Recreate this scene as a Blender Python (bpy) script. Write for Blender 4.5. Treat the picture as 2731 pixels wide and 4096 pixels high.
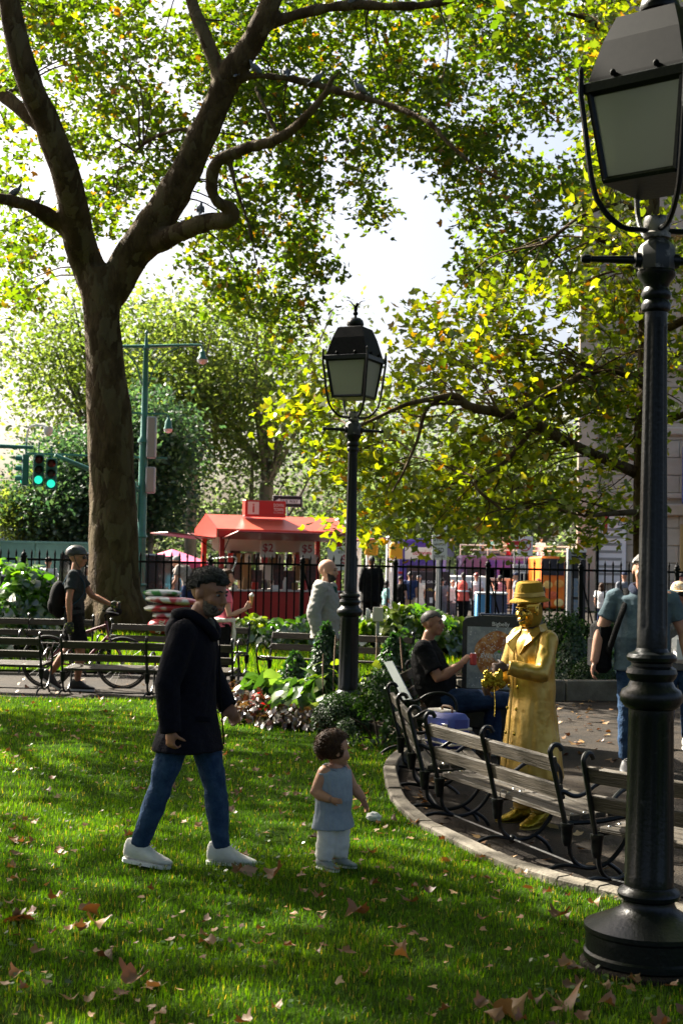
import bpy, math, random
import numpy as np
from mathutils import Vector as V, Matrix, noise
for o in list(bpy.data.objects): bpy.data.objects.remove(o)
S = bpy.context.scene; C = S.collection
R = math.radians; PI = math.pi
rnd = random.Random(7); rng = np.random.default_rng(7)

# ---------------------------------------------------------------- camera
FPX, CX, CY, HCAM = 5689.0, 1365.5, 2048.0, 1.77        # 50 mm lens measured in photograph pixels
PITCH, ROLL = math.atan(202/5689.0), R(1.15)
_X = V((1,0,0)); _U = V((0,-math.sin(PITCH),math.cos(PITCH))); _F = V((0,math.cos(PITCH),math.sin(PITCH)))
_RC = _X*math.cos(ROLL)+_U*math.sin(ROLL); _UC = -_X*math.sin(ROLL)+_U*math.cos(ROLL)
CAM = V((0,0,HCAM))
cd = bpy.data.cameras.new('camera'); cam = bpy.data.objects.new('camera', cd); C.objects.link(cam)
cd.sensor_fit = 'VERTICAL'; cd.sensor_height = 36; cd.lens = 50; cd.clip_end = 3000; cd.clip_start = .05
m = Matrix.Identity(4)
for i in range(3): m[i][0] = _RC[i]; m[i][1] = _UC[i]; m[i][2] = -_F[i]; m[i][3] = CAM[i]
cam.matrix_world = m; S.camera = cam
cd.dof.use_dof = True; cd.dof.focus_distance = 9.5; cd.dof.aperture_fstop = 5.6

# ---------------------------------------------------------------- sky, sun, exposure
SUN_EL, SUN_AZ = R(39), R(-50)          # azimuth measured from +Y (away from the camera) towards +X
SDIR = V((math.sin(SUN_AZ)*math.cos(SUN_EL), math.cos(SUN_AZ)*math.cos(SUN_EL), math.sin(SUN_EL)))
w = bpy.data.worlds.new('World'); S.world = w; w.use_nodes = True
nt = w.node_tree; nt.nodes.clear()
sky = nt.nodes.new('ShaderNodeTexSky'); sky.sky_type = 'NISHITA'; sky.sun_disc = False
sky.sun_elevation = SUN_EL; sky.sun_rotation = SUN_AZ; sky.air_density = .8; sky.dust_density = 6.0; sky.ozone_density = .8
bg = nt.nodes.new('ShaderNodeBackground'); bg.inputs[1].default_value = .05
wo = nt.nodes.new('ShaderNodeOutputWorld')
nt.links.new(sky.outputs[0], bg.inputs[0]); nt.links.new(bg.outputs[0], wo.inputs[0])
ld = bpy.data.lights.new('sun', 'SUN'); ld.energy = 5.0; ld.angle = R(.6); ld.color = (1,.93,.8)
sun = bpy.data.objects.new('sun', ld); C.objects.link(sun)
sun.rotation_euler = SDIR.to_track_quat('Z','Y').to_euler(); sun.location = SDIR*60
S.view_settings.view_transform = 'Standard'; S.view_settings.look = 'None'
S.view_settings.exposure = 2.35; S.view_settings.gamma = 1
S.render.engine = 'CYCLES'; S.cycles.max_bounces = 8; S.cycles.transparent_max_bounces = 8
S.cycles.transmission_bounces = 6; S.cycles.diffuse_bounces = 4
S.cycles.use_denoising = True
try: S.cycles.denoiser = 'OPENIMAGEDENOISE'
except Exception: pass
S.cycles.sample_clamp_indirect = 6; S.cycles.caustics_reflective = False; S.cycles.caustics_refractive = False

# ---------------------------------------------------------------- measuring the place
def W(px, py, d):
    """world point seen at photograph pixel (px,py), standing d metres down the lawn"""
    r = _F + _RC*((px-CX)/FPX) - _UC*((py-CY)/FPX)
    return CAM + r*(d/r.y)
def G(px, py, z=0.0):
    r = _F + _RC*((px-CX)/FPX) - _UC*((py-CY)/FPX)
    return CAM + r*((z-HCAM)/r.z)
D2 = 2731/1568.0
def WD(x, y, d): return W(x*D2, y*D2, d)
def ss(a, b, x):
    t = min(1, max(0, (x-a)/(b-a))); return t*t*(3-2*t)
def gz(x, y):
    """height of the bare ground: plaza and path, bank under the fence, street beyond"""
    z = -.15 + .13*ss(9, 14, y)
    z += .04*ss(19, 22, y) + .30*ss(22, 28.5, y) - .20*ss(31, 34, y) - .22*ss(35.5, 38, y)
    return z

# ---------------------------------------------------------------- materials
MATS = {}
def mat(name, col, rough=.6, metal=0, col2=None, ns=6, nd=4, bump=0, bs=40, spec=.5, coat=0, lo=.35, hi=.65, stretch=None, alpha=None, trans=0, emit=0, sheen=0):
    if name in MATS: return MATS[name]
    m = bpy.data.materials.new(name); m.use_nodes = True; MATS[name] = m
    t = m.node_tree; n = t.nodes; b = n['Principled BSDF']; L = t.links.new
    b.inputs['Roughness'].default_value = rough; b.inputs['Metallic'].default_value = metal
    b.inputs['Specular IOR Level'].default_value = spec
    b.inputs['Coat Weight'].default_value = coat
    if sheen: b.inputs['Sheen Weight'].default_value = sheen
    if trans: b.inputs['Transmission Weight'].default_value = trans
    if emit: b.inputs['Emission Color'].default_value = (*col,1); b.inputs['Emission Strength'].default_value = emit
    b.inputs['Base Color'].default_value = (*col,1)
    if col2 is not None or bump:
        tc = n.new('ShaderNodeTexCoord'); src = tc.outputs['Object']
        if stretch:
            mp = n.new('ShaderNodeMapping'); mp.inputs['Scale'].default_value = stretch; L(src, mp.inputs[0]); src = mp.outputs[0]
    if col2 is not None:
        tx = n.new('ShaderNodeTexNoise'); tx.inputs['Scale'].default_value = ns; tx.inputs['Detail'].default_value = nd
        tx.inputs['Roughness'].default_value = .65
        L(src, tx.inputs['Vector'])
        rp = n.new('ShaderNodeValToRGB'); rp.color_ramp.elements[0].position = lo; rp.color_ramp.elements[1].position = hi
        rp.color_ramp.elements[0].color = (*col,1); rp.color_ramp.elements[1].color = (*col2,1)
        L(tx.outputs['Fac'], rp.inputs[0]); L(rp.outputs[0], b.inputs['Base Color'])
    if bump:
        tb = n.new('ShaderNodeTexNoise'); tb.inputs['Scale'].default_value = bs; tb.inputs['Detail'].default_value = 6
        L(src, tb.inputs['Vector'])
        bp = n.new('ShaderNodeBump'); bp.inputs['Strength'].default_value = bump; bp.inputs['Distance'].default_value = .02
        L(tb.outputs['Fac'], bp.inputs['Height']); L(bp.outputs[0], b.inputs['Normal'])
    return m
def leafmat(name, stops, transl=.5, rough=.45, tboost=(1.5,1.5,.5), gloss=.06, src='tint', spec_bump=0):
    """leaf: diffuse + light passing through + a little gloss; colour per leaf from a face attribute"""
    m = bpy.data.materials.new(name); m.use_nodes = True; MATS[name] = m
    t = m.node_tree; n = t.nodes; n.clear(); L = t.links.new
    out = n.new('ShaderNodeOutputMaterial')
    if src == 'object':
        oi = n.new('ShaderNodeObjectInfo'); fac = oi.outputs['Random']
    else:
        at = n.new('ShaderNodeAttribute'); at.attribute_name = src; fac = at.outputs['Fac']
    rp = n.new('ShaderNodeValToRGB'); L(fac, rp.inputs[0])
    e = rp.color_ramp.elements
    while len(e) > 1: e.remove(e[-1])
    e[0].position = stops[0][0]; e[0].color = (*stops[0][1],1)
    for p, c in stops[1:]:
        k = e.new(p); k.color = (*c,1)
    d = n.new('ShaderNodeBsdfDiffuse'); L(rp.outputs[0], d.inputs[0])
    mul = n.new('ShaderNodeMix'); mul.data_type = 'RGBA'; mul.blend_type = 'MULTIPLY'; mul.inputs[0].default_value = 1
    L(rp.outputs[0], mul.inputs[6]); mul.inputs[7].default_value = (*tboost,1)
    tr = n.new('ShaderNodeBsdfTranslucent'); L(mul.outputs[2], tr.inputs[0])
    mx = n.new('ShaderNodeMixShader'); mx.inputs[0].default_value = transl; L(d.outputs[0], mx.inputs[1]); L(tr.outputs[0], mx.inputs[2])
    g = n.new('ShaderNodeBsdfGlossy'); g.inputs['Roughness'].default_value = rough; g.inputs[0].default_value = (1,1,1,1)
    m2 = n.new('ShaderNodeMixShader'); m2.inputs[0].default_value = gloss; L(mx.outputs[0], m2.inputs[1]); L(g.outputs[0], m2.inputs[2])
    L(m2.outputs[0], out.inputs[0])
    return m

def barkmat(name, dark, mid, pale):
    """plane bark: mottled plates of three tones with raised edges"""
    m = mat(name, dark, .92, col2=mid, ns=3.0, nd=10, lo=.42, hi=.58, stretch=(1,1,.5), spec=.15); t = m.node_tree; n = t.nodes; L = t.links.new; b = n['Principled BSDF']
    tc = n['Texture Coordinate'] if 'Texture Coordinate' in n else n.new('ShaderNodeTexCoord')
    mp = n.new('ShaderNodeMapping'); mp.inputs['Scale'].default_value = (1,1,.42); L(tc.outputs['Object'], mp.inputs[0])
    wz = n.new('ShaderNodeTexNoise'); wz.inputs['Scale'].default_value = 5; wz.inputs['Detail'].default_value = 5; L(mp.outputs[0], wz.inputs['Vector'])
    ad = n.new('ShaderNodeMix'); ad.data_type = 'RGBA'; ad.blend_type = 'ADD'; ad.inputs[0].default_value = .35; L(mp.outputs[0], ad.inputs[6]); L(wz.outputs['Color'], ad.inputs[7])
    vo = n.new('ShaderNodeTexVoronoi'); vo.inputs['Scale'].default_value = 6.5; L(ad.outputs[2], vo.inputs['Vector'])
    ve = n.new('ShaderNodeTexVoronoi'); ve.feature = 'DISTANCE_TO_EDGE'; ve.inputs['Scale'].default_value = 6.5; L(ad.outputs[2], ve.inputs['Vector'])
    sp = n.new('ShaderNodeSeparateColor'); L(vo.outputs['Color'], sp.inputs[0])
    rp = n.new('ShaderNodeValToRGB'); rp.color_ramp.elements[0].position = .58; rp.color_ramp.elements[1].position = .72; L(sp.outputs[0], rp.inputs[0])
    mx = n.new('ShaderNodeMix'); mx.data_type = 'RGBA'; L(rp.outputs[0], mx.inputs[0])
    old = b.inputs['Base Color'].links[0].from_socket; L(old, mx.inputs[6]); mx.inputs[7].default_value = (*pale,1); L(mx.outputs[2], b.inputs['Base Color'])
    nb = n.new('ShaderNodeTexNoise'); nb.inputs['Scale'].default_value = 26; nb.inputs['Detail'].default_value = 8; L(mp.outputs[0], nb.inputs['Vector'])
    ma = n.new('ShaderNodeMath'); ma.operation = 'MULTIPLY_ADD'; L(nb.outputs['Fac'], ma.inputs[0]); ma.inputs[1].default_value = .6
    cl = n.new('ShaderNodeMath'); cl.operation = 'MINIMUM'; L(ve.outputs['Distance'], cl.inputs[0]); cl.inputs[1].default_value = .12; m5 = n.new('ShaderNodeMath'); m5.operation = 'MULTIPLY'; m5.inputs[1].default_value = 4; L(cl.outputs[0], m5.inputs[0]); L(m5.outputs[0], ma.inputs[2])
    bp = n.new('ShaderNodeBump'); bp.inputs['Strength'].default_value = .9; bp.inputs['Distance'].default_value = .03; L(ma.outputs[0], bp.inputs['Height']); L(bp.outputs[0], b.inputs['Normal'])
    return m

# ---------------------------------------------------------------- mesh building
def cr(pts, n=6):
    """smooth curve through points (tuples of any length)"""
    P = [np.array(p, float) for p in pts]; P = [2*P[0]-P[1]]+P+[2*P[-1]-P[-2]]; out = []
    for i in range(1, len(P)-2):
        for k in range(n):
            t = k/n
            out.append(.5*((2*P[i])+(P[i+1]-P[i-1])*t+(2*P[i-1]-5*P[i]+4*P[i+1]-P[i+2])*t*t+(-P[i-1]+3*P[i]-3*P[i+1]+P[i+2])*t**3))
    out.append(P[-2]); return out
class MB:
    def __init__(s): s.v = []; s.f = []
    def add(s, vs, fs, M=None):
        o = len(s.v)
        s.v += [tuple(M@V(p)) if M is not None else tuple(p) for p in vs]
        s.f += [[i+o for i in f] for f in fs]; return s
    def box(s, c, d, M=None, b=0):
        x, y, z = d[0]/2, d[1]/2, d[2]/2; T = Matrix.Translation(V(c)); T = M@T if M is not None else T
        if not b:
            vs = [(i*x,j*y,k*z) for i in (-1,1) for j in (-1,1) for k in (-1,1)]
            return s.add(vs, [(0,1,3,2),(4,6,7,5),(0,4,5,1),(2,3,7,6),(0,2,6,4),(1,5,7,3)], T)
        b = min(b, x*.9, y*.9, z*.9); vs = []; idx = {}
        for i in (-1,1):
            for j in (-1,1):
                for k in (-1,1):
                    for a, p in enumerate(((i*x,j*(y-b),k*(z-b)),(i*(x-b),j*y,k*(z-b)),(i*(x-b),j*(y-b),k*z))):
                        idx[i,j,k,a] = len(vs); vs.append(p)
        fs = []
        for q in (-1,1):
            fs.append([idx[q,j,k,0] for j,k in ((-1,-1),(1,-1),(1,1),(-1,1))][::q])
            fs.append([idx[i,q,k,1] for i,k in ((-1,-1),(-1,1),(1,1),(1,-1))][::q])
            fs.append([idx[i,j,q,2] for i,j in ((-1,-1),(1,-1),(1,1),(-1,1))][::q])
        for p in (-1,1):
            for q in (-1,1):
                fs.append([idx[p,q,-1,0],idx[p,q,-1,1],idx[p,q,1,1],idx[p,q,1,0]])
                fs.append([idx[p,-1,q,0],idx[p,-1,q,2],idx[p,1,q,2],idx[p,1,q,0]])
                fs.append([idx[-1,p,q,1],idx[-1,p,q,2],idx[1,p,q,2],idx[1,p,q,1]])
                for r in (-1,1): fs.append([idx[p,q,r,0],idx[p,q,r,1],idx[p,q,r,2]])
        return s.add(vs, fs, T)
    def loft(s, rings, caps=True, closed=False):
        n = len(rings[0]); o = len(s.v)
        for r in rings: s.v += [tuple(p) for p in r]
        m = len(rings)
        for i in range(m if closed else m-1):
            a = o+i*n; b = o+((i+1)%m)*n
            for k in range(n): s.f.append([a+k, a+(k+1)%n, b+(k+1)%n, b+k])
        if caps and not closed:
            s.f.append([o+k for k in range(n)][::-1]); s.f.append([o+(m-1)*n+k for k in range(n)])
        return s
    def tube(s, pts, rad, n=8, caps=True, closed=False, flat=1.0):
        P = [V(p[:3]) for p in pts]; m = len(P)
        if not hasattr(rad, '__len__'): rad = [rad]*m
        rings = []; up = None
        for i in range(m):
            if closed: t = P[(i+1)%m]-P[i-1]
            else: t = P[min(i+1,m-1)]-P[max(i-1,0)]
            t = t.normalized() if t.length > 1e-9 else V((0,0,1))
            if up is None:
                up = V((0,0,1)) if abs(t.z) < .9 else V((1,0,0))
            up = (up-t*up.dot(t)).normalized(); sd = t.cross(up)
            rings.append([P[i]+(sd*math.cos(2*PI*k/n)+up*math.sin(2*PI*k/n)*flat)*rad[i] for k in range(n)])
        return s.loft(rings, caps, closed)
    def lathe(s, prof, n=24, c=(0,0,0), M=None, sq=0):
        rings = []
        for r, z in prof:
            r = max(r, 1e-4)
            ring = [V((c[0]+r*math.cos(2*PI*k/n), c[1]+r*math.sin(2*PI*k/n), c[2]+z)) for k in range(n)]
            rings.append([M@p for p in ring] if M is not None else ring)
        return s.loft(rings)
    def ell(s, c, r, n=12, m=8, M=None, fn=None):
        T = Matrix.Translation(V(c)); T = M@T if M is not None else T
        if not hasattr(r, '__len__'): r = (r,r,r)
        vs = [(0,0,-r[2]*(fn(V((0,0,-1))) if fn else 1))]; fs = []
        for j in range(1, m):
            a = -PI/2+PI*j/m
            for k in range(n):
                d = V((math.cos(a)*math.cos(2*PI*k/n), math.cos(a)*math.sin(2*PI*k/n), math.sin(a))); q = fn(d) if fn else 1
                vs.append((d.x*r[0]*q, d.y*r[1]*q, d.z*r[2]*q))
        vs.append((0,0,r[2]*(fn(V((0,0,1))) if fn else 1))); e = len(vs)-1
        for k in range(n):
            fs.append([0, 1+(k+1)%n, 1+k]); fs.append([e, e-n+k, e-n+(k+1)%n])
            for j in range(m-2):
                a = 1+j*n; fs.append([a+k, a+(k+1)%n, a+n+(k+1)%n, a+n+k])
        return s.add(vs, fs, T)
    def prism(s, poly, h, M=None):
        """2-D outline in the local xy plane, thickness h along local z"""
        n = len(poly)
        vs = [(p[0],p[1],0) for p in poly]+[(p[0],p[1],h) for p in poly]
        return s.add(vs, [list(range(n))[::-1], list(range(n,2*n))]+[[k,(k+1)%n,n+(k+1)%n,n+k] for k in range(n)], M)
    def quad(s, a, b, c, d): return s.add([a,b,c,d], [[0,1,2,3]])
    def mesh(s, name, smooth=True):
        me = bpy.data.meshes.new(name); me.from_pydata(s.v, [], s.f); me.update()
        if smooth: shade(me)
        return me
    def build(s, name, material, parent=None, smooth=True, loc=None, rz=None):
        return link(name, s.mesh(name, smooth), material, parent, loc, rz)
def shade(me, ang=38):
    me.polygons.foreach_set('use_smooth', np.ones(len(me.polygons), bool))
    try: me.set_sharp_from_angle(angle=R(ang))
    except Exception: pass
def link(name, me, material=None, parent=None, loc=None, rz=None):
    o = bpy.data.objects.new(name, me); C.objects.link(o)
    if material is not None and not me.materials: me.materials.append(material)
    if parent is not None: o.parent = parent
    if loc is not None: o.location = loc
    if rz is not None: o.rotation_euler = (0,0,rz)
    return o
def tag(o, label=None, cat=None, group=None, kind=None):
    if label: o['label'] = label
    if cat: o['category'] = cat
    if group: o['group'] = group
    if kind: o['kind'] = kind
    return o
def thing(name, label, cat, loc=(0,0,0), rz=0, group=None):
    o = bpy.data.objects.new(name, None); C.objects.link(o); o.location = loc; o.rotation_euler = (0,0,rz)
    o.empty_display_size = .2
    return tag(o, label, cat, group)
def sroot(name):
    o = bpy.data.objects.new(name, None); C.objects.link(o); return tag(o, kind='structure')
def copy_tree(o, parent=None):
    c = o.copy(); C.objects.link(c); c.parent = parent
    for ch in o.children: copy_tree(ch, c)
    return c
def npmesh(name, verts, tris, tint=None):
    me = bpy.data.meshes.new(name); nv, nf = len(verts), len(tris); k = tris.shape[1]
    me.vertices.add(nv); me.vertices.foreach_set('co', np.asarray(verts, np.float32).ravel())
    me.loops.add(nf*k); me.loops.foreach_set('vertex_index', np.asarray(tris, np.int32).ravel())
    me.polygons.add(nf); me.polygons.foreach_set('loop_start', np.arange(0, nf*k, k, dtype=np.int32))
    try: me.polygons.foreach_set('loop_total', np.full(nf, k, np.int32))
    except Exception: pass
    if tint is not None:
        a = me.attributes.new('tint', 'FLOAT', 'FACE'); a.data.foreach_set('value', np.asarray(tint, np.float32))
    me.update(calc_edges=True); return me
def rotmats(n, nrm=None, spread=.8, spin=None):
    """random frames: columns x,y,z(normal)"""
    base = np.array([0,0,1.0]) if nrm is None else np.asarray(nrm, float)
    z = base+rng.normal(size=(n,3))*spread; z /= np.linalg.norm(z, axis=1)[:,None]
    a = rng.normal(size=(n,3)); x = a-(a*z).sum(1)[:,None]*z; x /= np.linalg.norm(x, axis=1)[:,None]
    y = np.cross(z, x); return np.stack([x,y,z], 2)
def leafcloud(name, P, size, tv, tf, spread=.8, tint=None, nrm=None, mats=None):
    n = len(P); P = np.asarray(P); tv = np.asarray(tv, float); tf = np.asarray(tf)
    Rm = rotmats(n, nrm, spread) if mats is None else mats
    sz = np.broadcast_to(size, (n,))
    v = np.einsum('nij,kj->nki', Rm, tv)*sz[:,None,None]+P[:,None,:]
    f = tf[None]+(np.arange(n)*len(tv))[:,None,None]
    t = rng.random(n) if tint is None else tint
    return npmesh(name, v.reshape(-1,3), f.reshape(-1, tf.shape[1]), np.repeat(t, len(tf)))
def lobed():
    """plane-tree leaf: five lobes, folded a little along the midrib"""
    pol = [(-90,.30),(-22,.60),(16,.92),(48,.54),(90,1.05),(132,.54),(164,.92),(202,.60)]
    o = [(r*math.cos(R(a))*.5, r*math.sin(R(a))*.5) for a, r in pol]
    v = [(0,-.02,0)]+[(x,y,.16*abs(x)-.10*y*y) for x, y in o]
    return v, [(0,i+1,(i+1)%len(o)+1) for i in range(len(o))]
def ovate(w=.36, n=4, fold=.15, droop=.35):
    """broad pointed leaf, length 1 along +y"""
    v = []; f = []
    for i in range(n+1):
        t = i/n; ww = w*math.sin(PI*min(1,t*.96+.04)**.8)*1.0; z = -droop*t*t
        v += [(-ww,t,z+fold*ww),(0,t,z),(ww,t,z+fold*ww)]
    for i in range(n):
        a = i*3; f += [(a,a+1,a+4),(a,a+4,a+3),(a+1,a+2,a+5),(a+1,a+5,a+4)]
    return v, f
LV, LF = lobed()
DV, DF = [(0,-.5,0),(.32,0,.06),(0,.5,0),(-.32,0,.06)], [(0,1,2),(0,2,3)]
# shapes grown together into one skin (voxel remesh), finished in one pass at the end
PEND = []
def grow(mb, name, material, parent, vox=.012, it=3, wr=0, ws=(9,9,14), fac=.5):
    me = bpy.data.meshes.new(name); me.from_pydata(mb.v, [], mb.f); me.update()
    o = link(name, me, material, parent)
    md = o.modifiers.new('r', 'REMESH'); md.mode = 'VOXEL'; md.voxel_size = vox; md.use_smooth_shade = True
    if it:
        sm = o.modifiers.new('s', 'SMOOTH'); sm.iterations = it; sm.factor = fac
    PEND.append((o, material, wr, ws)); return o
def finish():
    dg = bpy.context.evaluated_depsgraph_get(); dg.update(); done = []
    for o, m_, wr, ws in PEND:
        e = o.evaluated_get(dg).data; nv, nl, nf = len(e.vertices), len(e.loops), len(e.polygons)
        co = np.empty(nv*3, np.float32); e.vertices.foreach_get('co', co); no = np.empty(nv*3, np.float32); e.vertices.foreach_get('normal', no)
        li = np.empty(nl, np.int32); e.loops.foreach_get('vertex_index', li); ls = np.empty(nf, np.int32); e.polygons.foreach_get('loop_start', ls)
        done.append((co, no, li, ls))
    for (o, m_, wr, ws), (co, no, li, ls) in zip(PEND, done):
        if wr:
            sd = rnd.random()*50; C3 = co.reshape(-1,3); N3 = no.reshape(-1,3); q = np.empty(len(C3), np.float32); nz = noise.noise
            for i, (x, y, z) in enumerate(C3.tolist()):
                q[i] = nz((x*ws[0]+sd, y*ws[1], z*ws[2]+x*ws[0]*.5))+.5*nz((x*ws[0]*2.1, y*ws[1]*2.1+sd, z*ws[2]*2))
            co = (C3+N3*(wr*q)[:,None]).ravel()
        me = bpy.data.meshes.new(o.name); me.vertices.add(len(co)//3); me.vertices.foreach_set('co', co)
        me.loops.add(len(li)); me.loops.foreach_set('vertex_index', li); me.polygons.add(len(ls)); me.polygons.foreach_set('loop_start', ls)
        me.polygons.foreach_set('use_smooth', np.ones(len(ls), bool)); me.update(calc_edges=True); me.materials.append(m_); o.data = me
    for o, *_ in PEND: o.modifiers.clear()
TXT = {}
def text(s, h, M, material, parent, name='lettering', width=None, depth=.002, bold=0, sx=1):
    """flat lettering as real mesh; M places its local xy plane"""
    cu = bpy.data.curves.new('t', 'FONT'); cu.body = s; cu.size = 1; cu.align_x = 'CENTER'; cu.align_y = 'CENTER'; cu.extrude = 0; cu.offset = bold; cu.resolution_u = 3
    ob = bpy.data.objects.new('t', cu); me = bpy.data.meshes.new_from_object(ob)
    bpy.data.objects.remove(ob); bpy.data.curves.remove(cu)
    co = np.zeros(len(me.vertices)*3); me.vertices.foreach_get('co', co); co = co.reshape(-1,3)
    lo, hi = co.min(0), co.max(0); k = h/max(1e-6,(hi[1]-lo[1])); kx = (width/(hi[0]-lo[0])) if width else k*sx
    co = (co-(lo+hi)/2)*np.array([kx,k,1]); out = np.array([M@V(p) for p in co])
    me.vertices.foreach_set('co', out.ravel()); me.update(); me.name = name
    me.materials.clear()
    return link(name, me, material, parent)
def face_m(pos, fwd=(0,-1,0), roll=0):
    """matrix whose local xy plane faces direction fwd (z towards the viewer), y up"""
    z = V(fwd).normalized(); y = V((0,0,1)); x = y.cross(z).normalized(); y = z.cross(x)
    m = Matrix.Identity(4)
    for i in range(3): m[i][0] = x[i]; m[i][1] = y[i]; m[i][2] = z[i]; m[i][3] = pos[i]
    return m@Matrix.Rotation(roll, 4, 'Z') if roll else m
# ================================================================ the setting: ground, lawn, kerb, beds
m_path = mat('path_asphalt', (.011,.0085,.006), .8, col2=(.034,.024,.015), ns=2.2, nd=9, bump=.9, bs=60, spec=.2)
m_soil = mat('soil', (.03,.021,.014), .95, col2=(.075,.05,.033), ns=9, nd=8, bump=1, bs=70, spec=.05)
m_road = mat('road_asphalt', (.16,.16,.16), .8, col2=(.24,.24,.23), ns=1.5, nd=8, bump=.3, bs=50)
m_pave = mat('pavement_concrete', (.30,.28,.25), .85, col2=(.42,.40,.36), ns=1.2, nd=8, bump=.2)
m_lawn = mat('lawn_soil', (.018,.035,.008), .95, col2=(.04,.07,.012), ns=6, nd=8, bump=1, bs=60, spec=.0)
m_kerb = mat('kerb_stone', (.085,.072,.052), .85, col2=(.17,.148,.112), ns=5, nd=8, bump=.5, bs=45)
m_board = mat('edging', (.035,.025,.018), .85, col2=(.07,.052,.038), ns=8, bump=.4)
ys = [-8,0,4,6,8,9]+[9+.5*i for i in range(1,11)]+[16,18,19,20,21,22]+[22+.65*i for i in range(1,11)]+[30,31,31.75,32.5,33.25,34,35,36,37,38,39,40,45,60,100,200,400,900]
mb = MB(); nx = [-900,-60,-10,-3,0,3,10,60,900]
for y in ys:
    for x in nx: mb.v.append((x,y,gz(x,y)))
k = len(nx)
for i in range(len(ys)-1):
    for j in range(k-1): mb.f.append([i*k+j, i*k+j+1, (i+1)*k+j+1, (i+1)*k+j])
tag(mb.build('ground', m_path), kind='structure')
mb = MB(); mb.quad((-300,46,-.296),(300,46,-.296),(300,420,-.296),(-300,420,-.296)); tag(mb.build('road', m_road), kind='structure')
# pavement with joints beyond the fence
mb = MB(); pv = sroot('pavement')
slab = MB().box((0,0,-.05), (1.47,1.47,.1), b=.008).mesh('slab')
for i in range(-11, 12):
    for j in range(4): link('slab', slab, m_pave, pv, (i*1.5, 40.8+j*1.5, -.245+.004*((i*7+j*3)%3)))
KERB = [(1640,2985),(1575,3020),(1543,3062),(1540,3100),(1570,3195),(1659,3285),(1736,3325),(1851,3382),(2010,3457),(2201,3521),(2329,3552),(2464,3584)]
kp = [G(x,y,.02) for x,y in KERB]; kp = kp+[V((2.35,6.55,.02)),V((3.6,5.75,.02)),V((5.5,5.1,.02))]
kc = cr([(p.x,p.y) for p in kp], 10)
BED = [(1600,2962),(1480,2928),(1300,2897),(1090,2866),(870,2838)]
bp_ = [G(x,y,0) for x,y in BED]
LAWN = [(-16,1),(7,1),(7,4.6)]+[tuple(p) for p in kc[::-1]]+[(p.x,p.y) for p in bp_]+[(-1.75,17.9),(-16,18.4)]
def inside(poly, P):
    x, y = P[:,0], P[:,1]; c = np.zeros(len(P), bool); n = len(poly)
    for i in range(n):
        x1,y1 = poly[i]; x2,y2 = poly[(i+1)%n]
        if y1 == y2: continue
        c ^= ((y1 > y) != (y2 > y)) & (x < (x2-x1)*(y-y1)/(y2-y1)+x1)
    return c
from mathutils.geometry import tessellate_polygon
def sheet(poly, z, skirt=.25):
    mb = MB(); mb.v = [(p[0],p[1],z) for p in poly]+[(p[0],p[1],z-skirt) for p in poly]; n = len(poly)
    mb.f = [list(t) for t in tessellate_polygon([[V((p[0],p[1],0)) for p in poly]])]
    mb.f += [[k,(k+1)%n,n+(k+1)%n,n+k] for k in range(n)]
    return mb
tag(sheet(LAWN, 0).build('lawn', m_lawn, smooth=False), kind='structure')
# grass: real blades
def fbm(P, s, o=0.):
    return np.array([noise.noise(V((p[0]*s+o, p[1]*s, o))) for p in P])
def blades(name, n, y0, y1, seg, hgt, wid, mt, kind='stuff'):
    y = y0+(y1-y0)*rng.random(n*2)**.9; x = (rng.random(n*2)-.5)*(.60*y+2.2)
    keep = rng.random(n*2) < (.60*y+2.2)/(.60*y1+2.2)*1.4
    P = np.stack([x,y],1)[keep][:n]; P = P[inside(LAWN, P)]
    P = P[((P[:,0]-NL.x)**2+(P[:,1]-NL.y)**2) > .31**2]
    q = fbm(P, 1.3)+.6*fbm(P, 4.1, 3.); P = P[q+rng.random(len(P))*1.1 > -.12]; n = len(P)
    q = fbm(P, 1.0, 9.)
    a = rng.random(n)*2*PI; lean = rng.normal(size=n)*.5+.15; h = hgt*(.55+.75*rng.random(n))*(1+.35*q); wd = wid*(.7+.6*rng.random(n))
    dx, dy = np.cos(a), np.sin(a); px, py = -dy, dx
    def pt(t, off):
        l = lean*h*t*t; return np.stack([P[:,0]+dx*l+px*off, P[:,1]+dy*l+py*off, h*t*(1-.25*np.abs(lean)*t)], 1)
    if seg == 2:
        v = np.stack([pt(0,-wd/2), pt(0,wd/2), pt(.55,-wd*.4), pt(.55,wd*.4), pt(1,0)], 1); f = np.array([[0,1,3],[0,3,2],[2,3,4]])
    else:
        v = np.stack([pt(0,-wd/2), pt(0,wd/2), pt(1,0)], 1); f = np.array([[0,1,2]])
    F = (f[None]+(np.arange(n)*v.shape[1])[:,None,None]).reshape(-1,3)
    t = np.clip(.46+.34*q+rng.normal(size=n)*.20, 0, .93); t = np.where(rng.random(n) < .05, 1., t)
    o = link(name, npmesh(name, v.reshape(-1,3), F, np.repeat(t, len(f))), mt); return o
NLD = 6.43
NL = G(2590, 3838, .03)        # foot of the near lamp post
m_grass = leafmat('grass_blade', [(0,(.018,.052,.002)),(.45,(.042,.112,.003)),(.8,(.085,.155,.006)),(.94,(.11,.165,.01)),(1,(.24,.19,.07))], .5, .4, (2.1,2.0,.3), .012)
tag(blades('grass', 185000, 3.9, 10.5, 2, .034, .0037, m_grass), 'short bright green lawn grass in dappled shade', 'grass', kind='stuff')
tag(blades('grass', 110000, 10.3, 18.5, 1, .042, .007, m_grass), 'short sunlit green lawn grass before the benches', 'grass', kind='stuff')
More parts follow.
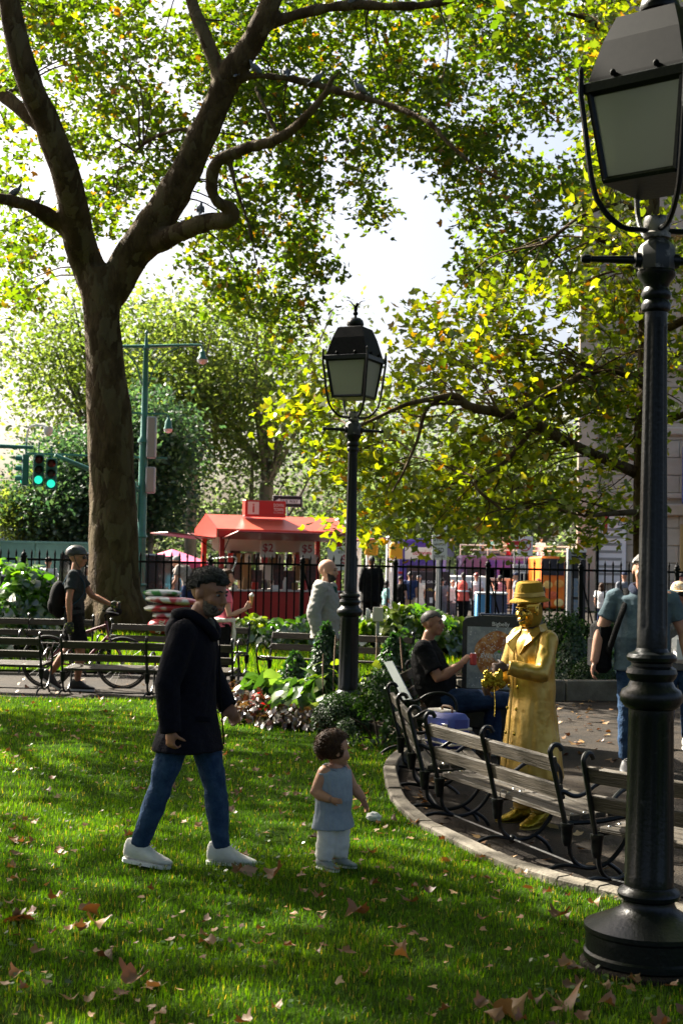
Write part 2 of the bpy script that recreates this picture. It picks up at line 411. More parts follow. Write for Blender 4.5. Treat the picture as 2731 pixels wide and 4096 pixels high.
# ground ivy creeping along the kerb
n = 15000; t = rng.random(n)*(len(kc)-1.01); i0 = t.astype(int); KC = np.array(kc)
P = KC[i0]*(1-(t-i0))[:,None]+KC[np.minimum(i0+1,len(kc)-1)]*(t-i0)[:,None]
tn = KC[np.minimum(i0+1,len(kc)-1)]-KC[i0]; tn /= np.linalg.norm(tn,axis=1)[:,None]
off = np.abs(rng.normal(size=n))*.42+.02; P = P+np.stack([tn[:,1],-tn[:,0]],1)*-off[:,None]
kk = inside(LAWN,P) & (P[:,1] < 13.5) & (P[:,0]<4); P = P[kk]; P = P[fbm(P,2.4,5.)+rng.random(len(P))*.5 > .05]
P3 = np.column_stack([P, .035+.03*rng.random(len(P))])
m_ivy = leafmat('ivy_leaf', [(0,(.02,.05,.008)),(.6,(.05,.10,.02)),(1,(.12,.18,.06))], .3, .3, (1.5,1.6,.5), .035)
tag(link('ground_ivy', leafcloud('ground_ivy', P3, .022+.016*rng.random(len(P3)), [(0,-.5,0),(.45,-.1,.1),(.3,.45,.05),(-.3,.45,.05),(-.45,-.1,.1)], [(0,1,2),(0,2,3),(0,3,4)], .5), m_ivy), 'small round leaved ground ivy along the stone kerb', 'ground ivy', kind='stuff')
# kerb stones along the curve
kb = sroot('kerb')
i = 0; L = len(kc)
while i < L-1:
    j = min(i+rnd.choice((7,8,9)), L-1); seg = kc[i:j+1]; mbk = MB(); rings = []
    for a, p in enumerate(seg):
        q0 = seg[max(0,a-1)]; q1 = seg[min(len(seg)-1,a+1)]; t_ = V((q1[0]-q0[0], q1[1]-q0[1],0)).normalized(); nr = V((-t_.y,t_.x,0))
        if nr.x < 0: nr = -nr
        sh = t_*(.004 if a == 0 else -.004 if a == len(seg)-1 else 0); c = V((p[0],p[1],0))+sh
        rings.append([c+nr*o_+V((0,0,z_)) for o_,z_ in ((-.012,-.25),(-.012,.035),(.0,.047),(.088,.047),(.1,.035),(.1,-.25))])
    mbk.loft(rings); o = mbk.build('kerb_stone', m_kerb, kb); o.location.z = rnd.uniform(-.006,.006); i = j
# planting bed behind the child, with a dark edging board
BEDP = [(p.x,p.y) for p in bp_]+[(-1.9,17.3),(-1.6,17.6),(.9,17.4),(1.15,16.3),(.98,14.2)]
tag(sheet(BEDP, .045).build('planting_bed', m_soil), kind='structure')
ed = sroot('edging')
for a, b in zip(bp_, bp_[1:]):
    dd = b-a; mm = Matrix.Translation((a+b)/2+V((0,0,.03)))@Matrix.Rotation(math.atan2(dd.y,dd.x),4,'Z')
    MB().box((0,0,0),(dd.length-.004,.035,.13),mm,.006).build('edging_board', m_board, ed)
# bed beyond the plaza, held by a low concrete kerb
wa, wb = V((1.55,19.0,0)), V((7.5,19.9,0)); dd = wb-wa
lw = thing('low_wall','weathered low concrete wall holding the shrub bed behind the path','wall', (wa+wb)/2, math.atan2(dd.y,dd.x))
for i in range(4): MB().box((-dd.length/2+dd.length/8*(2*i+1),0,.10),(dd.length/4-.012,.18,.30),None,.015).build('wall_block', m_kerb, lw)
tag(sheet([(1.5,19.2),(8.6,20.2),(8.6,25),(1.5,24)], .12, .3).build('shrub_bed', m_soil), kind='structure')
# lawn bank in front of the fence
mb = MB(); yy = [21.6,22.5,23.5,24.5,25.5,26.5,27.5,28.5,29.2]
for y in yy: mb.v += [(-12,y,gz(0,y)+.03),(1.5,y,gz(0,y)+.03),(12,y,gz(0,y)+.03)]
for i in range(len(yy)-1):
    for j in (0,1): mb.f.append([i*3+j,i*3+j+1,i*3+j+4,i*3+j+3])
tag(mb.build('lawn_bank', m_lawn), kind='structure')
n = 42000; P = np.stack([(rng.random(n)-.5)*17, 21.7+6.0*rng.random(n)],1); z0 = np.array([gz(0,y)+.03 for y in P[:,1]]); a = rng.random(n)*2*PI; h = .06+.07*rng.random(n)
v = np.stack([np.column_stack([P[:,0]-.008*np.cos(a),P[:,1]-.008*np.sin(a),z0]),np.column_stack([P[:,0]+.008*np.cos(a),P[:,1]+.008*np.sin(a),z0]),np.column_stack([P[:,0]+.04*np.sin(a),P[:,1]+.04*np.cos(a),z0+h])],1)
tag(link('grass', npmesh('grass', v.reshape(-1,3), np.arange(n*3).reshape(-1,3), np.clip(.65+rng.normal(size=n)*.2,0,1)), m_grass), 'sunlit grass bank in front of the iron fence', 'grass', kind='stuff')

# ================================================================ trees
m_bark = barkmat('plane_bark', (.042,.026,.012), (.085,.056,.027), (.098,.073,.038))
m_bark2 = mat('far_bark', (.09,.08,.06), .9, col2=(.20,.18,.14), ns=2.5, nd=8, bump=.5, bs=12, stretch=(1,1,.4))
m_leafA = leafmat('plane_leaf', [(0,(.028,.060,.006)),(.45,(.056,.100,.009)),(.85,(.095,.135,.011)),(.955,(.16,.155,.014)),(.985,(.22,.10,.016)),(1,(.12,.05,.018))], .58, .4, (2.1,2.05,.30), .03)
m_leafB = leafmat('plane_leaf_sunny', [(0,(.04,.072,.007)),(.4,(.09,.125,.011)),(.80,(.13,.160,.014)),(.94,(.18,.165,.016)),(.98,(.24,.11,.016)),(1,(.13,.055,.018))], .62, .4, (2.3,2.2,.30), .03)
m_leafC = leafmat('far_leaf', [(0,(.05,.08,.028)),(.5,(.09,.125,.038)),(1,(.15,.175,.06))], .6, .5, (2.0,2.1,.7), .02)  # distance haze put into this and hazy_leaf as lighter colour
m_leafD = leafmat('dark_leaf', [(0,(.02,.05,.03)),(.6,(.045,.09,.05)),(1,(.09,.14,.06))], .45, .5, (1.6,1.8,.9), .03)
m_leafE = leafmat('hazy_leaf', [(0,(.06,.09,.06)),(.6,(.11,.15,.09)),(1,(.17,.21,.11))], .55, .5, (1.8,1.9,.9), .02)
def limb(pts, n=5):
    w_ = []
    for x, y, r, d in pts:
        p = WD(x,y,d); w_.append((p.x,p.y,p.z, r*D2/FPX*d))
    return cr(w_, n)
def addlimbs(mb, limbs, n=12):
    out = []
    for l in limbs:
        c = limb(l); mb.tube([p[:3] for p in c], [max(.012,p[3]) for p in c], n); out += [p for p in c]
    return np.array(out)
def cells(rows, dx, dens=1.0):
    out = []
    for y, spans in rows:
        for a, b in spans:
            m_ = max(1, int((b-a)/dx*dens))
            for _ in range(m_): out.append((a+(b-a)*rnd.random(), y+rnd.uniform(-27,27)))
    return out
def canopy(cl, d0, d1, layers, per, sig, size):
    """leaf clumps hung at real depths; returns leaf centres and clump centres"""
    P = []; K = []
    for x, y in cl:
        for _ in range(layers):
            d = d0+(d1-d0)*(rnd.random()+rnd.random())/2; c = np.array(WD(x+rnd.uniform(-18,18), y+rnd.uniform(-18,18), d)); K.append(c)
            n = int(per*rnd.uniform(.5,1.5)); q = rng.normal(size=(n,3))*np.array([sig,sig,sig*.7]); q[:,2] -= .15*np.hypot(q[:,0],q[:,1])
            P.append(c+q)
    return np.concatenate(P), np.array(K)
def twigs(mb, K, nodes, frac=.6, r=.016):
    for c in K:
        if rnd.random() > frac: continue
        d = np.linalg.norm(nodes[:,:3]-c, axis=1); i = int(d.argmin())
        if d[i] < .3 or d[i] > 2.2: continue
        a = nodes[i,:3]; mid = (a+c)/2+np.array([rnd.uniform(-.2,.2),rnd.uniform(-.2,.2),.12*d[i]])
        pts = cr([tuple(a),tuple(mid),tuple(c),tuple(c+rng.normal(size=3)*.25)], 4)
        mb.tube(pts, list(np.linspace(r*(1+d[i]*.25), .005, len(pts))), 4)
D = 27.9
TR = [(266,1452,72,D),(264,1400,64,D),(262,1300,58,D),(262,1200,55,D),(257,1080,52,D),(252,950,52,D),(243,850,46,D),(238,780,43,D),(236,720,42,D),(232,660,48,D),(228,620,48,D)]
L_L = [(232,690,40,D),(205,620,40,D),(182,545,37,D-.4),(168,465,36,D-.8),(145,380,34,D-1.2),(104,270,32,D-1.6),(64,180,31,D-2),(32,60,27,D-2.3),(15,-60,22,D-2.5),(0,-260,15,D-2.5),(-60,-480,8,D-2)]
L_R = [(240,690,40,D),(283,622,42,D),(322,555,40,D-.2),(385,470,39,D-.5),(440,365,36,D-.8),(488,260,32,D-1.1),(522,185,32,D-1.3),(570,110,28,D-1.5),(612,30,25,D-1.7),(645,-60,22,D-1.8),(700,-250,16,D-1.8),(760,-470,9,D-1.5)]
B1 = [(512,215,24,D-1.2),(497,150,18,D-1.3),(470,80,17,D-1.3),(445,20,16,D-1.2),(425,-60,13,D-1),(380,-230,8,D)]
B2 = [(515,185,12,D-1.3),(600,174,8,D-1.5),(700,188,9,D-1.7),(800,216,9,D-2),(900,244,8,D-2.4),(985,282,7,D-3),(1035,335,6,D-3.3),(1110,392,5,D-3.6),(1180,420,3,D-3.8)]
B3 = [(608,60,16,D-1.6),(680,34,13,D-1.7),(800,12,12,D-1.8),(920,15,11,D-1.9),(1025,2,10,D-1.6),(1130,-40,8,D-2)]
B4 = [(316,585,26,D),(360,560,24,D-.4),(400,540,23,D-.8),(470,512,21,D-1.3),(522,505,19,D-1.6),(533,480,15,D-1.7),(497,462,13,D-1.8),(486,425,14,D-1.9),(500,372,14,D-2.1),(556,344,16,D-2.3),(640,319,13,D-2.7),(700,270,12,D-3),(745,216,9,D-3.2),(765,180,6,D-3.3),(800,150,4,D-3.4)]
B5 = [(178,540,24,D-.2),(122,503,20,D-.6),(62,470,16,D-1),(0,456,14,D-1.4),(-80,440,11,D-1.8)]
B6 = [(110,300,20,D-1.4),(45,248,17,D-1.2),(0,212,15,D-1),(-80,150,12,D-.8)]
B7 = [(530,380,8,D-2.1),(545,440,6,D-2.2),(572,520,5,D-2.4),(592,610,4,D-2.5),(640,690,3,D-2.6)]
B8 = [(470,300,8,D-1),(400,300,6,D-.8),(330,330,4,D),(290,380,3,D)]
B9 = [(640,318,7,D-2.7),(610,250,6,D-2.6),(585,200,4,D-2.4)]
heroT = thing('plane_tree','large plane tree with forked mottled brown trunk behind the cyclist','tree', WD(266,1440,D))
hb = MB(); HN = addlimbs(hb, [TR,L_L,L_R,B1,B2,B3,B4,B5,B6,B7,B8,B9], 14)
for a in range(6):   # root flare
    an = a*PI/3+.3; q = WD(266,1440,D); hb.tube([q+V((math.cos(an)*.35,math.sin(an)*.35,.5)), q+V((math.cos(an)*.62,math.sin(an)*.62,.05)), q+V((math.cos(an)*.85,math.sin(an)*.85,-.2))], [.22,.2,.12], 8)
rows1 = [(0,[(0,350),(420,1400)]),(50,[(0,360),(420,1390)]),(100,[(0,380),(430,1390)]),(150,[(0,1130),(1190,1390)]),(200,[(0,1110),(1190,1400)]),(250,[(0,770),(800,1240),(1290,1400)]),(300,[(0,90),(110,755),(820,1400)]),(350,[(0,60),(110,440),(470,740),(800,1400)]),(400,[(0,40),(200,440),(480,760),(830,1400)]),(450,[(0,30),(190,340),(530,740),(790,870),(1050,1340)]),(500,[(0,110),(190,300),(530,740),(800,870),(1050,1340)]),(550,[(0,125),(390,750),(1075,1340)]),(600,[(0,135),(390,735),(1075,1340)]),(650,[(25,125),(470,720),(1075,1340)]),(695,[(45,100),(490,715)]),(745,[(590,720)]),(790,[(645,705)])]
cl = cells(rows1, 50)
P1, K1 = canopy(cl, D-1.2, D+6.8, 3, 40, .27, .17)
rows1b = [(-60-60*i,[(-250,1650)]) for i in range(6)]
P1b, K1b = canopy(cells(rows1b, 130), D-3, D+6, 2, 20, .5, .2)
tw_ = MB(); twigs(tw_, K1, HN, .38, .014)
def relto(mb, o): mb.v = [tuple(V(p)-o.location) for p in mb.v]; return mb
relto(hb, heroT)
tr_ = grow(hb, 'trunk', m_bark, heroT, .046, 2, .03, (3.2,3.2,1.6)); relto(tw_, heroT); tag(tw_.build('branches', m_bark, heroT), kind='stuff')
def crown(name, P, size, mt, parent, tv=LV, tf=LF, spread=.85, tint=None):
    P = P-np.array(parent.location); o = link(name, leafcloud(name, P, size*(.75+.5*rng.random(len(P))), tv, tf, spread, tint), mt, parent); o['kind'] = 'stuff'; return o
crown('crown', P1, .19, m_leafA, heroT)
crown('crown', P1b, .26, m_leafA, heroT, DV, DF)
# the tree on the right
E = 22.0
RT = [(1482,1480,32,E),(1481,1300,29,E),(1481,1150,28,E),(1482,1000,27,E),(1487,850,25,E),(1490,650,23,E),(1494,450,20,E),(1500,250,17,E),(1508,60,14,E),(1515,-120,10,E),(1520,-320,5,E)]
R1 = [(1475,1095,15,E),(1452,1082,14,E),(1400,1060,12,E-.4),(1300,1015,12,E-.9),(1230,975,12,E-1.2),(1160,950,12,E-1.5),(1080,935,11,E-1.9),(1045,910,9,E-2),(1000,915,7,E-2.2),(930,930,5,E-2.5),(860,962,4,E-2.6),(800,990,3,E-2.7)]
R2 = [(1488,885,12,E),(1455,868,12,E-.3),(1400,846,10,E-.7),(1340,860,9,E-1.1),(1300,882,8,E-1.4),(1210,930,6,E-1.8),(1150,965,4,E-2)]
R3 = [(1494,520,10,E),(1460,480,9,E-.3),(1400,470,7,E-.8),(1330,500,5,E-1.3),(1250,560,4,E-1.8)]
R4 = [(1502,230,12,E),(1460,190,11,E-.2),(1412,142,10,E-.4),(1385,75,8,E-.6),(1350,45,6,E-.9),(1300,30,4,E-1.1)]
R5 = [(1060,925,7,E-2),(985,932,5,E-2.2),(958,1010,4,E-2.3),(928,1080,3,E-2.4),(900,1130,2,E-2.5)]
R6 = [(1495,770,12,E),(1540,750,10,E-.3),(1600,720,8,E-.6)]
R7 = [(1490,980,10,E),(1560,955,8,E-.2),(1640,930,6,E-.4)]
R8 = [(1230,975,7,E-1.2),(1160,1060,5,E-1.5),(1090,1110,4,E-1.8),(1150,1170,3,E-2)]
R9 = [(1470,1175,8,E),(1400,1180,6,E-.6),(1340,1185,4,E-1)]
R10 = [(1490,640,10,E),(1430,610,9,E-.5),(1400,560,8,E-.8),(1360,545,6,E-1.1)]
rightT = thing('plane_tree','slim plane tree standing behind the near lamp post','tree', WD(1482,1480,E))
rb = MB(); RN = addlimbs(rb, [RT,R1,R2,R3,R4,R5,R6,R7,R8,R9,R10], 12)
rows2 = [(650,[(1080,1460)]),(700,[(1000,1460),(1540,1568)]),(750,[(900,1030),(1100,1460),(1540,1568)]),(800,[(870,1070),(1120,1460),(1540,1568)]),(850,[(700,735),(880,1050),(1130,1465),(1540,1590)]),(900,[(680,735),(885,1465),(1550,1590)]),(950,[(665,1030),(1070,1465)]),(1000,[(645,1300),(1330,1460)]),(1050,[(700,1300),(1340,1460)]),(1100,[(740,1300),(1350,1440)]),(1150,[(770,1300),(1345,1430)]),(1200,[(800,960),(1000,1290),(1310,1420)]),(1232,[(830,930),(1080,1190),(1330,1400)])]
rows2b = [(200,[(1390,1480)]),(250,[(1330,1480)]),(300,[(1330,1480)]),(350,[(1330,1480)]),(700,[(1330,1460)]),(900,[(1330,1460)]),(450,[(1340,1600)]),(500,[(1340,1600)]),(550,[(1340,1600)]),(600,[(1340,1600)]),(400,[(1350,1420),(1560,1650)]),(650,[(1540,1620)]),(150,[(1390,1420),(1570,1650)]),(80,[(1340,1470),(1570,1650)]),(20,[(1340,1480),(1570,1650)])]
cl2 = cells(rows2, 52)+cells(rows2b, 58)
P2, K2 = canopy(cl2, E-2.8, E+3.5, 3, 26, .26, .16)
P2b, _ = canopy(cells([(-60-60*i,[(1000,2000)]) for i in range(4)], 120), E-4, E+4, 2, 22, .45, .2)
twigs(rb, K2, RN, .5, .011); relto(rb, rightT); rb.build('trunk', m_bark, rightT)
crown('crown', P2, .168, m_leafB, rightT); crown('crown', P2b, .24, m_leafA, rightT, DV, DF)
# plane trees to the left, beyond the frame, that shade the lawn
def plain_tree(label, base, hgt, rc, cz, nclump, per, sig, size, mt, bark, name='plane_tree', tv=DV, tf=DF, tr_r=.3, spread=.9, group=None, flat=1., nl=8, squash=.8, keep=None, lean=(0,0)):
    T = thing(name, label, 'tree', base, 0, group); mb = MB(); b = V((0,0,0)); c0 = V((lean[0],lean[1],cz))
    pts = cr([(0,0,-.3),(lean[0]*.1,lean[1]*.1,cz*.35),(lean[0]*.4,lean[1]*.4,cz*.7),(lean[0],lean[1],cz+rc*.5)], 4)
    mb.tube(pts, list(np.linspace(tr_r*1.15, tr_r*.35, len(pts))), 10); nodes = []
    for i in range(nl):
        an = 2*PI*i/nl+rnd.random()*.7; el = rnd.uniform(.1,1.0); p0 = V(pts[int(len(pts)*rnd.uniform(.4,.8))]); L_ = rc*rnd.uniform(.7,1.0)
        e = c0+V((math.cos(an)*math.cos(el)*L_, math.sin(an)*math.cos(el)*L_, math.sin(el)*L_*squash)); mid = (p0+e)/2+V((rnd.uniform(-.4,.4),rnd.uniform(-.4,.4),-.1*L_))
        q = cr([tuple(p0),tuple(mid),tuple(e)], 5); mb.tube(q, list(np.linspace(tr_r*.42,.03,len(q))), 6); nodes += [tuple(a) for a in q]
    P = []
    for _ in range(nclump):
        d = V((rnd.gauss(0,1),rnd.gauss(0,1),rnd.gauss(0,1))).normalized()*(rnd.random()**.45)*rc; c = c0+V((d.x,d.y*flat,d.z*squash))
        if keep and not keep(V(base)+c): continue
        n = int(per*rnd.uniform(.5,1.5)); P.append(np.array(c)+rng.normal(size=(n,3))*sig*np.array([1,1,.65]))
    P = np.concatenate(P)
    mb.build('trunk', bark, T)
    o = link('crown', leafcloud('crown', P, size*(.7+.6*rng.random(len(P))), tv, tf, spread), mt, T); o['kind'] = 'stuff'
    return T
def over(p): return p.z > 2.6+.43*max(p.y,0) or abs(p.x) > .30*max(p.y,0)+1.2
plain_tree('plane tree just off the lawn, shading the bicycle and benches', (-8.6,19.5,0), 13, 4.6, 9.3, 70, 85, .45, .22, m_leafA, m_bark, keep=over)
plain_tree('plane tree beside the lawn, shading the walking man', (-9.8,11.8,0), 13, 4.7, 9.0, 92, 110, .48, .24, m_leafA, m_bark)
# unseen plane trees added so their crowns keep skylight off the lawn
plain_tree('unseen plane tree added behind the viewer, crown blocking skylight overhead', (-1.6,-5.5,-.15), 14, 8.0, 9.8, 270, 46, .8, .46, m_leafA, m_bark, keep=over, lean=(1.0,8.0), flat=1.0, squash=.45, tr_r=.4)
plain_tree('unseen plane tree added right of the plaza to block skylight', (8.6,11.0,-.15), 13, 5.2, 9.0, 110, 44, .7, .40, m_leafA, m_bark, keep=over, squash=.7)
plain_tree('unseen plane tree added at the near lawn end to block skylight', (-8.5,2.0,-.15), 13, 5.2, 8.5, 90, 44, .7, .40, m_leafA, m_bark, keep=over, squash=.7)
# trees beyond the street
def bg(label, px, base_py, top_py, wpx, d, n, per, sig, size, mt, **kw):
    b = W(px, base_py, d); b.z = -.25; top = W(px, top_py, d).z; rc = wpx/2/FPX*d; cz = top-rc*.8
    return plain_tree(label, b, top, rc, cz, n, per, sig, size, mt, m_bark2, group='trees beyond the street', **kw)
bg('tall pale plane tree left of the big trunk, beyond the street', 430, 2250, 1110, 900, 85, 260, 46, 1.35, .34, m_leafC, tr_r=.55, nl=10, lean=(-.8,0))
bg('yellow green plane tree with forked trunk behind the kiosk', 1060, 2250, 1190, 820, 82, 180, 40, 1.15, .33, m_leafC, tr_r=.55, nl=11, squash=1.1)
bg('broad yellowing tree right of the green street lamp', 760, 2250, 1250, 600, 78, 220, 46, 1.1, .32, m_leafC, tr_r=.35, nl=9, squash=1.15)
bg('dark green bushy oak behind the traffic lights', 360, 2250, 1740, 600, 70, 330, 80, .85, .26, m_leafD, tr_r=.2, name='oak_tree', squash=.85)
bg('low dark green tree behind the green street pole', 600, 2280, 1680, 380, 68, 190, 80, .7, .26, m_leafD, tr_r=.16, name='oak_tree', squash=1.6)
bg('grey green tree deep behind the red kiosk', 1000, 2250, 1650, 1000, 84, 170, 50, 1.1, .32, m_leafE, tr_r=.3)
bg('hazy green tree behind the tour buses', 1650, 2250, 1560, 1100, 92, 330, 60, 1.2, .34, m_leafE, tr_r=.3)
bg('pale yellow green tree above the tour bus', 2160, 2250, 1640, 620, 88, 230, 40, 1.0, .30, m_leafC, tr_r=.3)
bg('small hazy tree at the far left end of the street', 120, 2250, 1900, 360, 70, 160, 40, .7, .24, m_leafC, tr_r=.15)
n = 9000; X = -26+62*rng.random(n); Z = 6.5*rng.random(n)**1.3*(.6+.4*np.sin(X*.55)**2); Pb = np.column_stack([X, 96+5*rng.random(n), -.3+Z])
tag(link('far_shrubbery', leafcloud('far_shrubbery', Pb, .42*(.7+.6*rng.random(n)), DV, DF, .9), m_leafE), 'dim mass of park shrubs behind the street', 'shrubbery', kind='stuff')
# ================================================================ street furniture and park furniture
m_iron = mat('black_iron', (.0055,.007,.0075), .33, col2=(.035,.036,.034), ns=22, lo=.60, hi=.78, bump=.12, bs=60, spec=.28, coat=.0)
m_ironm = mat('black_iron_matt', (.003,.0035,.004), .6, col2=(.008,.008,.008), ns=20, spec=.08)
m_chip = mat('chipped_paint', (.02,.022,.022), .5, col2=(.28,.26,.23), ns=9, lo=.5, hi=.6, nd=6)
m_pane = leafmat('lantern_pane', [(0,(.58,.61,.54)),(1,(.58,.61,.54))], .65, .15, (1,1,1), .10)
m_wood = mat('bench_wood', (.028,.022,.014), .6, col2=(.070,.056,.038), ns=5, nd=9, bump=.5, bs=18, stretch=(.35,9,9), spec=.3)
m_bolt = mat('bolt_steel', (.5,.5,.5), .3, 1)
def fluted(r, z, n, k=.07):
    return [V((r*(1-(k if i%4 in (1,2) else 0))*math.cos(2*PI*i/(n*4)), r*(1-(k if i%4 in (1,2) else 0))*math.sin(2*PI*i/(n*4)), z)) for i in range(n*4)]
def lamp(loc, label, rz=0, zs=1.0):
    T = thing('lamp_post', label, 'lamp post', loc, rz); T.scale = (1,1,zs)
    MB().lathe([(.27,0),(.285,.01),(.285,.035),(.276,.045),(.276,.12),(.284,.13),(.284,.15),(.25,.165),(.17,.20),(.125,.225),(.113,.25),(.113,.262),(.135,.275),(.140,.292),(.132,.308),(.118,.315),(.112,.325)], 48).build('base', m_iron, T)
    mb = MB(); mb.loft([fluted(.108,.325,10,0),fluted(.108,.37,10,0),fluted(.108,.38,10,.06),fluted(.100,1.05,10,.06),fluted(.1,1.06,10,0),fluted(.1,1.10,10,0)]); mb.build('column', m_iron, T)
    mb = MB(); mb.lathe([(.1,1.10),(.118,1.11),(.137,1.135),(.140,1.16),(.130,1.185),(.106,1.20),(.094,1.225),(.106,1.24),(.114,1.26),(.108,1.28),(.09,1.292),(.09,1.305),(.108,1.315),(.112,1.33),(.104,1.345),(.075,1.355),(.068,1.37)], 40); mb.build('collar', m_iron, T)
    mb = MB(); mb.loft([fluted(.067,1.37,8,0),fluted(.067,1.45,8,0),fluted(.067,1.47,8,.14),fluted(.05,2.80,8,.14),fluted(.05,2.82,8,0),fluted(.05,2.88,8,0)]); mb.build('shaft', m_iron, T)
    mb = MB(); mb.lathe([(.05,2.87),(.064,2.88),(.068,2.90),(.06,2.917),(.055,2.925),(.064,2.935),(.068,2.953),(.06,2.97),(.055,2.98),(.06,3.0),(.085,3.03),(.088,3.05),(.08,3.06)], 32); mb.build('collar', m_iron, T)
    mb = MB(); mb.lathe([(.076,3.055),(.082,3.07),(.082,3.16),(.07,3.18),(.05,3.195),(.045,3.205)], 8); mb.build('sleeve', m_chip, T)
    for s in (-1,1):
        a = s*V((.955,.29,0)); p = V((0,0,3.105))
        MB().tube([p+a*.07,p+a*.10,p+a*.105,p+a*.30,p+a*.305,p+a*.33,p+a*.345],[.036,.034,.02,.014,.02,.021,.012],12).build('ladder_bar', m_iron, T)
    MB().lathe([(.045,3.2),(.06,3.205),(.062,3.225),(.05,3.235),(.058,3.25),(.062,3.28),(.056,3.30),(.03,3.305)], 24).build('hub', m_chip, T)
    f0 = R(-69); cor = [V((math.cos(f0+k*PI/2), math.sin(f0+k*PI/2), 0)) for k in range(4)]
    def ring(side, z): h = side/math.sqrt(2); return [c*h+V((0,0,z)) for c in cor]
    for c in cor:   # four rods cradling the lantern
        pts = cr([tuple(c*.05+V((0,0,3.24))),tuple(c*.16+V((0,0,3.25))),tuple(c*.255+V((0,0,3.33))),tuple(c*.305+V((0,0,3.45))),tuple(c*.345+V((0,0,3.72))),tuple(c*.362+V((0,0,3.84))),tuple(c*.362+V((0,0,3.93)))], 5)
        MB().tube(pts, .0135, 8).ell(c*.362+V((0,0,3.945)), (.012,.012,.022), 8, 6).build('cradle_rod', m_iron, T)
    lan = MB(); b4, t4 = ring(.345,3.455), ring(.455,3.85)
    for k in range(4):
        lan.tube([b4[k],t4[k]], .017, 6); lan.tube([b4[k],b4[(k+1)%4]], .017, 6)
    lan.loft([ring(.455,3.83),ring(.50,3.845),ring(.50,3.885),ring(.475,3.895)])
    fr = lan.build('lantern_frame', m_iron, T, smooth=False)
    for k in range(4):
        a, b, c, d = b4[k], b4[(k+1)%4], t4[(k+1)%4], t4[k]; q = [(p*V((.985,.985,1)) if 0 else V((p.x*.975,p.y*.975,p.z))) for p in (a,b,c,d)]
        inn = [V((p.x*.965,p.y*.965,p.z)) for p in q]
        mb = MB(); mb.v = [tuple(p) for p in q+inn]; mb.f = [[0,1,2,3],[7,6,5,4],[0,4,5,1],[1,5,6,2],[2,6,7,3],[3,7,4,0]]; mb.build('pane', m_pane, fr, smooth=False)
    MB().loft([ring(.34,3.44),ring(.34,3.457)]).build('lantern_floor', m_iron, fr, smooth=False)
    rf = MB().loft([ring(.47,3.885),ring(.46,3.91),ring(.37,4.085),ring(.285,4.20),ring(.24,4.21)]).build('roof', m_ironm, T, smooth=False)
    for k in range(4):
        mid = (t4[k]+t4[(k+1)%4])/2
        for s in (.28,.72):
            p = t4[k].lerp(t4[(k+1)%4], s); MB().ell((p.x*1.05,p.y*1.05,3.915), (.014,.014,.016), 8, 6).build('rivet', m_ironm, rf)
    MB().lathe([(.075,4.205),(.075,4.232),(.09,4.235),(.094,4.25),(.082,4.29),(.052,4.315),(.018,4.322),(.012,4.35)], 24).build('cap', m_iron, rf)
    e = MB(); e.ell((0,0,4.365),(.028,.028,.026),10,8); e.tube([(0,0,4.375),(.0,0,4.435),(.012,-.012,4.46)],[.016,.026,.012],10); e.ell((.016,-.02,4.467),(.016,.02,.013),8,6)
    for s in (-1,1):
        w_ = cr([(0,0,4.43),(s*.03,.01,4.465),(s*.06,.015,4.50),(s*.105,.02,4.51)],4)
        e.tube(w_, list(np.linspace(.02,.004,len(w_))), 6, flat=.5)
    e.tube([(0,.01,4.415),(-.01,.04,4.395)],[.012,.01],6)
    e.build('eagle_finial', m_ironm, T); return T
lamp(NL, 'tall black lamp post close by, cut by the picture edge', R(-15), 1.010)
fl = W(1398, 2442, 15.25); lamp((fl.x, fl.y, .09), 'black lamp post with eagle finial in the planting bed')
MB().lathe([(.30,-.1),(.30,.018),(.29,.03),(0,.031)], 40).build('plinth', m_path, None, loc=(NL.x,NL.y,0))
tag(bpy.data.objects['plinth'], 'round concrete plinth under the near lamp post', 'plinth')

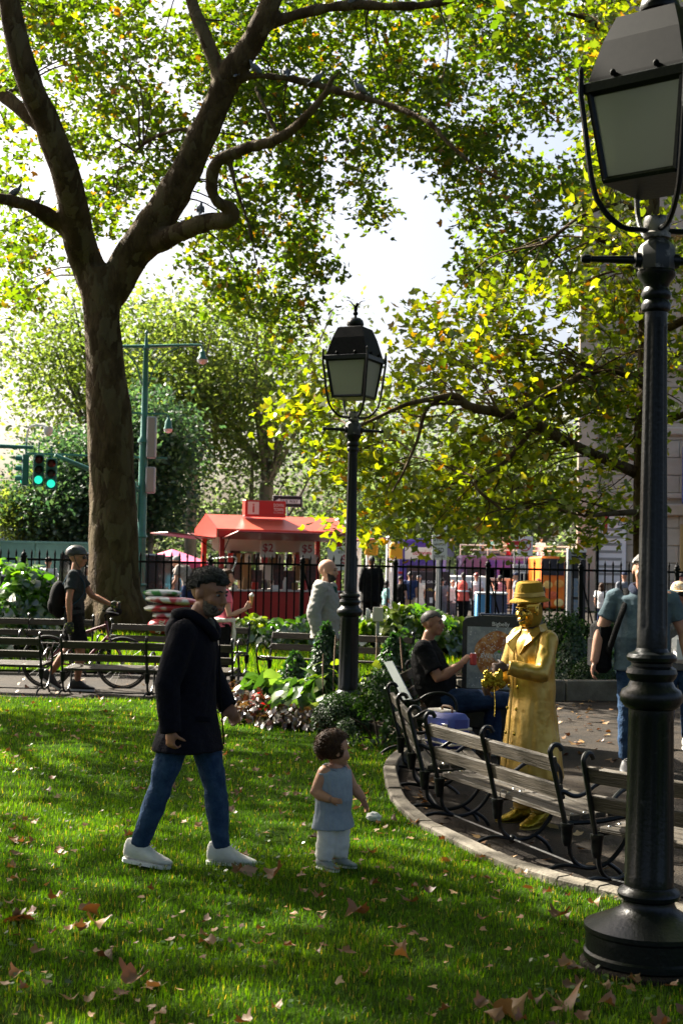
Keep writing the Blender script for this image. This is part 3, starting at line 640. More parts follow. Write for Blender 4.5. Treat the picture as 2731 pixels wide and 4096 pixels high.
# ---------------------------------------------------------------- benches
IRON_PROF = None
def bench(p0, p1, flip, label, zg, group, mid=True, fr=None):
    """p0,p1: ends of the back rail on the ground plan; the seat lies on the left of p0->p1, or right when flip"""
    a = V((p0[0],p0[1],zg)); b = V((p1[0],p1[1],zg)); dd = b-a; L = dd.length; ang = math.atan2(dd.y,dd.x)
    if flip: ang += PI
    T = thing('park_bench', label, 'bench', (a+b)/2, ang, group)
    # local: x along, y forward; back rail at y=-.12
    oy = .12
    xs = [-L/2+.02, 0, L/2-.02] if mid else [-L/2+.02, L/2-.02]
    for x in xs:
        f = MB()
        post = cr([(x,oy+.0,.28),(x,oy-.03,.40),(x,oy-.085,.62),(x,oy-.13,.79),(x,oy-.132,.825),(x,oy-.11,.853),(x,oy-.075,.85),(x,oy-.055,.822)],4); f.tube(post, .0165, 8)
        arm = cr([(x,oy-.065,.57),(x,oy-.04,.575),(x,oy+.03,.545),(x,oy+.10,.555),(x,oy+.20,.615),(x,oy+.32,.635),(x,oy+.42,.60),(x,oy+.46,.52),(x,oy+.445,.42),(x,oy+.385,.25),(x,oy+.27,.135),(x,oy+.12,.11),(x,oy+.02,.18),(x,oy+.0,.30)],4); f.tube(arm, .0145, 8)
        f.tube(cr([(x,oy+.12,.11),(x,oy-.03,.135),(x,oy-.15,.11),(x,oy-.24,.045),(x,oy-.265,-.02)],4), .0135, 8)
        f.tube(cr([(x,oy+.27,.135),(x,oy+.36,.07),(x,oy+.41,-.02)],4), .0135, 8)
        f.lathe([(.022,.25),(.03,.275),(.033,.30),(.036,.355),(.04,.36),(.04,.385),(.02,.39)],14,(x,oy-.012,0))
        f.tube([(x,oy-.01,.385),(x,oy+.22,.385),(x,oy+.44,.415)], .015, 6)
        f.build('iron_frame', m_iron, T)
    segs = list(zip(xs, xs[1:]))
    for (x0,x1) in segs:
        cx, lx = (x0+x1)/2, x1-x0-.012
        for zc, yc in ((.735,oy-.092),(.57,oy-.047)):
            M_ = Matrix.Translation((cx,yc,zc))@Matrix.Rotation(R(14),4,'X')
            MB().box((0,0,0),(lx,.034,.092),M_,.005).build('back_slat', m_wood, T)
        for k in range(5):
            yc = oy+.045+k*.088; M_ = Matrix.Translation((cx,yc,.412+.006*k))@Matrix.Rotation(R(3),4,'X')
            sl = MB().box((0,0,0),(lx+.008,.076,.034),M_,.005).build('seat_slat', m_wood, T)
            bb = MB()
            for q in (-lx/2+.04, lx/2-.04): bb.ell((cx+q,yc,.431+.006*k),(.011,.011,.006),8,4)
            bb.build('bolt', m_bolt, sl)
    MB().tube([(xs[0],oy+.10,.115),(xs[-1],oy+.10,.115)], .009, 6).ell((0,oy+.10,.115),(.04,.03,.03),10,6).build('tie_rod', m_iron, T)
    return T
def top_pt(px, py, zt):
    return G(px, py, zt)
gR = 'curved row of benches round the plaza'; gL = 'benches backing on the lawn'; gF = 'benches on the far side of the path'
zb = lambda p: gz(p.x,p.y)
A, B_ = top_pt(1702,2858,.69), top_pt(2214,2998,.68); bench(A, B_, False, 'iron and wood bench in front of the gold coated performer', -.15, gR)
A2, B2_ = top_pt(1645,2842,.69), top_pt(1557,2740,.70); bench(A2, B2_, True, 'iron and wood bench carrying the blue suitcase', -.14, gR)
A3, B3_ = V((.52,13.25,0)), V((.86,15.1,0)); bench(A3, B3_, True, 'iron and wood bench under the seated man in black', -.05, gR)
A0, B0_ = top_pt(2329,3030,.68), V((2.75,6.55,0)); bench(A0, B0_, False, 'iron and wood bench partly hidden by the near lamp post', -.15, gR)
def flat_bench(px0, py0, px1, py1, d0, d1, flip, label, grp, zt):
    p, q = W(px0,py0,d0), W(px1,py1,d1); return bench(p, q, flip, label, (p.z+q.z)/2-zt, grp)
flat_bench(241,2532,935,2570,18.4,18.2,False,'bench in front of the bicycle, its back to the lawn', gL, .85)
flat_bench(-500,2518,167,2530,18.6,18.4,False,'bench back cut by the picture edge, beside the lawn', gL, .85)
flat_bench(-140,2448,382,2464,22.0,21.9,True,'far bench in front of the leafy hydrangea', gF, .85)
flat_bench(446,2469,1003,2500,21.8,21.3,True,'far bench in front of the big plane trunk', gF, .85)
flat_bench(1088,2505,1660,2535,21.2,20.4,True,'far bench behind the bald man in grey', gF, .85)

# ---------------------------------------------------------------- iron fence
FY = 29.6; fz = gz(0,FY)
fence = thing('iron_fence','long black iron railing with spiked pickets between park and street','fence',(0,FY,fz))
rail = W(1365,2262,FY).z-fz
pick = MB(); pick.tube([(0,0,.05),(0,0,rail+.10)],.0185,6); pick.lathe([(.0185,rail+.10),(.026,rail+.115),(.02,rail+.15),(.002,rail+.215)],6); pick = pick.mesh('picket')
px0 = [-645,-275,96,469,843,1210,1581,1951,2322,2706,3080,3450]
posts = [W(p,2262,FY).x for p in px0]
pm = MB(); pm.box((0,0,(rail+.05)/2),(.09,.09,rail+.05),None,.006); pm.box((0,0,rail+.06),(.12,.12,.05),None,.01); pm.lathe([(.04,rail+.085),(.055,rail+.11),(.04,rail+.14),(.012,rail+.155),(.022,rail+.175),(.004,rail+.21)],10); pm = pm.mesh('fence_post')
for a, x in enumerate(posts):
    link('fence_post', pm, m_ironm, fence, (x,0,0))
    if a < len(posts)-1:
        nx_ = posts[a+1]; k = 12
        for i in range(1,k): link('picket', pick, m_ironm, fence, (x+(nx_-x)*i/k,0,0))
        for z in (rail, .22): MB().box(((x+nx_)/2,0,z),(nx_-x-.09,.05,.045),None,.004).build('rail', m_ironm, fence)
        if a%2 == 1 or a in (8,): MB().tube([(x,.05,rail-.08),(x+.42,.55,.02)],.02,6).build('brace', m_ironm, fence)
# chain hung over the rail
ch = MB(); c0 = W(845,2236,FY-.06); c1 = W(945,2232,FY-.06); c2 = W(915,2335,FY-.08)
pts = cr([tuple(c0),tuple((c0+c1)/2+V((0,-.02,.02))),tuple(c1),tuple(c1.lerp(c2,.5)),tuple(c2)],7)
for i in range(len(pts)-1):
    a, b = V(pts[i]), V(pts[i+1]); mdl = (a+b)/2; t_ = (b-a).normalized(); s_ = V((0,1,0)) if i%2 else t_.cross(V((0,1,0)))
    ch.tube([mdl+t_*math.cos(q)*(b-a).length*.62+s_*math.sin(q)*.016 for q in [2*PI*j/8 for j in range(8)]], .006, 4, closed=True)
tag(ch.build('chain', m_bolt), 'loose steel chain hanging on the iron railing', 'chain')

# ---------------------------------------------------------------- solar litter bin with its poster
m_bin = mat('bin_charcoal', (.022,.023,.022), .45, col2=(.035,.035,.033), ns=30, bump=.1)
m_white = mat('white_print', (.75,.75,.73), .6); m_black = mat('black_print', (.012,.012,.013), .6)
m_poster = mat('poster_grey', (.24,.27,.28), .35, col2=(.5,.52,.5), ns=9, nd=8, lo=.45, hi=.8)
m_bagel = mat('bagel_print', (.36,.10,.02), .4, col2=(.8,.45,.16), ns=16, nd=6, lo=.4, hi=.68)
m_red = mat('red_sticker', (.45,.03,.02), .5)
bb0 = G(2108, 2985, -.03); bz = gz(bb0.x, bb0.y)
bin_ = thing('litter_bin','charcoal solar litter bin with bagel poster behind the performer','litter bin',(1.655,14.25,bz), R(-17))
bw, bd, bh = .70,.68,1.27
MB().box((0,0,.05),(bw+.12,bd+.12,.10),None,.02).build('plinth', m_kerb, bin_)
mb = MB(); mb.box((0,0,.16),(bw+.03,bd+.03,.12),None,.03); mb.build('skirt', m_bin, bin_)
mb = MB(); prof = [(-.34,.2),(.34,.2),(.34,1.13),(.30,1.19),(.1,1.265),(-.15,1.285),(-.30,1.27),(-.34,1.22)]
M_ = Matrix(((0,0,1,-bw/2),(1,0,0,0),(0,1,0,0),(0,0,0,1))); mb.prism(prof, bw, M_); body = mb.build('body', m_bin, bin_, smooth=False)
fr_ = MB(); out = [(-.35,.22),(.35,.22),(.35,1.235),(.30,1.275),(.15,1.30),(-.15,1.30),(-.30,1.275),(-.35,1.235)]
fr_.prism(out, .045, Matrix(((1,0,0,0),(0,0,-1,-.335),(0,1,0,0),(0,0,0,1)))); front = fr_.build('poster_frame', m_bin, bin_, smooth=False)
MB().box((0,-.388,.89),(.60,.006,.60)).build('poster', m_poster, front, smooth=False)
bgl = MB()
for i in range(40):
    a0, a1 = 2*PI*i/40, 2*PI*(i+1)/40
    ro = lambda a: .225+.006*math.sin(5*a); bgl.quad((.0+math.cos(a0)*ro(a0),-.394,.92+math.sin(a0)*ro(a0)*1.02),(.0+math.cos(a1)*ro(a1),-.394,.92+math.sin(a1)*ro(a1)*1.02),(.015+math.cos(a1)*.055,-.394,.91+math.sin(a1)*.055),(.015+math.cos(a0)*.055,-.394,.91+math.sin(a0)*.055))
bgl.build('bagel_print', m_bagel, front, smooth=False)
sd_ = MB()
for i in range(170):
    a = rnd.random()*2*PI; r = rnd.uniform(.06,.22); x, z, q = .0+math.cos(a)*r, .92+math.sin(a)*r, rnd.random()*PI; l = .006; c_, s_ = math.cos(q)*l, math.sin(q)*l
    sd_.quad((x-c_-s_*.5,-.397,z-s_+c_*.5),(x+c_-s_*.5,-.397,z+s_+c_*.5),(x+c_+s_*.5,-.397,z+s_-c_*.5),(x-c_+s_*.5,-.397,z-s_-c_*.5))
for i in range(60):
    x, z = rnd.uniform(-.28,.28), rnd.choice((rnd.uniform(.61,.70),rnd.uniform(1.1,1.18))); l = rnd.uniform(.003,.007); sd_.quad((x-l,-.394,z),(x,-.394,z-l),(x+l,-.394,z),(x,-.394,z+l))
o = sd_.build('seed_print', m_white, front, smooth=False); o['kind'] = 'stuff'
MB().ell((.02,-.398,.955),(.018,.003,.014),10,6).build('green_dot', mat('green_dot',(.12,.42,.04),.5), front)
text('EVERYTHING', .042, face_m((.01,-.401,.91)), m_white, front, bold=.01)
text('Bigbelly', .052, face_m((.03,-.385,1.215)), m_white, front, bold=.006)
text('NEW NEW YORK', .014, face_m((.0,-.386,.52)), m_white, front)
sx = bw/2+.003
MB().box((bw/2+.006,-.10,.80),(.012,.30,.10),None,.004).build('red_sticker', m_red, body)
text('TRASH', .075, face_m((bw/2+.008,-.10,.68),(1,0,0)), m_white, body, bold=.01)
text('Bigbelly', .03, face_m((bw/2+.008,-.10,.33),(1,0,0)), m_white, body)
MB().tube(cr([(bw/2,-.1,1.06),(bw/2+.08,-.1,1.06),(bw/2+.1,-.1,1.0),(bw/2+.04,-.1,.94)],4),.012,6).box((bw/2+.07,-.1,1.075),(.1,.26,.02),None,.006).build('hopper_handle', m_bin, body)
MB().box((0,.05,1.29),(.5,.45,.02),Matrix.Rotation(R(-6),4,'X'),.005).build('solar_panel', mat('solar_panel',(.02,.025,.04),.15), body)

# ---------------------------------------------------------------- red information kiosk on the street
m_kred = mat('kiosk_red', (.55,.022,.008), .38, col2=(.48,.018,.008), ns=3)
m_kroof = mat('kiosk_roof', (.58,.10,.055), .45, col2=(.52,.08,.045), ns=3, spec=.4)
m_cream = mat('cream_panel', (.68,.63,.55), .6); m_card = mat('brown_card', (.30,.16,.06), .8); m_dark = mat('dark_stock', (.035,.03,.03), .6, col2=(.14,.05,.04), ns=12)
kc_ = W(1082, 2330, 36.8); kz = gz(0,36.8)
ki = thing('kiosk','bright red information kiosk with gable roof and raised flaps','kiosk',(kc_.x,kc_.y,kz),R(22))
KL, KD = 3.35, 1.75; ez, rz_ = 2.50, 2.93
for sx_ in (-1,1):
    for sy_ in (-1,1): MB().box((sx_*(KL/2-.1),sy_*(KD/2-.1),ez/2),(.12,.12,ez),None,.01).build('post', m_kred, ki)
MB().box((0,0,.5),(KL,KD,1.0),None,.015).build('counter_base', m_kred, ki)
MB().box((0,0,1.02),(KL+.12,KD+.12,.04),None,.008).build('counter', m_cream, ki)
mb = MB(); mb.prism([(-KD/2-.08,ez),(KD/2+.08,ez),(KD/2+.08,ez+.05),(0,rz_),(-KD/2-.08,ez+.05)], KL+.16, Matrix(((0,0,1,-KL/2-.08),(1,0,0,0),(0,1,0,0),(0,0,0,1)))); rf = mb.build('roof', m_kroof, ki, smooth=False)
for s in (-1,1): MB().prism([(-KD/2-.085,ez-.16),(KD/2+.085,ez-.16),(KD/2+.085,ez+.055),(0,rz_+.008),(-KD/2-.085,ez+.055)], .02, Matrix(((0,0,1,s*(KL/2+.082)-(.0 if s>0 else .02)),(1,0,0,0),(0,1,0,0),(0,0,0,1)))).build('gable', m_kred, ki, smooth=False)
for s in (-1,1): MB().box((0,s*(KD/2+.06),ez-.08),(KL+.1,.05,.16),None,.006).build('fascia', m_kred, ki)
m_flap = mat('flap_dark_red', (.20,.012,.010), .3)
def flap(c, d, M_, nm='flap'):
    f = MB().box(c,d,M_,.01).build(nm, m_flap, ki); return f
for s in (-1,1):
    M_ = Matrix.Translation((0,s*(KD/2+.08),ez-.19))@Matrix.Rotation(R(-s*-7),4,'X'); flap((0,s*.62,0),(KL-.1,1.24,.035),M_)
    for q in (-1,1): MB().tube([(q*(KL/2-.15),s*(KD/2-.05),2.0),(q*(KL/2-.1),s*(KD/2+.75),2.5)],.012,6).build('stay', m_ironm, ki)
    M_ = Matrix.Translation((s*(KL/2+.08),0,ez-.19))@Matrix.Rotation(R(s*-5),4,'Y'); flap((s*.62,0,0),(1.24,KD-.1,.035),M_)
    MB().tube([(s*(KL/2-.02),-.5,2.0),(s*(KL/2+.7),-.5,2.45)],.012,6).build('stay', m_ironm, ki)
sg = MB().box((-.30,-.25,rz_+.17),(1.10,.22,.42),None,.01).build('sign_box', m_kred, ki)
m_wp = mat('white_panel',(.78,.76,.72),.5)
MB().box((-.63,-.365,rz_+.18),(.30,.006,.32)).build('info_panel', m_wp, sg, smooth=False)
text('i', .22, face_m((-.63,-.371,rz_+.18)), m_kred, sg, bold=.02)
text('DOWN', .085, face_m((.05,-.364,rz_+.27)), m_wp, sg, width=.27, bold=.02); text('TOWN', .085, face_m((.05,-.364,rz_+.16)), m_wp, sg, width=.27, bold=.02); text('ALLIANCE', .035, face_m((.05,-.364,rz_+.08)), m_wp, sg, width=.27)
MB().box((-.25,.3,2.25),(2.5,.03,.5),None,.005).build('back_panel', m_wp, ki)
for x, big, small in ((-.28,'$2','MAGNET'),(.78,'$5','HAT')):
    bd_ = MB().box((x,-.55,2.14),(.40,.012,.56)).build('price_board', m_wp, ki, smooth=False)
    text(big, .24, face_m((x,-.56,2.09)), mat('price_red',(.42,.02,.04),.5), bd_, bold=.015); text(small, .07, face_m((x,-.56,2.34)), m_black, bd_, bold=.01)
for i in range(9): MB().box((-1.2+i*.3,.35,1.28+.18*((i*5)%3)),(.27,.3,.5+.25*((i*7)%3)),None,.01).build('shelf_box', (m_dark,m_card,m_cream,m_dark,m_dark)[(i*3)%5], ki)
for i in range(12): MB().box((-1.25+i*.225,.15,1.82),(.17,.03,.26),None,.005).build('hanging_bag', (m_dark,m_kred,m_card,m_cream)[(i*5)%4], ki)
for i in range(10):
    x = -1.2+i*.27; c_ = (m_cream,m_kred,m_wp,m_card,m_dark)[(i*3)%5]; p = ki.matrix_world
    q = Matrix.Translation(ki.location)@Matrix.Rotation(R(22),4,'Z')@V((x,-.7,1.04)); mb = MB(); hh = .12+.1*((i*7)%4)/3
    if i%2: mb.lathe([(.05,0),(.06,.01),(.06,hh),(.03,hh+.05),(.025,hh+.1)],12)
    else: mb.box((0,0,hh/2),(.16,.14,hh),None,.01)
    tag(mb.build('souvenir', c_, None, loc=q), '%s souvenir on the kiosk counter, %s from the left end' % (('cream box','red bottle','white box','brown bottle','dark box')[i%5] if 0 else ('boxed','bottled')[i%2], ('first','second','third','fourth','fifth','sixth','seventh','eighth','ninth','tenth')[i]), 'souvenir', 'souvenirs on the kiosk counter')
kb_ = W(1385,2330,34.8); kt = thing('price_sign','white keychain price card on a rack beside the kiosk','sign',(kb_.x,kb_.y,gz(0,34.8)))
MB().tube([(0,0,0),(0,0,1.5)],.015,6).build('stand', m_ironm, kt); MB().box((0,0,1.75),(.42,.02,.58),Matrix.Rotation(R(-8),4,'Y'),.004).build('card', m_wp, kt); text('KEYCHAIN', .07, face_m((.02,-.013,1.93),roll=R(8)), m_black, kt, bold=.01); text('$1', .26, face_m((0,-.013,1.72),roll=R(8)), MATS['price_red'], kt, bold=.015)
# ---------------------------------------------------------------- signs
m_grn = mat('street_green', (.02,.14,.11), .35, col2=(.03,.18,.14), ns=5); m_galv = mat('galvanised', (.30,.31,.31), .45, .6); m_sign = mat('sign_white', (.80,.80,.78), .45)
def pole_sign(name, label, px, py, d, wd, ht, hp=None, ang=0, back=None):
    p = W(px,py,d); g = gz(0,d); T = thing(name, label, 'sign', (p.x,p.y,g), ang); h = p.z-g
    MB().tube([(0,.04,0),(0,.04,h+ht/2+.03)],.03,8).build('pole', m_galv, T)
    pl = MB().box((0,0,h),(wd,.008,ht),None,.003).build('plate', m_sign, T); return T, pl, h
T, pl, h = pole_sign('stop_line_sign','white STOP HERE ON RED SIGNAL sign on a street pole',1757,2190,33,.36*1.0,.58,ang=R(-14))
for s_, z, hh in (('STOP',.20,.105),('HERE ON',.07,.05),('RED',-.06,.105),('SIGNAL',-.205,.055)): text(s_, hh, face_m((0,-.006,h+z)), m_black, pl, width=.27 if len(s_)>3 else .2, bold=.01)
T, pl, h = pole_sign('one_way_sign','black and white ONE WAY arrow sign above the kiosk roof',1150,2006,44,.92,.36)
MB().box((0,-.006,h),(.90,.004,.34)).build('black_field', m_black, pl, smooth=False)
MB().prism([(-.40,0),(-.24,.10),(-.24,.065),(.40,.065),(.40,-.065),(-.24,-.065),(-.24,-.10)],.003,face_m((0,-.009,h))).build('arrow', m_sign, pl, smooth=False)
text('ONE WAY', .10, face_m((.05,-.014,h)), m_black, pl, width=.55, bold=.012)
T, pl, h = pole_sign('one_way_sign','leaf hidden white and black sign above the stop sign',1752,2115,33.2,.40,.16); MB().box((0,-.006,h-.05),(.38,.003,.04)).build('black_field', m_black, pl, smooth=False)
T, pl, h = pole_sign('no_turn_sign','square no right turn sign beyond the purple bus',2098,2184,56,.62,.76)
m_rr = mat('sign_red',(.5,.02,.02),.5)
MB().tube([(math.cos(a)*.22,-.012,h+.03+math.sin(a)*.22) for a in [2*PI*i/24 for i in range(24)]],.022,5,closed=True).tube([(-.15,-.012,h+.18),(.15,-.012,h-.12)],.02,5).build('red_ring', m_rr, pl)
MB().tube([(-.06,-.008,h-.1),(-.06,-.008,h+.08),(.06,-.008,h+.12)],.02,5).prism([(0,-.07),(.12,0),(0,.07)],.006,face_m((.05,-.012,h+.12))).build('arrow_mark', m_black, pl, smooth=False)
T, pl, h = pole_sign('street_sign','small red sign on the pole before the tour bus',2058,2180,50,.40,.30); MB().box((0,-.006,h),(.38,.003,.28)).build('red_field', m_rr, pl, smooth=False); MB().box((0,-.009,h-.03),(.26,.003,.05)).build('white_bar', m_sign, pl, smooth=False)
T, pl, h = pole_sign('road_work_sign','low white ROAD WORK sign in front of the purple bus',2080,2275,52,.56,.34)
text('ROAD', .09, face_m((0,-.006,h+.07)), m_black, pl, bold=.012); text('WORK', .09, face_m((0,-.006,h-.07)), m_black, pl, bold=.012)
# ---------------------------------------------------------------- green street light and traffic signals
gp = W(562,2330,39); gb = gz(0,39); H_ = lambda py, px=575: W(px,py,39).z-gb
sl = thing('street_light','tall green cast iron street light with scrolled double arm','street light',(gp.x,gp.y,gb))
hT = H_(1330); MB().lathe([(.24,0),(.24,.5),(.17,.6),(.15,1.1),(.19,1.15),(.14,1.2),(.13,hT*.30),(.17,hT*.305),(.13,hT*.315),(.115,hT*.62),(.17,hT*.625),(.17,hT*.632),(.10,hT*.645),(.085,hT*.8),(.07,hT*.94),(.10,hT*.945),(.06,hT*.955),(.03,hT*.99),(.05,hT),(.01,hT+.08)],16).build('pole', m_grn, sl)
za = H_(1385); 
MB().tube([(-1.5,0,za-.04),(0,0,za),(1.3,0,za+.06),(1.52,0,za+.06),(1.55,0,za-.05)],[.04,.05,.04,.035,.03],8).build('arm', m_grn, sl)
for s in (-1,1): MB().tube(cr([(s*.9,0,za-.02),(s*.55,0,za-.2),(s*.25,0,za-.55),(s*.08,0,za-1.1)],5),.022,6).tube([(s*.3+math.cos(a)*.12,0,za-.2+math.sin(a)*.12) for a in [2*PI*i/14 for i in range(14)]],.012,5,closed=True).build('scroll', m_grn, sl)
lh = MB().lathe([(.03,0),(.04,-.06),(.08,-.10),(.09,-.22),(.14,-.28),(.15,-.32)],16,(1.55,0,za-.02)).build('lamp_head', m_grn, sl)
MB().lathe([(.14,-.32),(.13,-.38),(.08,-.43),(.01,-.45)],16,(1.55,0,za-.02)).build('globe', m_sign, lh)
for py in (1750,1920):
    z = H_(py); MB().box((.22,-.05,z),(.26,.24,1.15 if py<1800 else .72),None,.03).build('control_box', m_galv, sl)
z2 = H_(1655); MB().tube([(-1.0,0,z2+.03),(.62,0,z2),(.64,0,z2-.06)],.03,6).build('low_arm', m_grn, sl)
l2 = MB().lathe([(.03,0),(.04,-.08),(.09,-.15),(.10,-.28),(.13,-.36)],14,(.66,0,z2-.05)).build('lamp_head', m_grn, sl); MB().lathe([(.12,-.36),(.10,-.43),(.01,-.48)],14,(.66,0,z2-.05)).build('globe', m_sign, l2)
z3 = H_(1832); MB().tube([(-3.2,0,z3+.06),(-1,0,z3+.03),(.65,0,z3)],.035,6).build('cross_arm', m_grn, sl)
q0, q1 = W(220,1820,38)-gp, W(570,1965,39)-gp; q0.z += gp.z-gb; q1.z += gp.z-gb
MB().tube([tuple(q0),tuple(q0.lerp(q1,.5)),tuple(q1)],[.05,.07,.08],8).build('mast_arm', m_grn, sl)
MB().box((-.28,-.1,H_(2000)),(.26,.26,1.0),None,.03).build('signal_box', m_grn, sl)
m_lgr = mat('green_lens',(.02,.75,.45),.2,emit=.3); m_lrd = mat('red_lens_off',(.10,.008,.012),.15); m_lyl = mat('amber_lens_off',(.03,.02,.02),.15)
def signal(px, py, d, rz, label, lit=True):
    p = W(px,py,d); T = thing('traffic_signal', label, 'traffic light', p, rz, 'green traffic signals over the street'); T.scale = (.78,.78,.78)
    hs = MB().box((0,0,0),(.36,.22,1.06),None,.03).build('housing', m_grn, T)
    MB().tube([(0,0,.53),(0,0,.95)],.03,6).build('hanger', m_grn, T)
    for i, (z, mm) in enumerate(((.34,m_lrd),(0,m_lyl),(-.34,m_lgr if lit else m_lyl))):
        MB().tube([(math.cos(a)*.15,-.11+.0*a,z+math.sin(a)*.15) for a in [2*PI*j/16 for j in range(16)]],.014,5,closed=True).build('bezel', m_grn, hs)
        MB().ell((0,-.11,z),(.135,.05,.135),14,8).build('lens', mm, hs)
        v_ = MB(); n_ = 12
        for j in range(n_):
            a0, a1 = PI*(-.05+1.1*j/n_), PI*(-.05+1.1*(j+1)/n_); f = lambda a, r, y: (math.cos(a)*r, y, z+math.sin(a)*r)
            v_.quad(f(a0,.155,-.11),f(a1,.155,-.11),f(a1,.15,-.33),f(a0,.15,-.33)); v_.quad(f(a0,.145,-.33),f(a1,.145,-.33),f(a1,.149,-.11),f(a0,.149,-.11))
        v_.build('visor', m_grn, hs)
    return T
signal(103,1880,37.5,R(-80),'traffic signal turned sideways, leftmost of the three hanging')
signal(155,1880,37.5,R(15),'middle traffic signal of the hanging three, showing green')
signal(206,1895,37.5,R(12),'traffic signal nearest the plane trunk, showing green')
mp = W(-160,1785,37.5); ma = thing('signal_mast','green mast arm reaching in over the left picture edge','mast arm',(mp.x,mp.y,gz(0,37.5)))
zz = mp.z-gz(0,37.5); r_ = W(135,1790,37.5)-mp
MB().tube([(0,0,0),(0,0,zz+.4)],[.13,.09],10).build('pole', m_grn, ma); MB().tube([(0,0,zz+.05),tuple(V((0,0,zz))+r_)],[.07,.05],8).build('arm', m_grn, ma)

cp = W(108,1770,37.6); cc = thing('security_camera','white dome camera on a curved white arm by the signals','camera',(cp.x,cp.y,cp.z))
MB().tube(cr([(0,0,-.25),(0,0,.2),(.1,0,.42),(.35,0,.46),(.55,0,.42)],5),.028,6).build('arm', m_sign, cc); MB().lathe([(.12,.0),(.13,-.1),(.11,-.16),(.06,-.22),(.01,-.24)],14,(.56,0,.42)).build('dome', m_sign, cc)
m_yel = mat('signal_yellow',(.72,.38,.02),.45)
for i,(px,py,d,lb) in enumerate(((1484,2190,46,'yellow pedestrian signal box left of the white posts'),(1583,2205,46,'yellow pedestrian signal box by the purple bus'),(531,2182,44,'yellow signal box beside the big plane trunk'))):
    p = W(px,py,d); g = gz(0,d); T = thing('pedestrian_signal', lb, 'signal', (p.x,p.y,g)); h = p.z-g
    MB().box((0,-.15,h),(.42,.28,.5),None,.03).build('housing', m_yel, T); MB().tube([(-.1,.05,0),(-.1,.05,h+.3)],.06,8).build('pole', m_sign, T)
for i,(px,d) in enumerate(((1435,47),(1556,47))):
    p = W(px,2150,d); g = gz(0,d); T = thing('white_post', ('white street post left of the yellow signal box','white street post right of the man in black')[i], 'post', (p.x,p.y,g)); MB().tube([(0,0,0),(0,0,p.z-g)],.10,10).ell((0,0,p.z-g),(.1,.1,.05),10,6).build('shaft', m_sign, T)
# ================================================================ people
def skinmat(n, c, c2): return mat('skin_'+n, c, .5, col2=c2, ns=18, spec=.4, bump=.08, bs=120)
sk_tan = skinmat('tan', (.30,.135,.075), (.36,.17,.10)); sk_light = skinmat('light', (.46,.24,.16), (.52,.28,.19)); sk_dark = skinmat('dark', (.055,.028,.018), (.075,.04,.026)); sk_child = skinmat('child', (.42,.20,.115), (.48,.24,.14)); sk_gold = mat('gold_mask', (.62,.38,.06), .26, .85, col2=(.52,.30,.04), ns=8)
def cloth(n, c, c2=None, r=.85, ns=25, bump=.35, bs=70, **k):
    k.setdefault('spec', .12); return mat('cloth_'+n, c, r, col2=c2 or tuple(min(1,x*1.35+.004) for x in c), ns=ns, bump=bump, bs=bs, **k)
m_hairblk = mat('hair_black', (.012,.010,.009), .5, col2=(.05,.048,.046), ns=22, bump=.9, bs=60, spec=.15); m_hairbrn = mat('hair_brown', (.030,.014,.007), .5, col2=(.075,.035,.015), ns=18, bump=.9, bs=60, spec=.15); m_hairgry = mat('hair_grey', (.16,.15,.14), .6, col2=(.32,.31,.30), ns=20, bump=.9, bs=60, spec=.15); m_beardg = mat('beard_grey', (.05,.035,.028), .8, col2=(.22,.18,.15), ns=45, bump=.8, bs=90, spec=.1); m_hairslt = mat('hair_salt', (.008,.008,.008), .6, col2=(.05,.05,.05), ns=40, bump=.9, bs=60, spec=.15)
m_eye = mat('eye_white', (.30,.28,.26), .25); m_iris = mat('eye_dark', (.012,.008,.006), .15); m_lip = mat('lips', (.28,.09,.07), .5)
def rot_to(fwd, up=(0,0,1)):
    x = V(fwd).normalized(); y = V(up).cross(x).normalized(); z = x.cross(y)
    return Matrix(((x.x,y.x,z.x,0),(x.y,y.y,z.y,0),(x.z,y.z,z.z,0),(0,0,0,1)))
def head_shape(mb, M, k=1.0, child=False):
    E = lambda c, r, n=14, m=10: mb.ell(V(c)*k, tuple(a*k for a in r), n, m, M)
    E((-.012,0,.03),(.1,.079,.092),18,14)
    if child:
        E((.02,0,-.03),(.072,.07,.07)); E((.06,.03,-.04),(.03,.034,.034)); E((.06,-.03,-.04),(.03,.034,.034)); E((.06,0,-.085),(.026,.03,.02)); E((.088,0,-.028),(.012,.011,.011))
    else:
        E((.022,0,-.03),(.068,.064,.085)); E((.052,0,-.088),(.032,.034,.026)); E((.0,0,-.07),(.06,.058,.045)); E((.083,0,.022),(.016,.05,.012)); E((.058,.036,-.025),(.028,.026,.03)); E((.058,-.036,-.025),(.028,.026,.03))
        mb.tube([M@(V(p)*k) for p in ((.086,0,.018),(.100,0,-.008),(.112,0,-.030),(.098,0,-.040))], [.009*k,.011*k,.015*k,.010*k], 8)
        E((.100,.010,-.036),(.010,.009,.008)); E((.100,-.010,-.036),(.010,.009,.008)); E((.088,0,-.060),(.010,.024,.007)); E((.087,0,-.071),(.011,.020,.007))
    for s in (-1,1): E((-.005,s*.080,-.004),(.020,.009,.033),10,8)
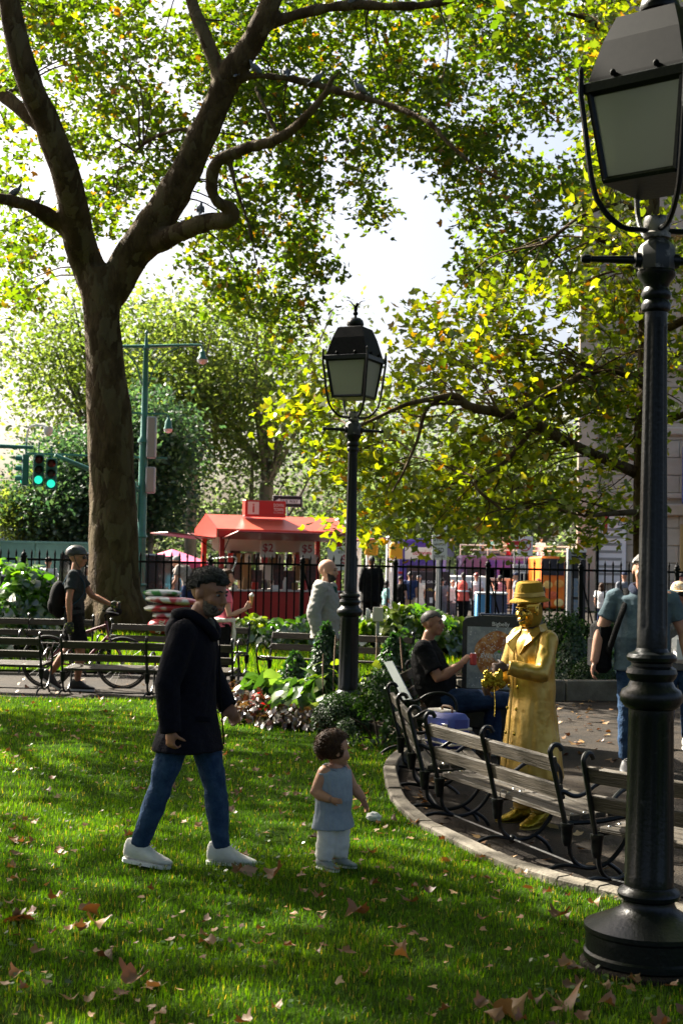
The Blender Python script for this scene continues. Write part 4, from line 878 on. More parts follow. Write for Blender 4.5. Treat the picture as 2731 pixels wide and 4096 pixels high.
def hair_fn(style, sd=0):
    def f(d):
        x, y, z = d
        n = noise.noise(V((x*4+sd,y*4,z*4)))*.05+noise.noise(V((x*11+sd,y*11,z*11)))*.04
        if style == 'bald': return .8
        line = .20 if style in ('short','crop') else .26
        if style == 'receding': line = .50
        face = x > .15 and z < line+.25*abs(y)+(0 if x > .5 else -.3+.6*(x-.15))
        low = -.30 if style in ('short','crop','receding') else -.62
        if style == 'long': low = -1.1; face = x > .35 and z < .42
        if style == 'child': low = -.72; face = x > .42 and z < .42
        if face or z < low: return .80
        if style in ('short','crop','receding') and abs(y) > .8 and z < -.05 and x > -.35: return .8
        return {'short':1.17+.10*max(0,z)*max(0,x+.3),'crop':1.05,'receding':1.06,'long':1.12,'child':1.20}[style]+n*(.5 if style in ('crop','receding') else 1)
    return f
def hand(mb, wr, d, side, curl=.5, k=1.0, palm=None, thumb=None):
    """five separate fingers on a palm; d: pointing direction, side: +1 left"""
    d = V(d).normalized(); pn = V(palm) if palm is not None else V((0,-side,0)); pn = (pn-d*pn.dot(d)).normalized(); ac = d.cross(pn)*side   # across, towards the thumb
    if thumb is not None and ac.dot(V(thumb)) < 0: ac = -ac
    c = V(wr)+d*.045*k; M = Matrix.Identity(4)
    for i in range(3): M[i][0] = d[i]; M[i][1] = ac[i]; M[i][2] = pn[i]; M[i][3] = c[i]
    mb.ell((0,0,0),(.052*k,.042*k,.018*k),12,8,M); mb.ell((-.01*k,.02*k,.008*k),(.03*k,.022*k,.016*k),8,6,M)
    for i, (o, L) in enumerate(((.030,.072),(.010,.082),(-.011,.076),(-.031,.060))):
        p = V(wr)+d*.088*k+ac*o*k; pts = [V(wr)+d*.05*k+ac*o*k*.9, p]; a = 0
        for j, fr in enumerate((.42,.32,.26)):
            a += curl*(1.0,1.15,.8)[j]; p = p+(d*math.cos(a)+pn*math.sin(a))*L*fr*k; pts.append(p)
        mb.tube(pts, [.0095*k,.0095*k,.009*k,.008*k,.0062*k], 6)
    t0 = V(wr)+d*.02*k+ac*.025*k; td = (d*.75+ac*.65+pn*.45).normalized()
    mb.tube([t0, t0+td*.035*k, t0+td*.035*k+(td+pn*curl*.7).normalized()*.03*k, t0+td*.035*k+(td+pn*curl*1.2+d*.2).normalized()*.055*k], [.015*k,.0125*k,.0105*k,.008*k], 6)
STAND = dict(pel=(0,0,.95), chest=(0,0,1.27), nk=(0,0,1.46), hd=(.025,0,1.625), hipL=(0,.085,.92), knL=(.015,.095,.50), anL=(-.02,.10,.085), hipR=(0,-.085,.92), knR=(.015,-.095,.50), anR=(-.02,-.10,.085), shL=(0,.175,1.405), elL=(-.02,.235,1.12), wrL=(.06,.235,.885), shR=(0,-.175,1.405), elR=(-.02,-.235,1.12), wrR=(.06,-.235,.885), ftL=(1,.12,0), ftR=(1,-.12,0), hf=(1,0,0), hu=(0,0,1))
class Person:
    def __init__(s, label, loc, rz, h, pose=None, skin=None, vox=.009, group=None, name='person', bulk=1.0, headk=1.0, child=False, hands=True, face=True):
        k = h/1.75; s.k = k; P = dict(STAND); P.update(pose or {}); s.P = {a:(V(b)*k if a not in ('ftL','ftR','hf','hu') and not a.startswith('h_') else b) for a, b in P.items()}
        s.T = thing(name, label, 'person', loc, rz, group); s.vox = vox; s.bulk = bulk; s.skin = skin; s.child = child
        p = s.P; mb = MB(); b = bulk
        mb.loft(s.torso(0, .06*k, 0))
        mb.tube([p['nk']-(p['hd']-p['nk'])*.3, p['nk'].lerp(p['hd'],.55)], [.060*k,.055*k], 12)
        s.HM = Matrix.Translation(p['hd'])@rot_to(p['hf'], p['hu']); s.hk = k*headk
        head_shape(mb, s.HM, s.hk, child)
        for q in 'LR':
            hp, kn, an = p['hip'+q], p['kn'+q], p['an'+q]; cf = kn.lerp(an,.35); fat = 1.25 if child else 1
            mb.tube([hp, hp.lerp(kn,.5), kn, cf, kn.lerp(an,.75), an-(an-kn).normalized()*.0], [x*k*b*fat for x in (.085,.073,.055,.056,.042,.036)], 12)
            fd = V(p['ft'+q]).normalized(); mb.tube([an-fd*.03*k, an+fd*.07*k-V((0,0,.035*k)), an+fd*.15*k-V((0,0,.05*k))], [.030*k,.026*k,.014*k], 8)
            sh, el, wr = p['sh'+q], p['el'+q], p['wr'+q]
            mb.ell(sh, .058*k*b, 10, 8); mb.tube([sh, sh.lerp(el,.5), el, el.lerp(wr,.3), wr], [x*k*b*(1.15 if child else 1) for x in (.052,.047,.040,.041,.027)], 12)
            if hands:
                hd_ = p.get('h_d'+q) or (wr-el); hand(mb, wr, hd_, 1 if q=='L' else -1, p.get('h_c'+q,.45), k*(1.05 if child else 1), p.get('h_p'+q), p.get('h_t'+q))
        s.body = grow(mb, 'body', skin, s.T, vox, 2 if vox<.008 else 3, fac=.35)
        if face and not child:
            for y in (-1,1):
                e = MB().ell(V((.082,y*.030,.004))*s.hk, (.008*s.hk,.0125*s.hk,.0055*s.hk), 10, 8, s.HM).build('eye', m_eye, s.T)
                MB().ell(V((.0895,y*.030,.004))*s.hk, (.004*s.hk,.007*s.hk,.0068*s.hk), 8, 6, s.HM).build('iris', m_iris, e)
                MB().tube([s.HM@(V(q)*s.hk) for q in ((.094,y*.012,.021),(.094,y*.028,.026),(.082,y*.048,.020))], [.004*s.hk,.005*s.hk,.003*s.hk], 6).build('eyebrow', m_hairblk, s.T)
            MB().tube([s.HM@(V(q)*s.hk) for q in ((.084,.022,-.066),(.0965,.008,-.066),(.0965,-.008,-.066),(.084,-.022,-.066))], [.003*s.hk,.006*s.hk,.006*s.hk,.003*s.hk], 6).build('mouth', m_lip, s.T)
    def axes(s, hi):
        p = s.P; w = ((p['shL']-p['shR']) if hi else (p['hipL']-p['hipR'])).normalized(); return w
    def torso(s, inf, hem, flare, belly=0, n=20, front=0, top=True):
        """rings from the hem up to the neck"""
        p, k, b = s.P, s.k, s.bulk; up1 = (p['chest']-p['pel']).normalized(); up2 = (p['nk']-p['chest']).normalized(); w0, w1 = s.axes(0), s.axes(1); rings = []
        st = []
        if hem > 0: 
            for t in (1,.66,.33): st.append((p['pel']-V((0,0,1))*hem*t if s.P.get('hang') else p['pel']-up1*hem*t, .105*k+flare*t, .155*k+flare*t*.9, w0, up1))
        sh = (p['shL']+p['shR'])/2; wsh = (p['shL']-p['shR']).length/2
        st += [(p['pel'], .108*k, .160*k, w0, up1), (p['pel'].lerp(p['chest'],.45), (.100+belly)*k, .142*k+belly*.4*k, (w0+w1).normalized(), up1), (p['chest'], .117*k, .160*k, w1, up2), (p['chest'].lerp(sh,.6), .105*k, .165*k, w1, up2), (sh, .078*k, wsh*.93, w1, up2), (sh.lerp(p['nk'],.65), .06*k, .085*k, w1, up2), (p['nk']+up2*.015*k, .052*k, .056*k, w1, up2)]
        for c, rx, ry, w, u in st:
            f = w.cross(u).normalized(); rx = rx*b+inf; ry = ry*b+inf
            rings.append([c+f*(math.cos(2*PI*i/n)*rx+(front if math.cos(2*PI*i/n)>0 else 0)*max(0,math.cos(2*PI*i/n)))+w*math.sin(2*PI*i/n)*ry for i in range(n)])
        return rings
    def top(s, m, name='shirt', inf=.014, hem=.12, flare=.012, sleeve=.55, sinf=None, wr=.006, vox=None, belly=0, ws=(9,9,16), cuff=0, it=3):
        mb = MB(); k = s.k; p = s.P; mb.loft(s.torso(inf*1, hem*k, flare, belly)); si = sinf if sinf is not None else inf
        for q in 'LR':
            sh, el, wr_ = p['sh'+q], p['el'+q], p['wr'+q]; mb.ell(sh, .058*k*s.bulk+si, 12, 8)
            if sleeve > 0:
                ra, rb, rc = .054*k*s.bulk+si, .043*k*s.bulk+si, .031*k*s.bulk+si+cuff
                if sleeve <= 1: mb.tube([sh, sh.lerp(el,sleeve*.5), sh.lerp(el,sleeve)], [ra, ra*.98, ra*.97+.008], 14)
                else: mb.tube([sh, sh.lerp(el,.5), el, el.lerp(wr_,.5*(sleeve-1)), el.lerp(wr_,sleeve-1)], [ra, (ra+rb)/2, rb+.004, (rb+rc)/2, rc], 14)
        return grow(mb, name, m, s.T, vox or max(s.vox,.011), it, wr, ws)
    def pants(s, m, name='trousers', inf=.012, length=2, wr=.006, vox=None, ws=(8,8,22), wide=0):
        mb = MB(); k = s.k; p = s.P; b = s.bulk; w0 = s.axes(0); up = (p['chest']-p['pel']).normalized(); f = w0.cross(up).normalized(); n = 18
        mb.loft([[c+f*math.cos(2*PI*i/n)*(rx*k*b+inf)+w0*math.sin(2*PI*i/n)*(ry*k*b+inf) for i in range(n)] for c, rx, ry in ((p['pel']-up*.10*k,.085,.12),(p['pel']-up*.03*k,.112,.162),(p['pel']+up*.06*k,.105,.155),(p['pel']+up*.09*k,.10,.15))])
        for q in 'LR':
            hp, kn, an = p['hip'+q], p['kn'+q], p['an'+q]
            if length <= 1: mb.tube([hp, hp.lerp(kn,length*.5), hp.lerp(kn,length)], [(.092*k*b)+inf, .085*k*b+inf+wide*.5, .08*k*b+inf+wide], 14)
            else:
                e = kn.lerp(an, length-1); mb.tube([hp, hp.lerp(kn,.5), kn, kn.lerp(e,.35), kn.lerp(e,.8), e], [x*k*b+inf+w_ for x, w_ in ((.090,0),(.078,wide*.2),(.060,wide*.5),(.060,wide*.7),(.048,wide),(.045,wide))], 14)
        return grow(mb, name, m, s.T, vox or max(s.vox,.0125), 3, wr, ws)
    def shoes(s, m, msole, k2=1.0, name='shoe'):
        k = s.k*k2
        for q in 'LR':
            an = s.P['an'+q]; fd = V(s.P['ft'+q]).normalized(); M = Matrix.Translation(an)@rot_to(fd); mb = MB(); n = 14
            rings = []
            for x, wd, zt, zb_ in ((-.080,.020,.02,-.055),(-.068,.038,.045,-.068),(-.03,.044,.050,-.070),(.02,.044,.042,-.070),(.055,.046,.022,-.070),(.10,.050,-.008,-.070),(.15,.048,-.026,-.069),(.185,.036,-.036,-.066),(.203,.016,-.046,-.060)):
                rings.append([M@V((x*k, math.sin(2*PI*i/n)*wd*k, (zt+zb_)/2*k+math.cos(2*PI*i/n)*(zt-zb_)/2*k)) for i in range(n)])
            mb.loft(rings); o = grow(mb, name, m, s.T, max(.009*max(.6,k), s.vox*.8), 2, 0)
            sole = [(-.082,.012),(-.067,.036),(-.02,.041),(.05,.043),(.11,.049),(.165,.043),(.198,.018)]; out = [(x*k,w_*k) for x, w_ in sole]+[(x*k,-w_*k) for x, w_ in sole[::-1]]
            MB().prism(out, .020*k, M@Matrix.Translation((0,0,-.084*k))).build('sole', msole, o)
            for j in range(4): MB().tube([M@V(((.035+j*.018)*k,-.022*k,(.036-j*.009)*k)), M@V(((.040+j*.018)*k,0,(.046-j*.010)*k)), M@V(((.035+j*.018)*k,.022*k,(.036-j*.009)*k))], .0035*k, 4).build('lace', msole, o)
    def hair(s, style, m, r=(.1,.079,.092)):
        fn = hair_fn(style, rnd.random()*9); k = s.hk
        return MB().ell(V((-.012,0,.03))*k, tuple(a*k for a in r), 28, 20, s.HM, fn).build('hair', m, s.T)
    def strands(s, m, style, n=1500, L=.03, r=(.1,.079,.092), back=.7, up=.35):
        """short real hairs standing on the scalp so that the outline is not a smooth shell"""
        fn = hair_fn(style, 3.); k = s.hk; P = []; Y = []
        while len(P) < n:
            d = V((rnd.gauss(0,1),rnd.gauss(0,1),rnd.gauss(0,1))).normalized(); q = fn(d)
            if q < .95: continue
            P.append(s.HM@(V((-.012+d.x*r[0]*q*.97, d.y*r[1]*q*.97, .03+d.z*r[2]*q*.97))*k)); t = s.HM.to_3x3()@(d*up+V((-back,0,0))*(1-abs(d.x))+V((rnd.gauss(0,.35),rnd.gauss(0,.35),rnd.gauss(0,.35)-.25))); Y.append(t.normalized())
        P = np.array(P); Y = np.array(Y); a = rng.normal(size=P.shape); X = np.cross(Y,a); X /= np.linalg.norm(X,axis=1)[:,None]; Z = np.cross(X,Y)
        o = link('hair_strands', leafcloud('hair_strands', P, L*k*(.6+.8*rng.random(n)), [(-.07,0,0),(.07,0,0),(.06,.55,.06),(-.06,.55,.06),(0,1,.02)], [(0,1,2),(0,2,3),(3,2,4)], mats=np.stack([X,Y,Z],2)), m, s.T); o['kind'] = 'stuff'; return o
    def long_hair(s, m, L=.32):
        k = s.hk; mb = MB(); mb.ell(V((-.012,0,.03))*k, (.1*k,.079*k,.092*k), 20, 14, s.HM, hair_fn('long'))
        for y in np.linspace(-.07,.07,7): 
            x0 = -.07+abs(y)*.5; mb.tube([s.HM@(V((x0,y,.03))*k), s.HM@(V((x0-.02,y*1.15,-.12))*k), s.HM@(V((x0-.01+rnd.uniform(-.02,.02),y*1.3,-.12-L*.5))*k), s.HM@(V((x0+rnd.uniform(-.02,.02),y*1.2,-.12-L))*k)], [.03*k,.034*k,.03*k,.008*k], 8)
        return grow(mb, 'hair', m, s.T, .012, 1, .004, (30,30,8))
    def beard(s, m, thick=1.0):
        k = s.hk
        def f(d):
            x, y, z = d; n = noise.noise(V((x*9,y*9,z*9)))*.03
            if z < .36-.62*x and x > -.2 and not (x > .8 and -.42 < z < -.24 and abs(y) < .3): return 1.02*thick+n
            return .8
        mb = MB().ell(V((.030,0,-.048))*k, (.070*k,.066*k,.072*k), 26, 20, s.HM, f)
        return mb.build('beard', m, s.T)
    def cap(s, m, brim=True, name='cap', blend=0):
        k = s.hk; mb = MB()
        mb.ell(V((-.010,0,.045))*k, (.108*k,.088*k,.095*k), 18, 12, s.HM, lambda d: 1 if d.z > -.12 else .8)
        if brim: mb.prism([(math.cos(a)*.085*k+.05*k if True else 0, math.sin(a)*.075*k) for a in [-PI/2+PI*i/12 for i in range(13)]], .008*k, s.HM@Matrix.Translation((.045*k,0,.045*k))@Matrix.Rotation(R(8),4,'Y'))
        return mb.build(name, m, s.T)
m_jeans = cloth('denim', (.014,.034,.080), (.032,.068,.13), ns=12, bump=.4, bs=60); m_jeansd = cloth('dark_denim', (.010,.020,.05), (.02,.04,.09), ns=12); m_navy = cloth('navy_wool', (.0038,.0038,.0085), (.007,.007,.014), ns=30)
m_shoew = mat('white_shoe', (.66,.65,.60), .6, col2=(.56,.55,.5), ns=12, bump=.2, bs=60); m_solew = mat('white_sole', (.72,.71,.68), .6); m_shoeb = mat('black_shoe', (.015,.015,.016), .5); m_soleb = mat('dark_sole',(.03,.03,.03),.7); m_blackc = cloth('black', (.0045,.0045,.005))

# ---- the walking man in the navy coat
mp_ = G(762, 3462, .0); kx = 8.28/5689
wm = Person('man in dark navy hooded coat and jeans walking across the lawn', (mp_.x,mp_.y,-.018), R(-8), 1.75,
  dict(pel=(-.03,0,.92), chest=(-.03,0,1.24), nk=(-.005,0,1.425), hd=(.075,-.005,1.595), shL=(-.01,.17,1.36), shR=(-.03,-.175,1.36), elL=(.03,.25,1.11), wrL=(.15,.21,.93), elR=(-.10,-.255,1.08), wrR=(-.075,-.25,.83),
       hipR=(-.045,-.085,.90), knR=(-.165,-.10,.47), anR=(-.285,-.09,.125), hipL=(.0,.085,.90), knL=(.115,.085,.465), anL=(.165,.08,.10), ftR=(1,-.10,-.10), ftL=(1,.05,-.05), hf=(.88,-.42,-.16), h_cR=.85, h_dR=(.06,0,-1), h_pR=(.6,.8,0), h_tR=(1,0,0)), sk_tan, .0085, bulk=1.0, headk=1.13)
mb = MB(); wm.P['hang'] = 1
mb.loft(wm.torso(.036, .235, .062, .01))
for q in 'LR':
    sh, el, wr_ = wm.P['sh'+q], wm.P['el'+q], wm.P['wr'+q]; mb.ell(sh, .088, 12, 8); mb.tube([sh, sh.lerp(el,.5), el, el.lerp(wr_,.5), wr_+(wr_-el).normalized()*.02], [.086,.08,.075,.068,.060], 16)
grow(mb, 'coat', m_navy, wm.T, .010, 2, .009, (9,9,5))
hd_ = MB(); c = wm.P['nk']; 
hd_.tube(cr([tuple(c+V(q)) for q in ((.125,.0,-.095),(.105,.07,-.035),(.03,.10,.035),(-.07,.085,.055),(-.115,0,.04),(-.07,-.085,.055),(.03,-.10,.035),(.105,-.07,-.035),(.125,-.012,-.095))],4), .030, 10); hd_.ell(c+V((-.105,0,-.05)),(.07,.13,.09),14,10)
grow(hd_, 'hood', m_navy, wm.T, .011, 3, .008, (10,10,12))
MB().tube(cr([tuple(c+V(q)) for q in ((.105,0,-.06),(.08,.06,0),(.0,.085,.05),(-.06,0,.06),(.0,-.085,.05),(.08,-.06,0),(.105,-.01,-.06))],4), .02, 8).build('collar', cloth('grey_collar',(.05,.06,.06)), wm.T)
MB().tube([wm.P['chest']+V((.172,.01,.10)), wm.P['chest']+V((.172,.015,-.1)), wm.P['pel']+V((.185,.02,.05)), wm.P['pel']+V((.205,.03,-.2))], .005, 5).build('zip', m_ironm, wm.T)
MB().box((.06,-.235,.86),(.15,.014,.035),Matrix.Rotation(R(-6),4,'X'),.005).build('pocket_flap', m_navy, wm.T)
wm.pants(m_jeans, inf=.009, length=1.97, wr=.009, ws=(13,13,10)); wm.shoes(m_shoew, m_solew, 1.06); wm.hair('short', m_hairslt); wm.beard(m_beardg); wm.strands(m_hairslt,'short',3600,.013,up=.45)

# ---- the toddler
tp = G(1328, 3470, 0)
td = Person('toddler in grey sleeveless top and white trousers standing on the lawn', (tp.x,tp.y,-.006), R(-38), .80,
  dict(pel=(0,0,.74), chest=(.01,0,1.06), nk=(.0,0,1.30), hd=(.0,.0,1.50), shL=(.0,.19,1.235), shR=(0,-.19,1.235), elR=(-.06,-.30,.98), wrR=(.17,-.27,.92), elL=(.10,.26,1.02), wrL=(.26,.30,.86), hipL=(0,.10,.66), hipR=(0,-.10,.66), knL=(.03,.12,.40), knR=(.01,-.13,.40), anL=(.0,.13,.12), anR=(-.03,-.14,.12), hf=(.55,.83,.05), h_dR=(1,.2,-.1), h_dL=(.35,.1,-1), h_cR=.5, h_cL=.25), sk_child, .0055, bulk=1.55, headk=1.98, child=True)
m_lin = cloth('grey_linen', (.25,.29,.34), (.29,.33,.38), ns=30, bump=.15, bs=60); m_wlin = cloth('white_linen', (.60,.59,.55), (.66,.65,.61), ns=20, bump=.2, bs=40)
mb = MB(); td.P['hang'] = 1; mb.loft(td.torso(.012, .10, .018, .03)[:-1]); grow(mb, 'blouse', m_lin, td.T, .006, 3, .006, (20,20,10))
MB().tube(cr([tuple(td.P['nk']+V(q)) for q in ((.062,.03,-.035),(.03,.07,-.012),(-.03,.06,.0),(-.055,0,.002),(-.03,-.06,0),(.03,-.07,-.012),(.062,-.03,-.035))],4),.008,6).build('neckline', cloth('grey_edge',(.16,.18,.21)), td.T)
td.pants(m_wlin, inf=.008, length=1.98, wr=.005, ws=(16,16,38), wide=.012); td.shoes(mat('toddler_shoe',(.22,.25,.25),.6), m_solew, 1.35)
td.hair('child', m_hairbrn); td.strands(m_hairbrn,'child',3600,.018,up=.2)
for i in range(14):
    q = td.HM@V((-.075+rnd.uniform(-.015,.01),rnd.uniform(-.05,.05),-.02+rnd.uniform(-.04,.05)))
    MB().tube([q+V((math.cos(a)*.013,math.sin(a)*.01,-a*.002)) for a in np.linspace(0,9,14)], list(np.linspace(.007,.003,14)), 5).build('curl', m_hairbrn, td.T)

# ---- the gold coated performer
gp_ = G(2120, 3292, -.12)
m_gold = mat('gold_coat', (.46,.285,.05), .32, .5, col2=(.48,.31,.07), ns=4, bump=.15, bs=30); m_goldb = mat('gold_foil', (.38,.27,.015), .25, .8, col2=(.26,.18,.01), ns=12, bump=.8, bs=30); m_goldf = cloth('gold_felt', (.30,.18,.022), (.36,.22,.03))
gm = Person('street performer in gold mask, hat and long gold coat', (gp_.x,gp_.y,-.125), R(-148), 1.70,
  dict(hf=(.97,.22,.0), hd=(.05,.0,1.615), shL=(.0,.18,1.40), shR=(0,-.18,1.40), elL=(.12,.25,1.15), wrL=(.355,.13,1.20), elR=(.05,-.25,1.12), wrR=(.26,-.20,1.03), h_dL=(.8,-.6,-.05), h_dR=(.8,.3,-.3), h_cL=.95, h_cR=.9, h_pL=(-.5,-.7,-.2), h_tL=(0,0,1), ftL=(1,.25,0), ftR=(1,-.2,0)), sk_dark, .0085, bulk=1.05)
mb = MB(); gm.P['hang'] = 1; mb.loft(gm.torso(.034, .58, .085, .02))
for q in 'LR':
    sh, el, wr_ = gm.P['sh'+q], gm.P['el'+q], gm.P['wr'+q]; mb.ell(sh,.078,12,8); mb.tube([sh, sh.lerp(el,.5), el, el.lerp(wr_,.5), el.lerp(wr_,.97)], [.078,.072,.070,.064,.056], 16)
gc = grow(mb, 'coat', m_gold, gm.T, .011, 2, .012, (12,12,3.5))
cl_ = MB(); nk = gm.P['nk']
for s in (-1,1):
    cl_.add([tuple(nk+V(q)) for q in ((.02,s*.085,.045),(.075,s*.045,-.0),(.155,s*.03,-.17),(.165,s*.10,-.10),(.13,s*.135,-.06),(.04,s*.13,.0),(-.05,s*.075,.06),(-.07,s*.09,.0))], [[0,1,5],[1,2,3],[1,3,4],[1,4,5],[0,5,7,6]])
c_o = cl_.build('collar', m_gold, gm.T, smooth=False); sm_ = c_o.modifiers.new('t','SOLIDIFY'); sm_.thickness = .012
for z in (-.06,-.22,-.40):
    for y in (-.05,.05): MB().ell(gm.P['pel']+V((.178+.0*z-.07*z,y,z+.15)),(.008,.014,.014),10,6).build('button', m_goldb, gm.T)
MB().tube([gm.P['chest']+V((.162,-.02,.03)), gm.P['pel']+V((.175,-.015,.1)), gm.P['pel']+V((.215,-.01,-.3)), gm.P['pel']+V((.245,-.01,-.57))], .007, 5).build('coat_edge', m_gold, gm.T)
gm.pants(m_gold, length=1.95, wr=.006, wide=.02); gm.shoes(m_goldb, mat('gold_sole',(.3,.22,.03),.5), 1.2)
mk = MB(); head_shape(mk, gm.HM@Matrix.Translation((.006,0,-.002)), gm.hk*1.05); mo = grow(mk, 'mask', sk_gold, gm.T, .006, 2, 0)
for s in (-1,1): MB().ell(V((.092,s*.031,.004))*gm.hk*1.05,(.010,.017,.009),10,6,gm.HM).build('eye_hole', m_black, mo)
MB().tube([gm.HM@(V(q)*gm.hk*1.06) for q in ((.083,.034,-.058),(.100,.014,-.073),(.100,-.014,-.073),(.083,-.034,-.058))],[.004,.007,.007,.004],6).build('grin', m_black, mo)
MB().ell(V((-.03,0,-.02))*gm.hk, (.085,.088,.13), 16, 12, gm.HM).build('head_scarf', m_goldf, gm.T)
ht = MB(); HM2 = gm.HM@Matrix.Translation((-.01,0,.085))@Matrix.Rotation(R(4),4,'Y')
ht.lathe([(.138,-.022),(.150,-.018),(.146,-.008),(.122,.004),(.108,.02),(.105,.05),(.098,.10),(.09,.122),(.07,.132),(.03,.118),(0,.115)],32,(0,0,0),HM2@Matrix.Diagonal((1.12,.92,1,1))); hto = ht.build('hat', m_goldf, gm.T)
MB().lathe([(.112,.02),(.115,.022),(.112,.05),(.109,.052)],32,(0,0,0),HM2@Matrix.Diagonal((1.12,.92,1,1))).build('hat_band', m_gold, hto)
bw_ = thing('gold_bow','crumpled gold foil bow with hanging ribbon held by the performer','bow', W(1972,2722,10.2))
b1 = MB(); bw_.scale = (.5,.5,.75)
for s in (-1,1):
    for q, r_ in (((s*.07,0,.03),.07),((s*.12,.02,-.03),.06),((s*.04,-.01,-.02),.05),((s*.10,0,.07),.045)): b1.ell(q,(r_,r_*.6,r_*.8),12,8)
grow(b1,'loops',m_goldb,bw_,.010,0,.02,(22,22,22))
MB().tube(cr([(.0,0,0),(.015,-.01,-.10),(.03,0,-.22),(.025,.01,-.34)],5),[.022]*16,8,flat=.25).build('ribbon', m_goldb, bw_)

# ---- the seated man in black
smz = -.05
sm = Person('man in black polo sitting on the bench with crossed legs holding a can', (.86,13.6,smz), R(-12), 1.78,
  dict(pel=(.12,0,.53), chest=(.0,0,.86), nk=(-.02,0,1.06), hd=(.03,0,1.235), shL=(-.03,.185,1.005), shR=(-.03,-.185,1.005), elR=(.13,-.24,.74), wrR=(.33,-.17,.88), elL=(-.12,.30,.78), wrL=(-.10,.34,.56), hipL=(.14,.09,.52), hipR=(.14,-.09,.52), knL=(.58,.10,.50), anL=(.62,.06,.10), knR=(.60,-.10,.56), anR=(.83,.14,.52), ftR=(.62,.35,.55), ftL=(1,.1,0), hf=(.97,-.22,.06), h_dR=(.6,.25,.75), h_cR=.85, h_pR=(.5,.8,-.2), h_tR=(0,0,1)), sk_tan, .010, bulk=1.25)
sm.top(m_blackc, 'polo_shirt', .018, .10, .012, .75, wr=.010, belly=.05); sm.pants(m_jeansd, inf=.012, length=1.95, wr=.008); sm.shoes(mat('checked_shoe',(.04,.04,.04),.6,col2=(.45,.44,.42),ns=40,lo=.48,hi=.52,nd=0), m_solew, 1.15); sm.hair('crop', mat('hair_dark_grey',(.03,.022,.018),.6,col2=(.06,.05,.045),ns=20)); sm.strands(MATS['hair_dark_grey'],'crop',1500,.010,up=.3)
q = Matrix.Translation((.86,13.6,smz))@Matrix.Rotation(R(-12),4,'Z')@(sm.P['wrR']+V((.105,.02,.045)))
can = thing('drink_can','small red drink can in the seated man\'s hand','can',q); MB().lathe([(.025,-.055),(.032,-.048),(.032,.045),(.026,.055)],16).build('body', m_red, can); MB().lathe([(.026,.055),(.025,.058),(.02,.054)],16).build('lid', m_bolt, can)

# ---- the tall man in the grey polo shirt
pz = gz(0,12.7); pp = W(2568,2400,12.7)
m_polo = cloth('slate_polo', (.085,.125,.15), (.10,.145,.17), ns=40, bump=.3)
pm_ = Person('tall grey haired man in slate polo shirt with a shoulder bag', (pp.x,12.7,pz), R(-98), 1.93,
  dict(elL=(-.01,.33,1.13), wrL=(.10,.36,.89), elR=(.0,-.33,1.13), wrR=(.05,-.38,.88), shL=(0,.215,1.40), shR=(0,-.215,1.40), h_cL=.4, h_cR=.5, knL=(.05,.10,.50)), sk_light, .011, bulk=1.22)
pm_.top(m_polo, 'polo_shirt', .03, .13, .015, .62, sinf=.010, wr=.012, belly=.05, ws=(7,7,12)); pm_.pants(m_jeans, inf=.014, length=1.95, wr=.008, wide=.01); pm_.shoes(m_shoeb, m_soleb, 1.2); pm_.hair('short', m_hairgry)
nk = pm_.P['nk']; MB().tube(cr([tuple(nk+V(q_)) for q_ in ((.10,.02,-.08),(.075,.08,.0),(-.01,.10,.04),(-.075,0,.05),(-.01,-.10,.04),(.075,-.08,0),(.10,-.02,-.08))],4), .022, 8, flat=1.6).build('collar', cloth('navy_collar',(.05,.06,.10)), pm_.T)
sp = pm_.P['shR']; MB().tube(cr([tuple(V(q_)*pm_.k) for q_ in ((-.10,-.16,1.35),(-.02,-.135,1.475),(.10,-.14,1.38),(.16,-.20,1.2),(.10,-.26,1.0),(-.02,-.28,.9))],5), .028, 8, flat=.35).build('bag_strap', m_blackc, pm_.T)
bg_ = thing('shoulder_bag','black shoulder bag hanging at the tall man\'s side','bag',(pp.x-.34,12.85,pz+1.10)); MB().box((0,0,0),(.16,.32,.46),None,.05).build('body', m_blackc, bg_); MB().box((-.085,0,-.05),(.03,.24,.26),None,.012).build('pocket', m_blackc, bg_)
MB().tube([V((math.cos(a)*.036,math.sin(a)*.03,0))+pm_.P['wrL'] for a in [2*PI*i/16 for i in range(16)]],.012,6,closed=True).build('watch', m_black, pm_.T)

# ---- woman in the beige cap at the right edge
cpz = gz(0,14.2); cw = W(2712,2400,14.2)
ny = Person('woman in beige baseball cap and sunglasses behind the tall man', (cw.x,14.2,cpz), R(-100), 1.66, dict(), sk_tan, .011, bulk=.95)
ny.top(cloth('grey_top',(.10,.10,.10)), 'shirt', .015, .12, .01, .6); ny.pants(m_jeans, length=1.9); ny.shoes(m_shoew, m_solew); ny.long_hair(m_hairbrn, .2); co_ = ny.cap(cloth('beige_cap',(.42,.32,.20)))
text('NY', .05, ny.HM@Matrix.Translation((.106*ny.hk,0,.085*ny.hk))@face_m((0,0,0),(1,0,.45)), m_white, co_, bold=.01)
MB().box((.095*ny.hk,0,.004),(.03,.13,.042),ny.HM,.012).build('sunglasses', m_black, ny.T)
MB().box((.02,.03,1.0),(.26,.2,.3),None,.05).build('white_bag', m_white, ny.T)

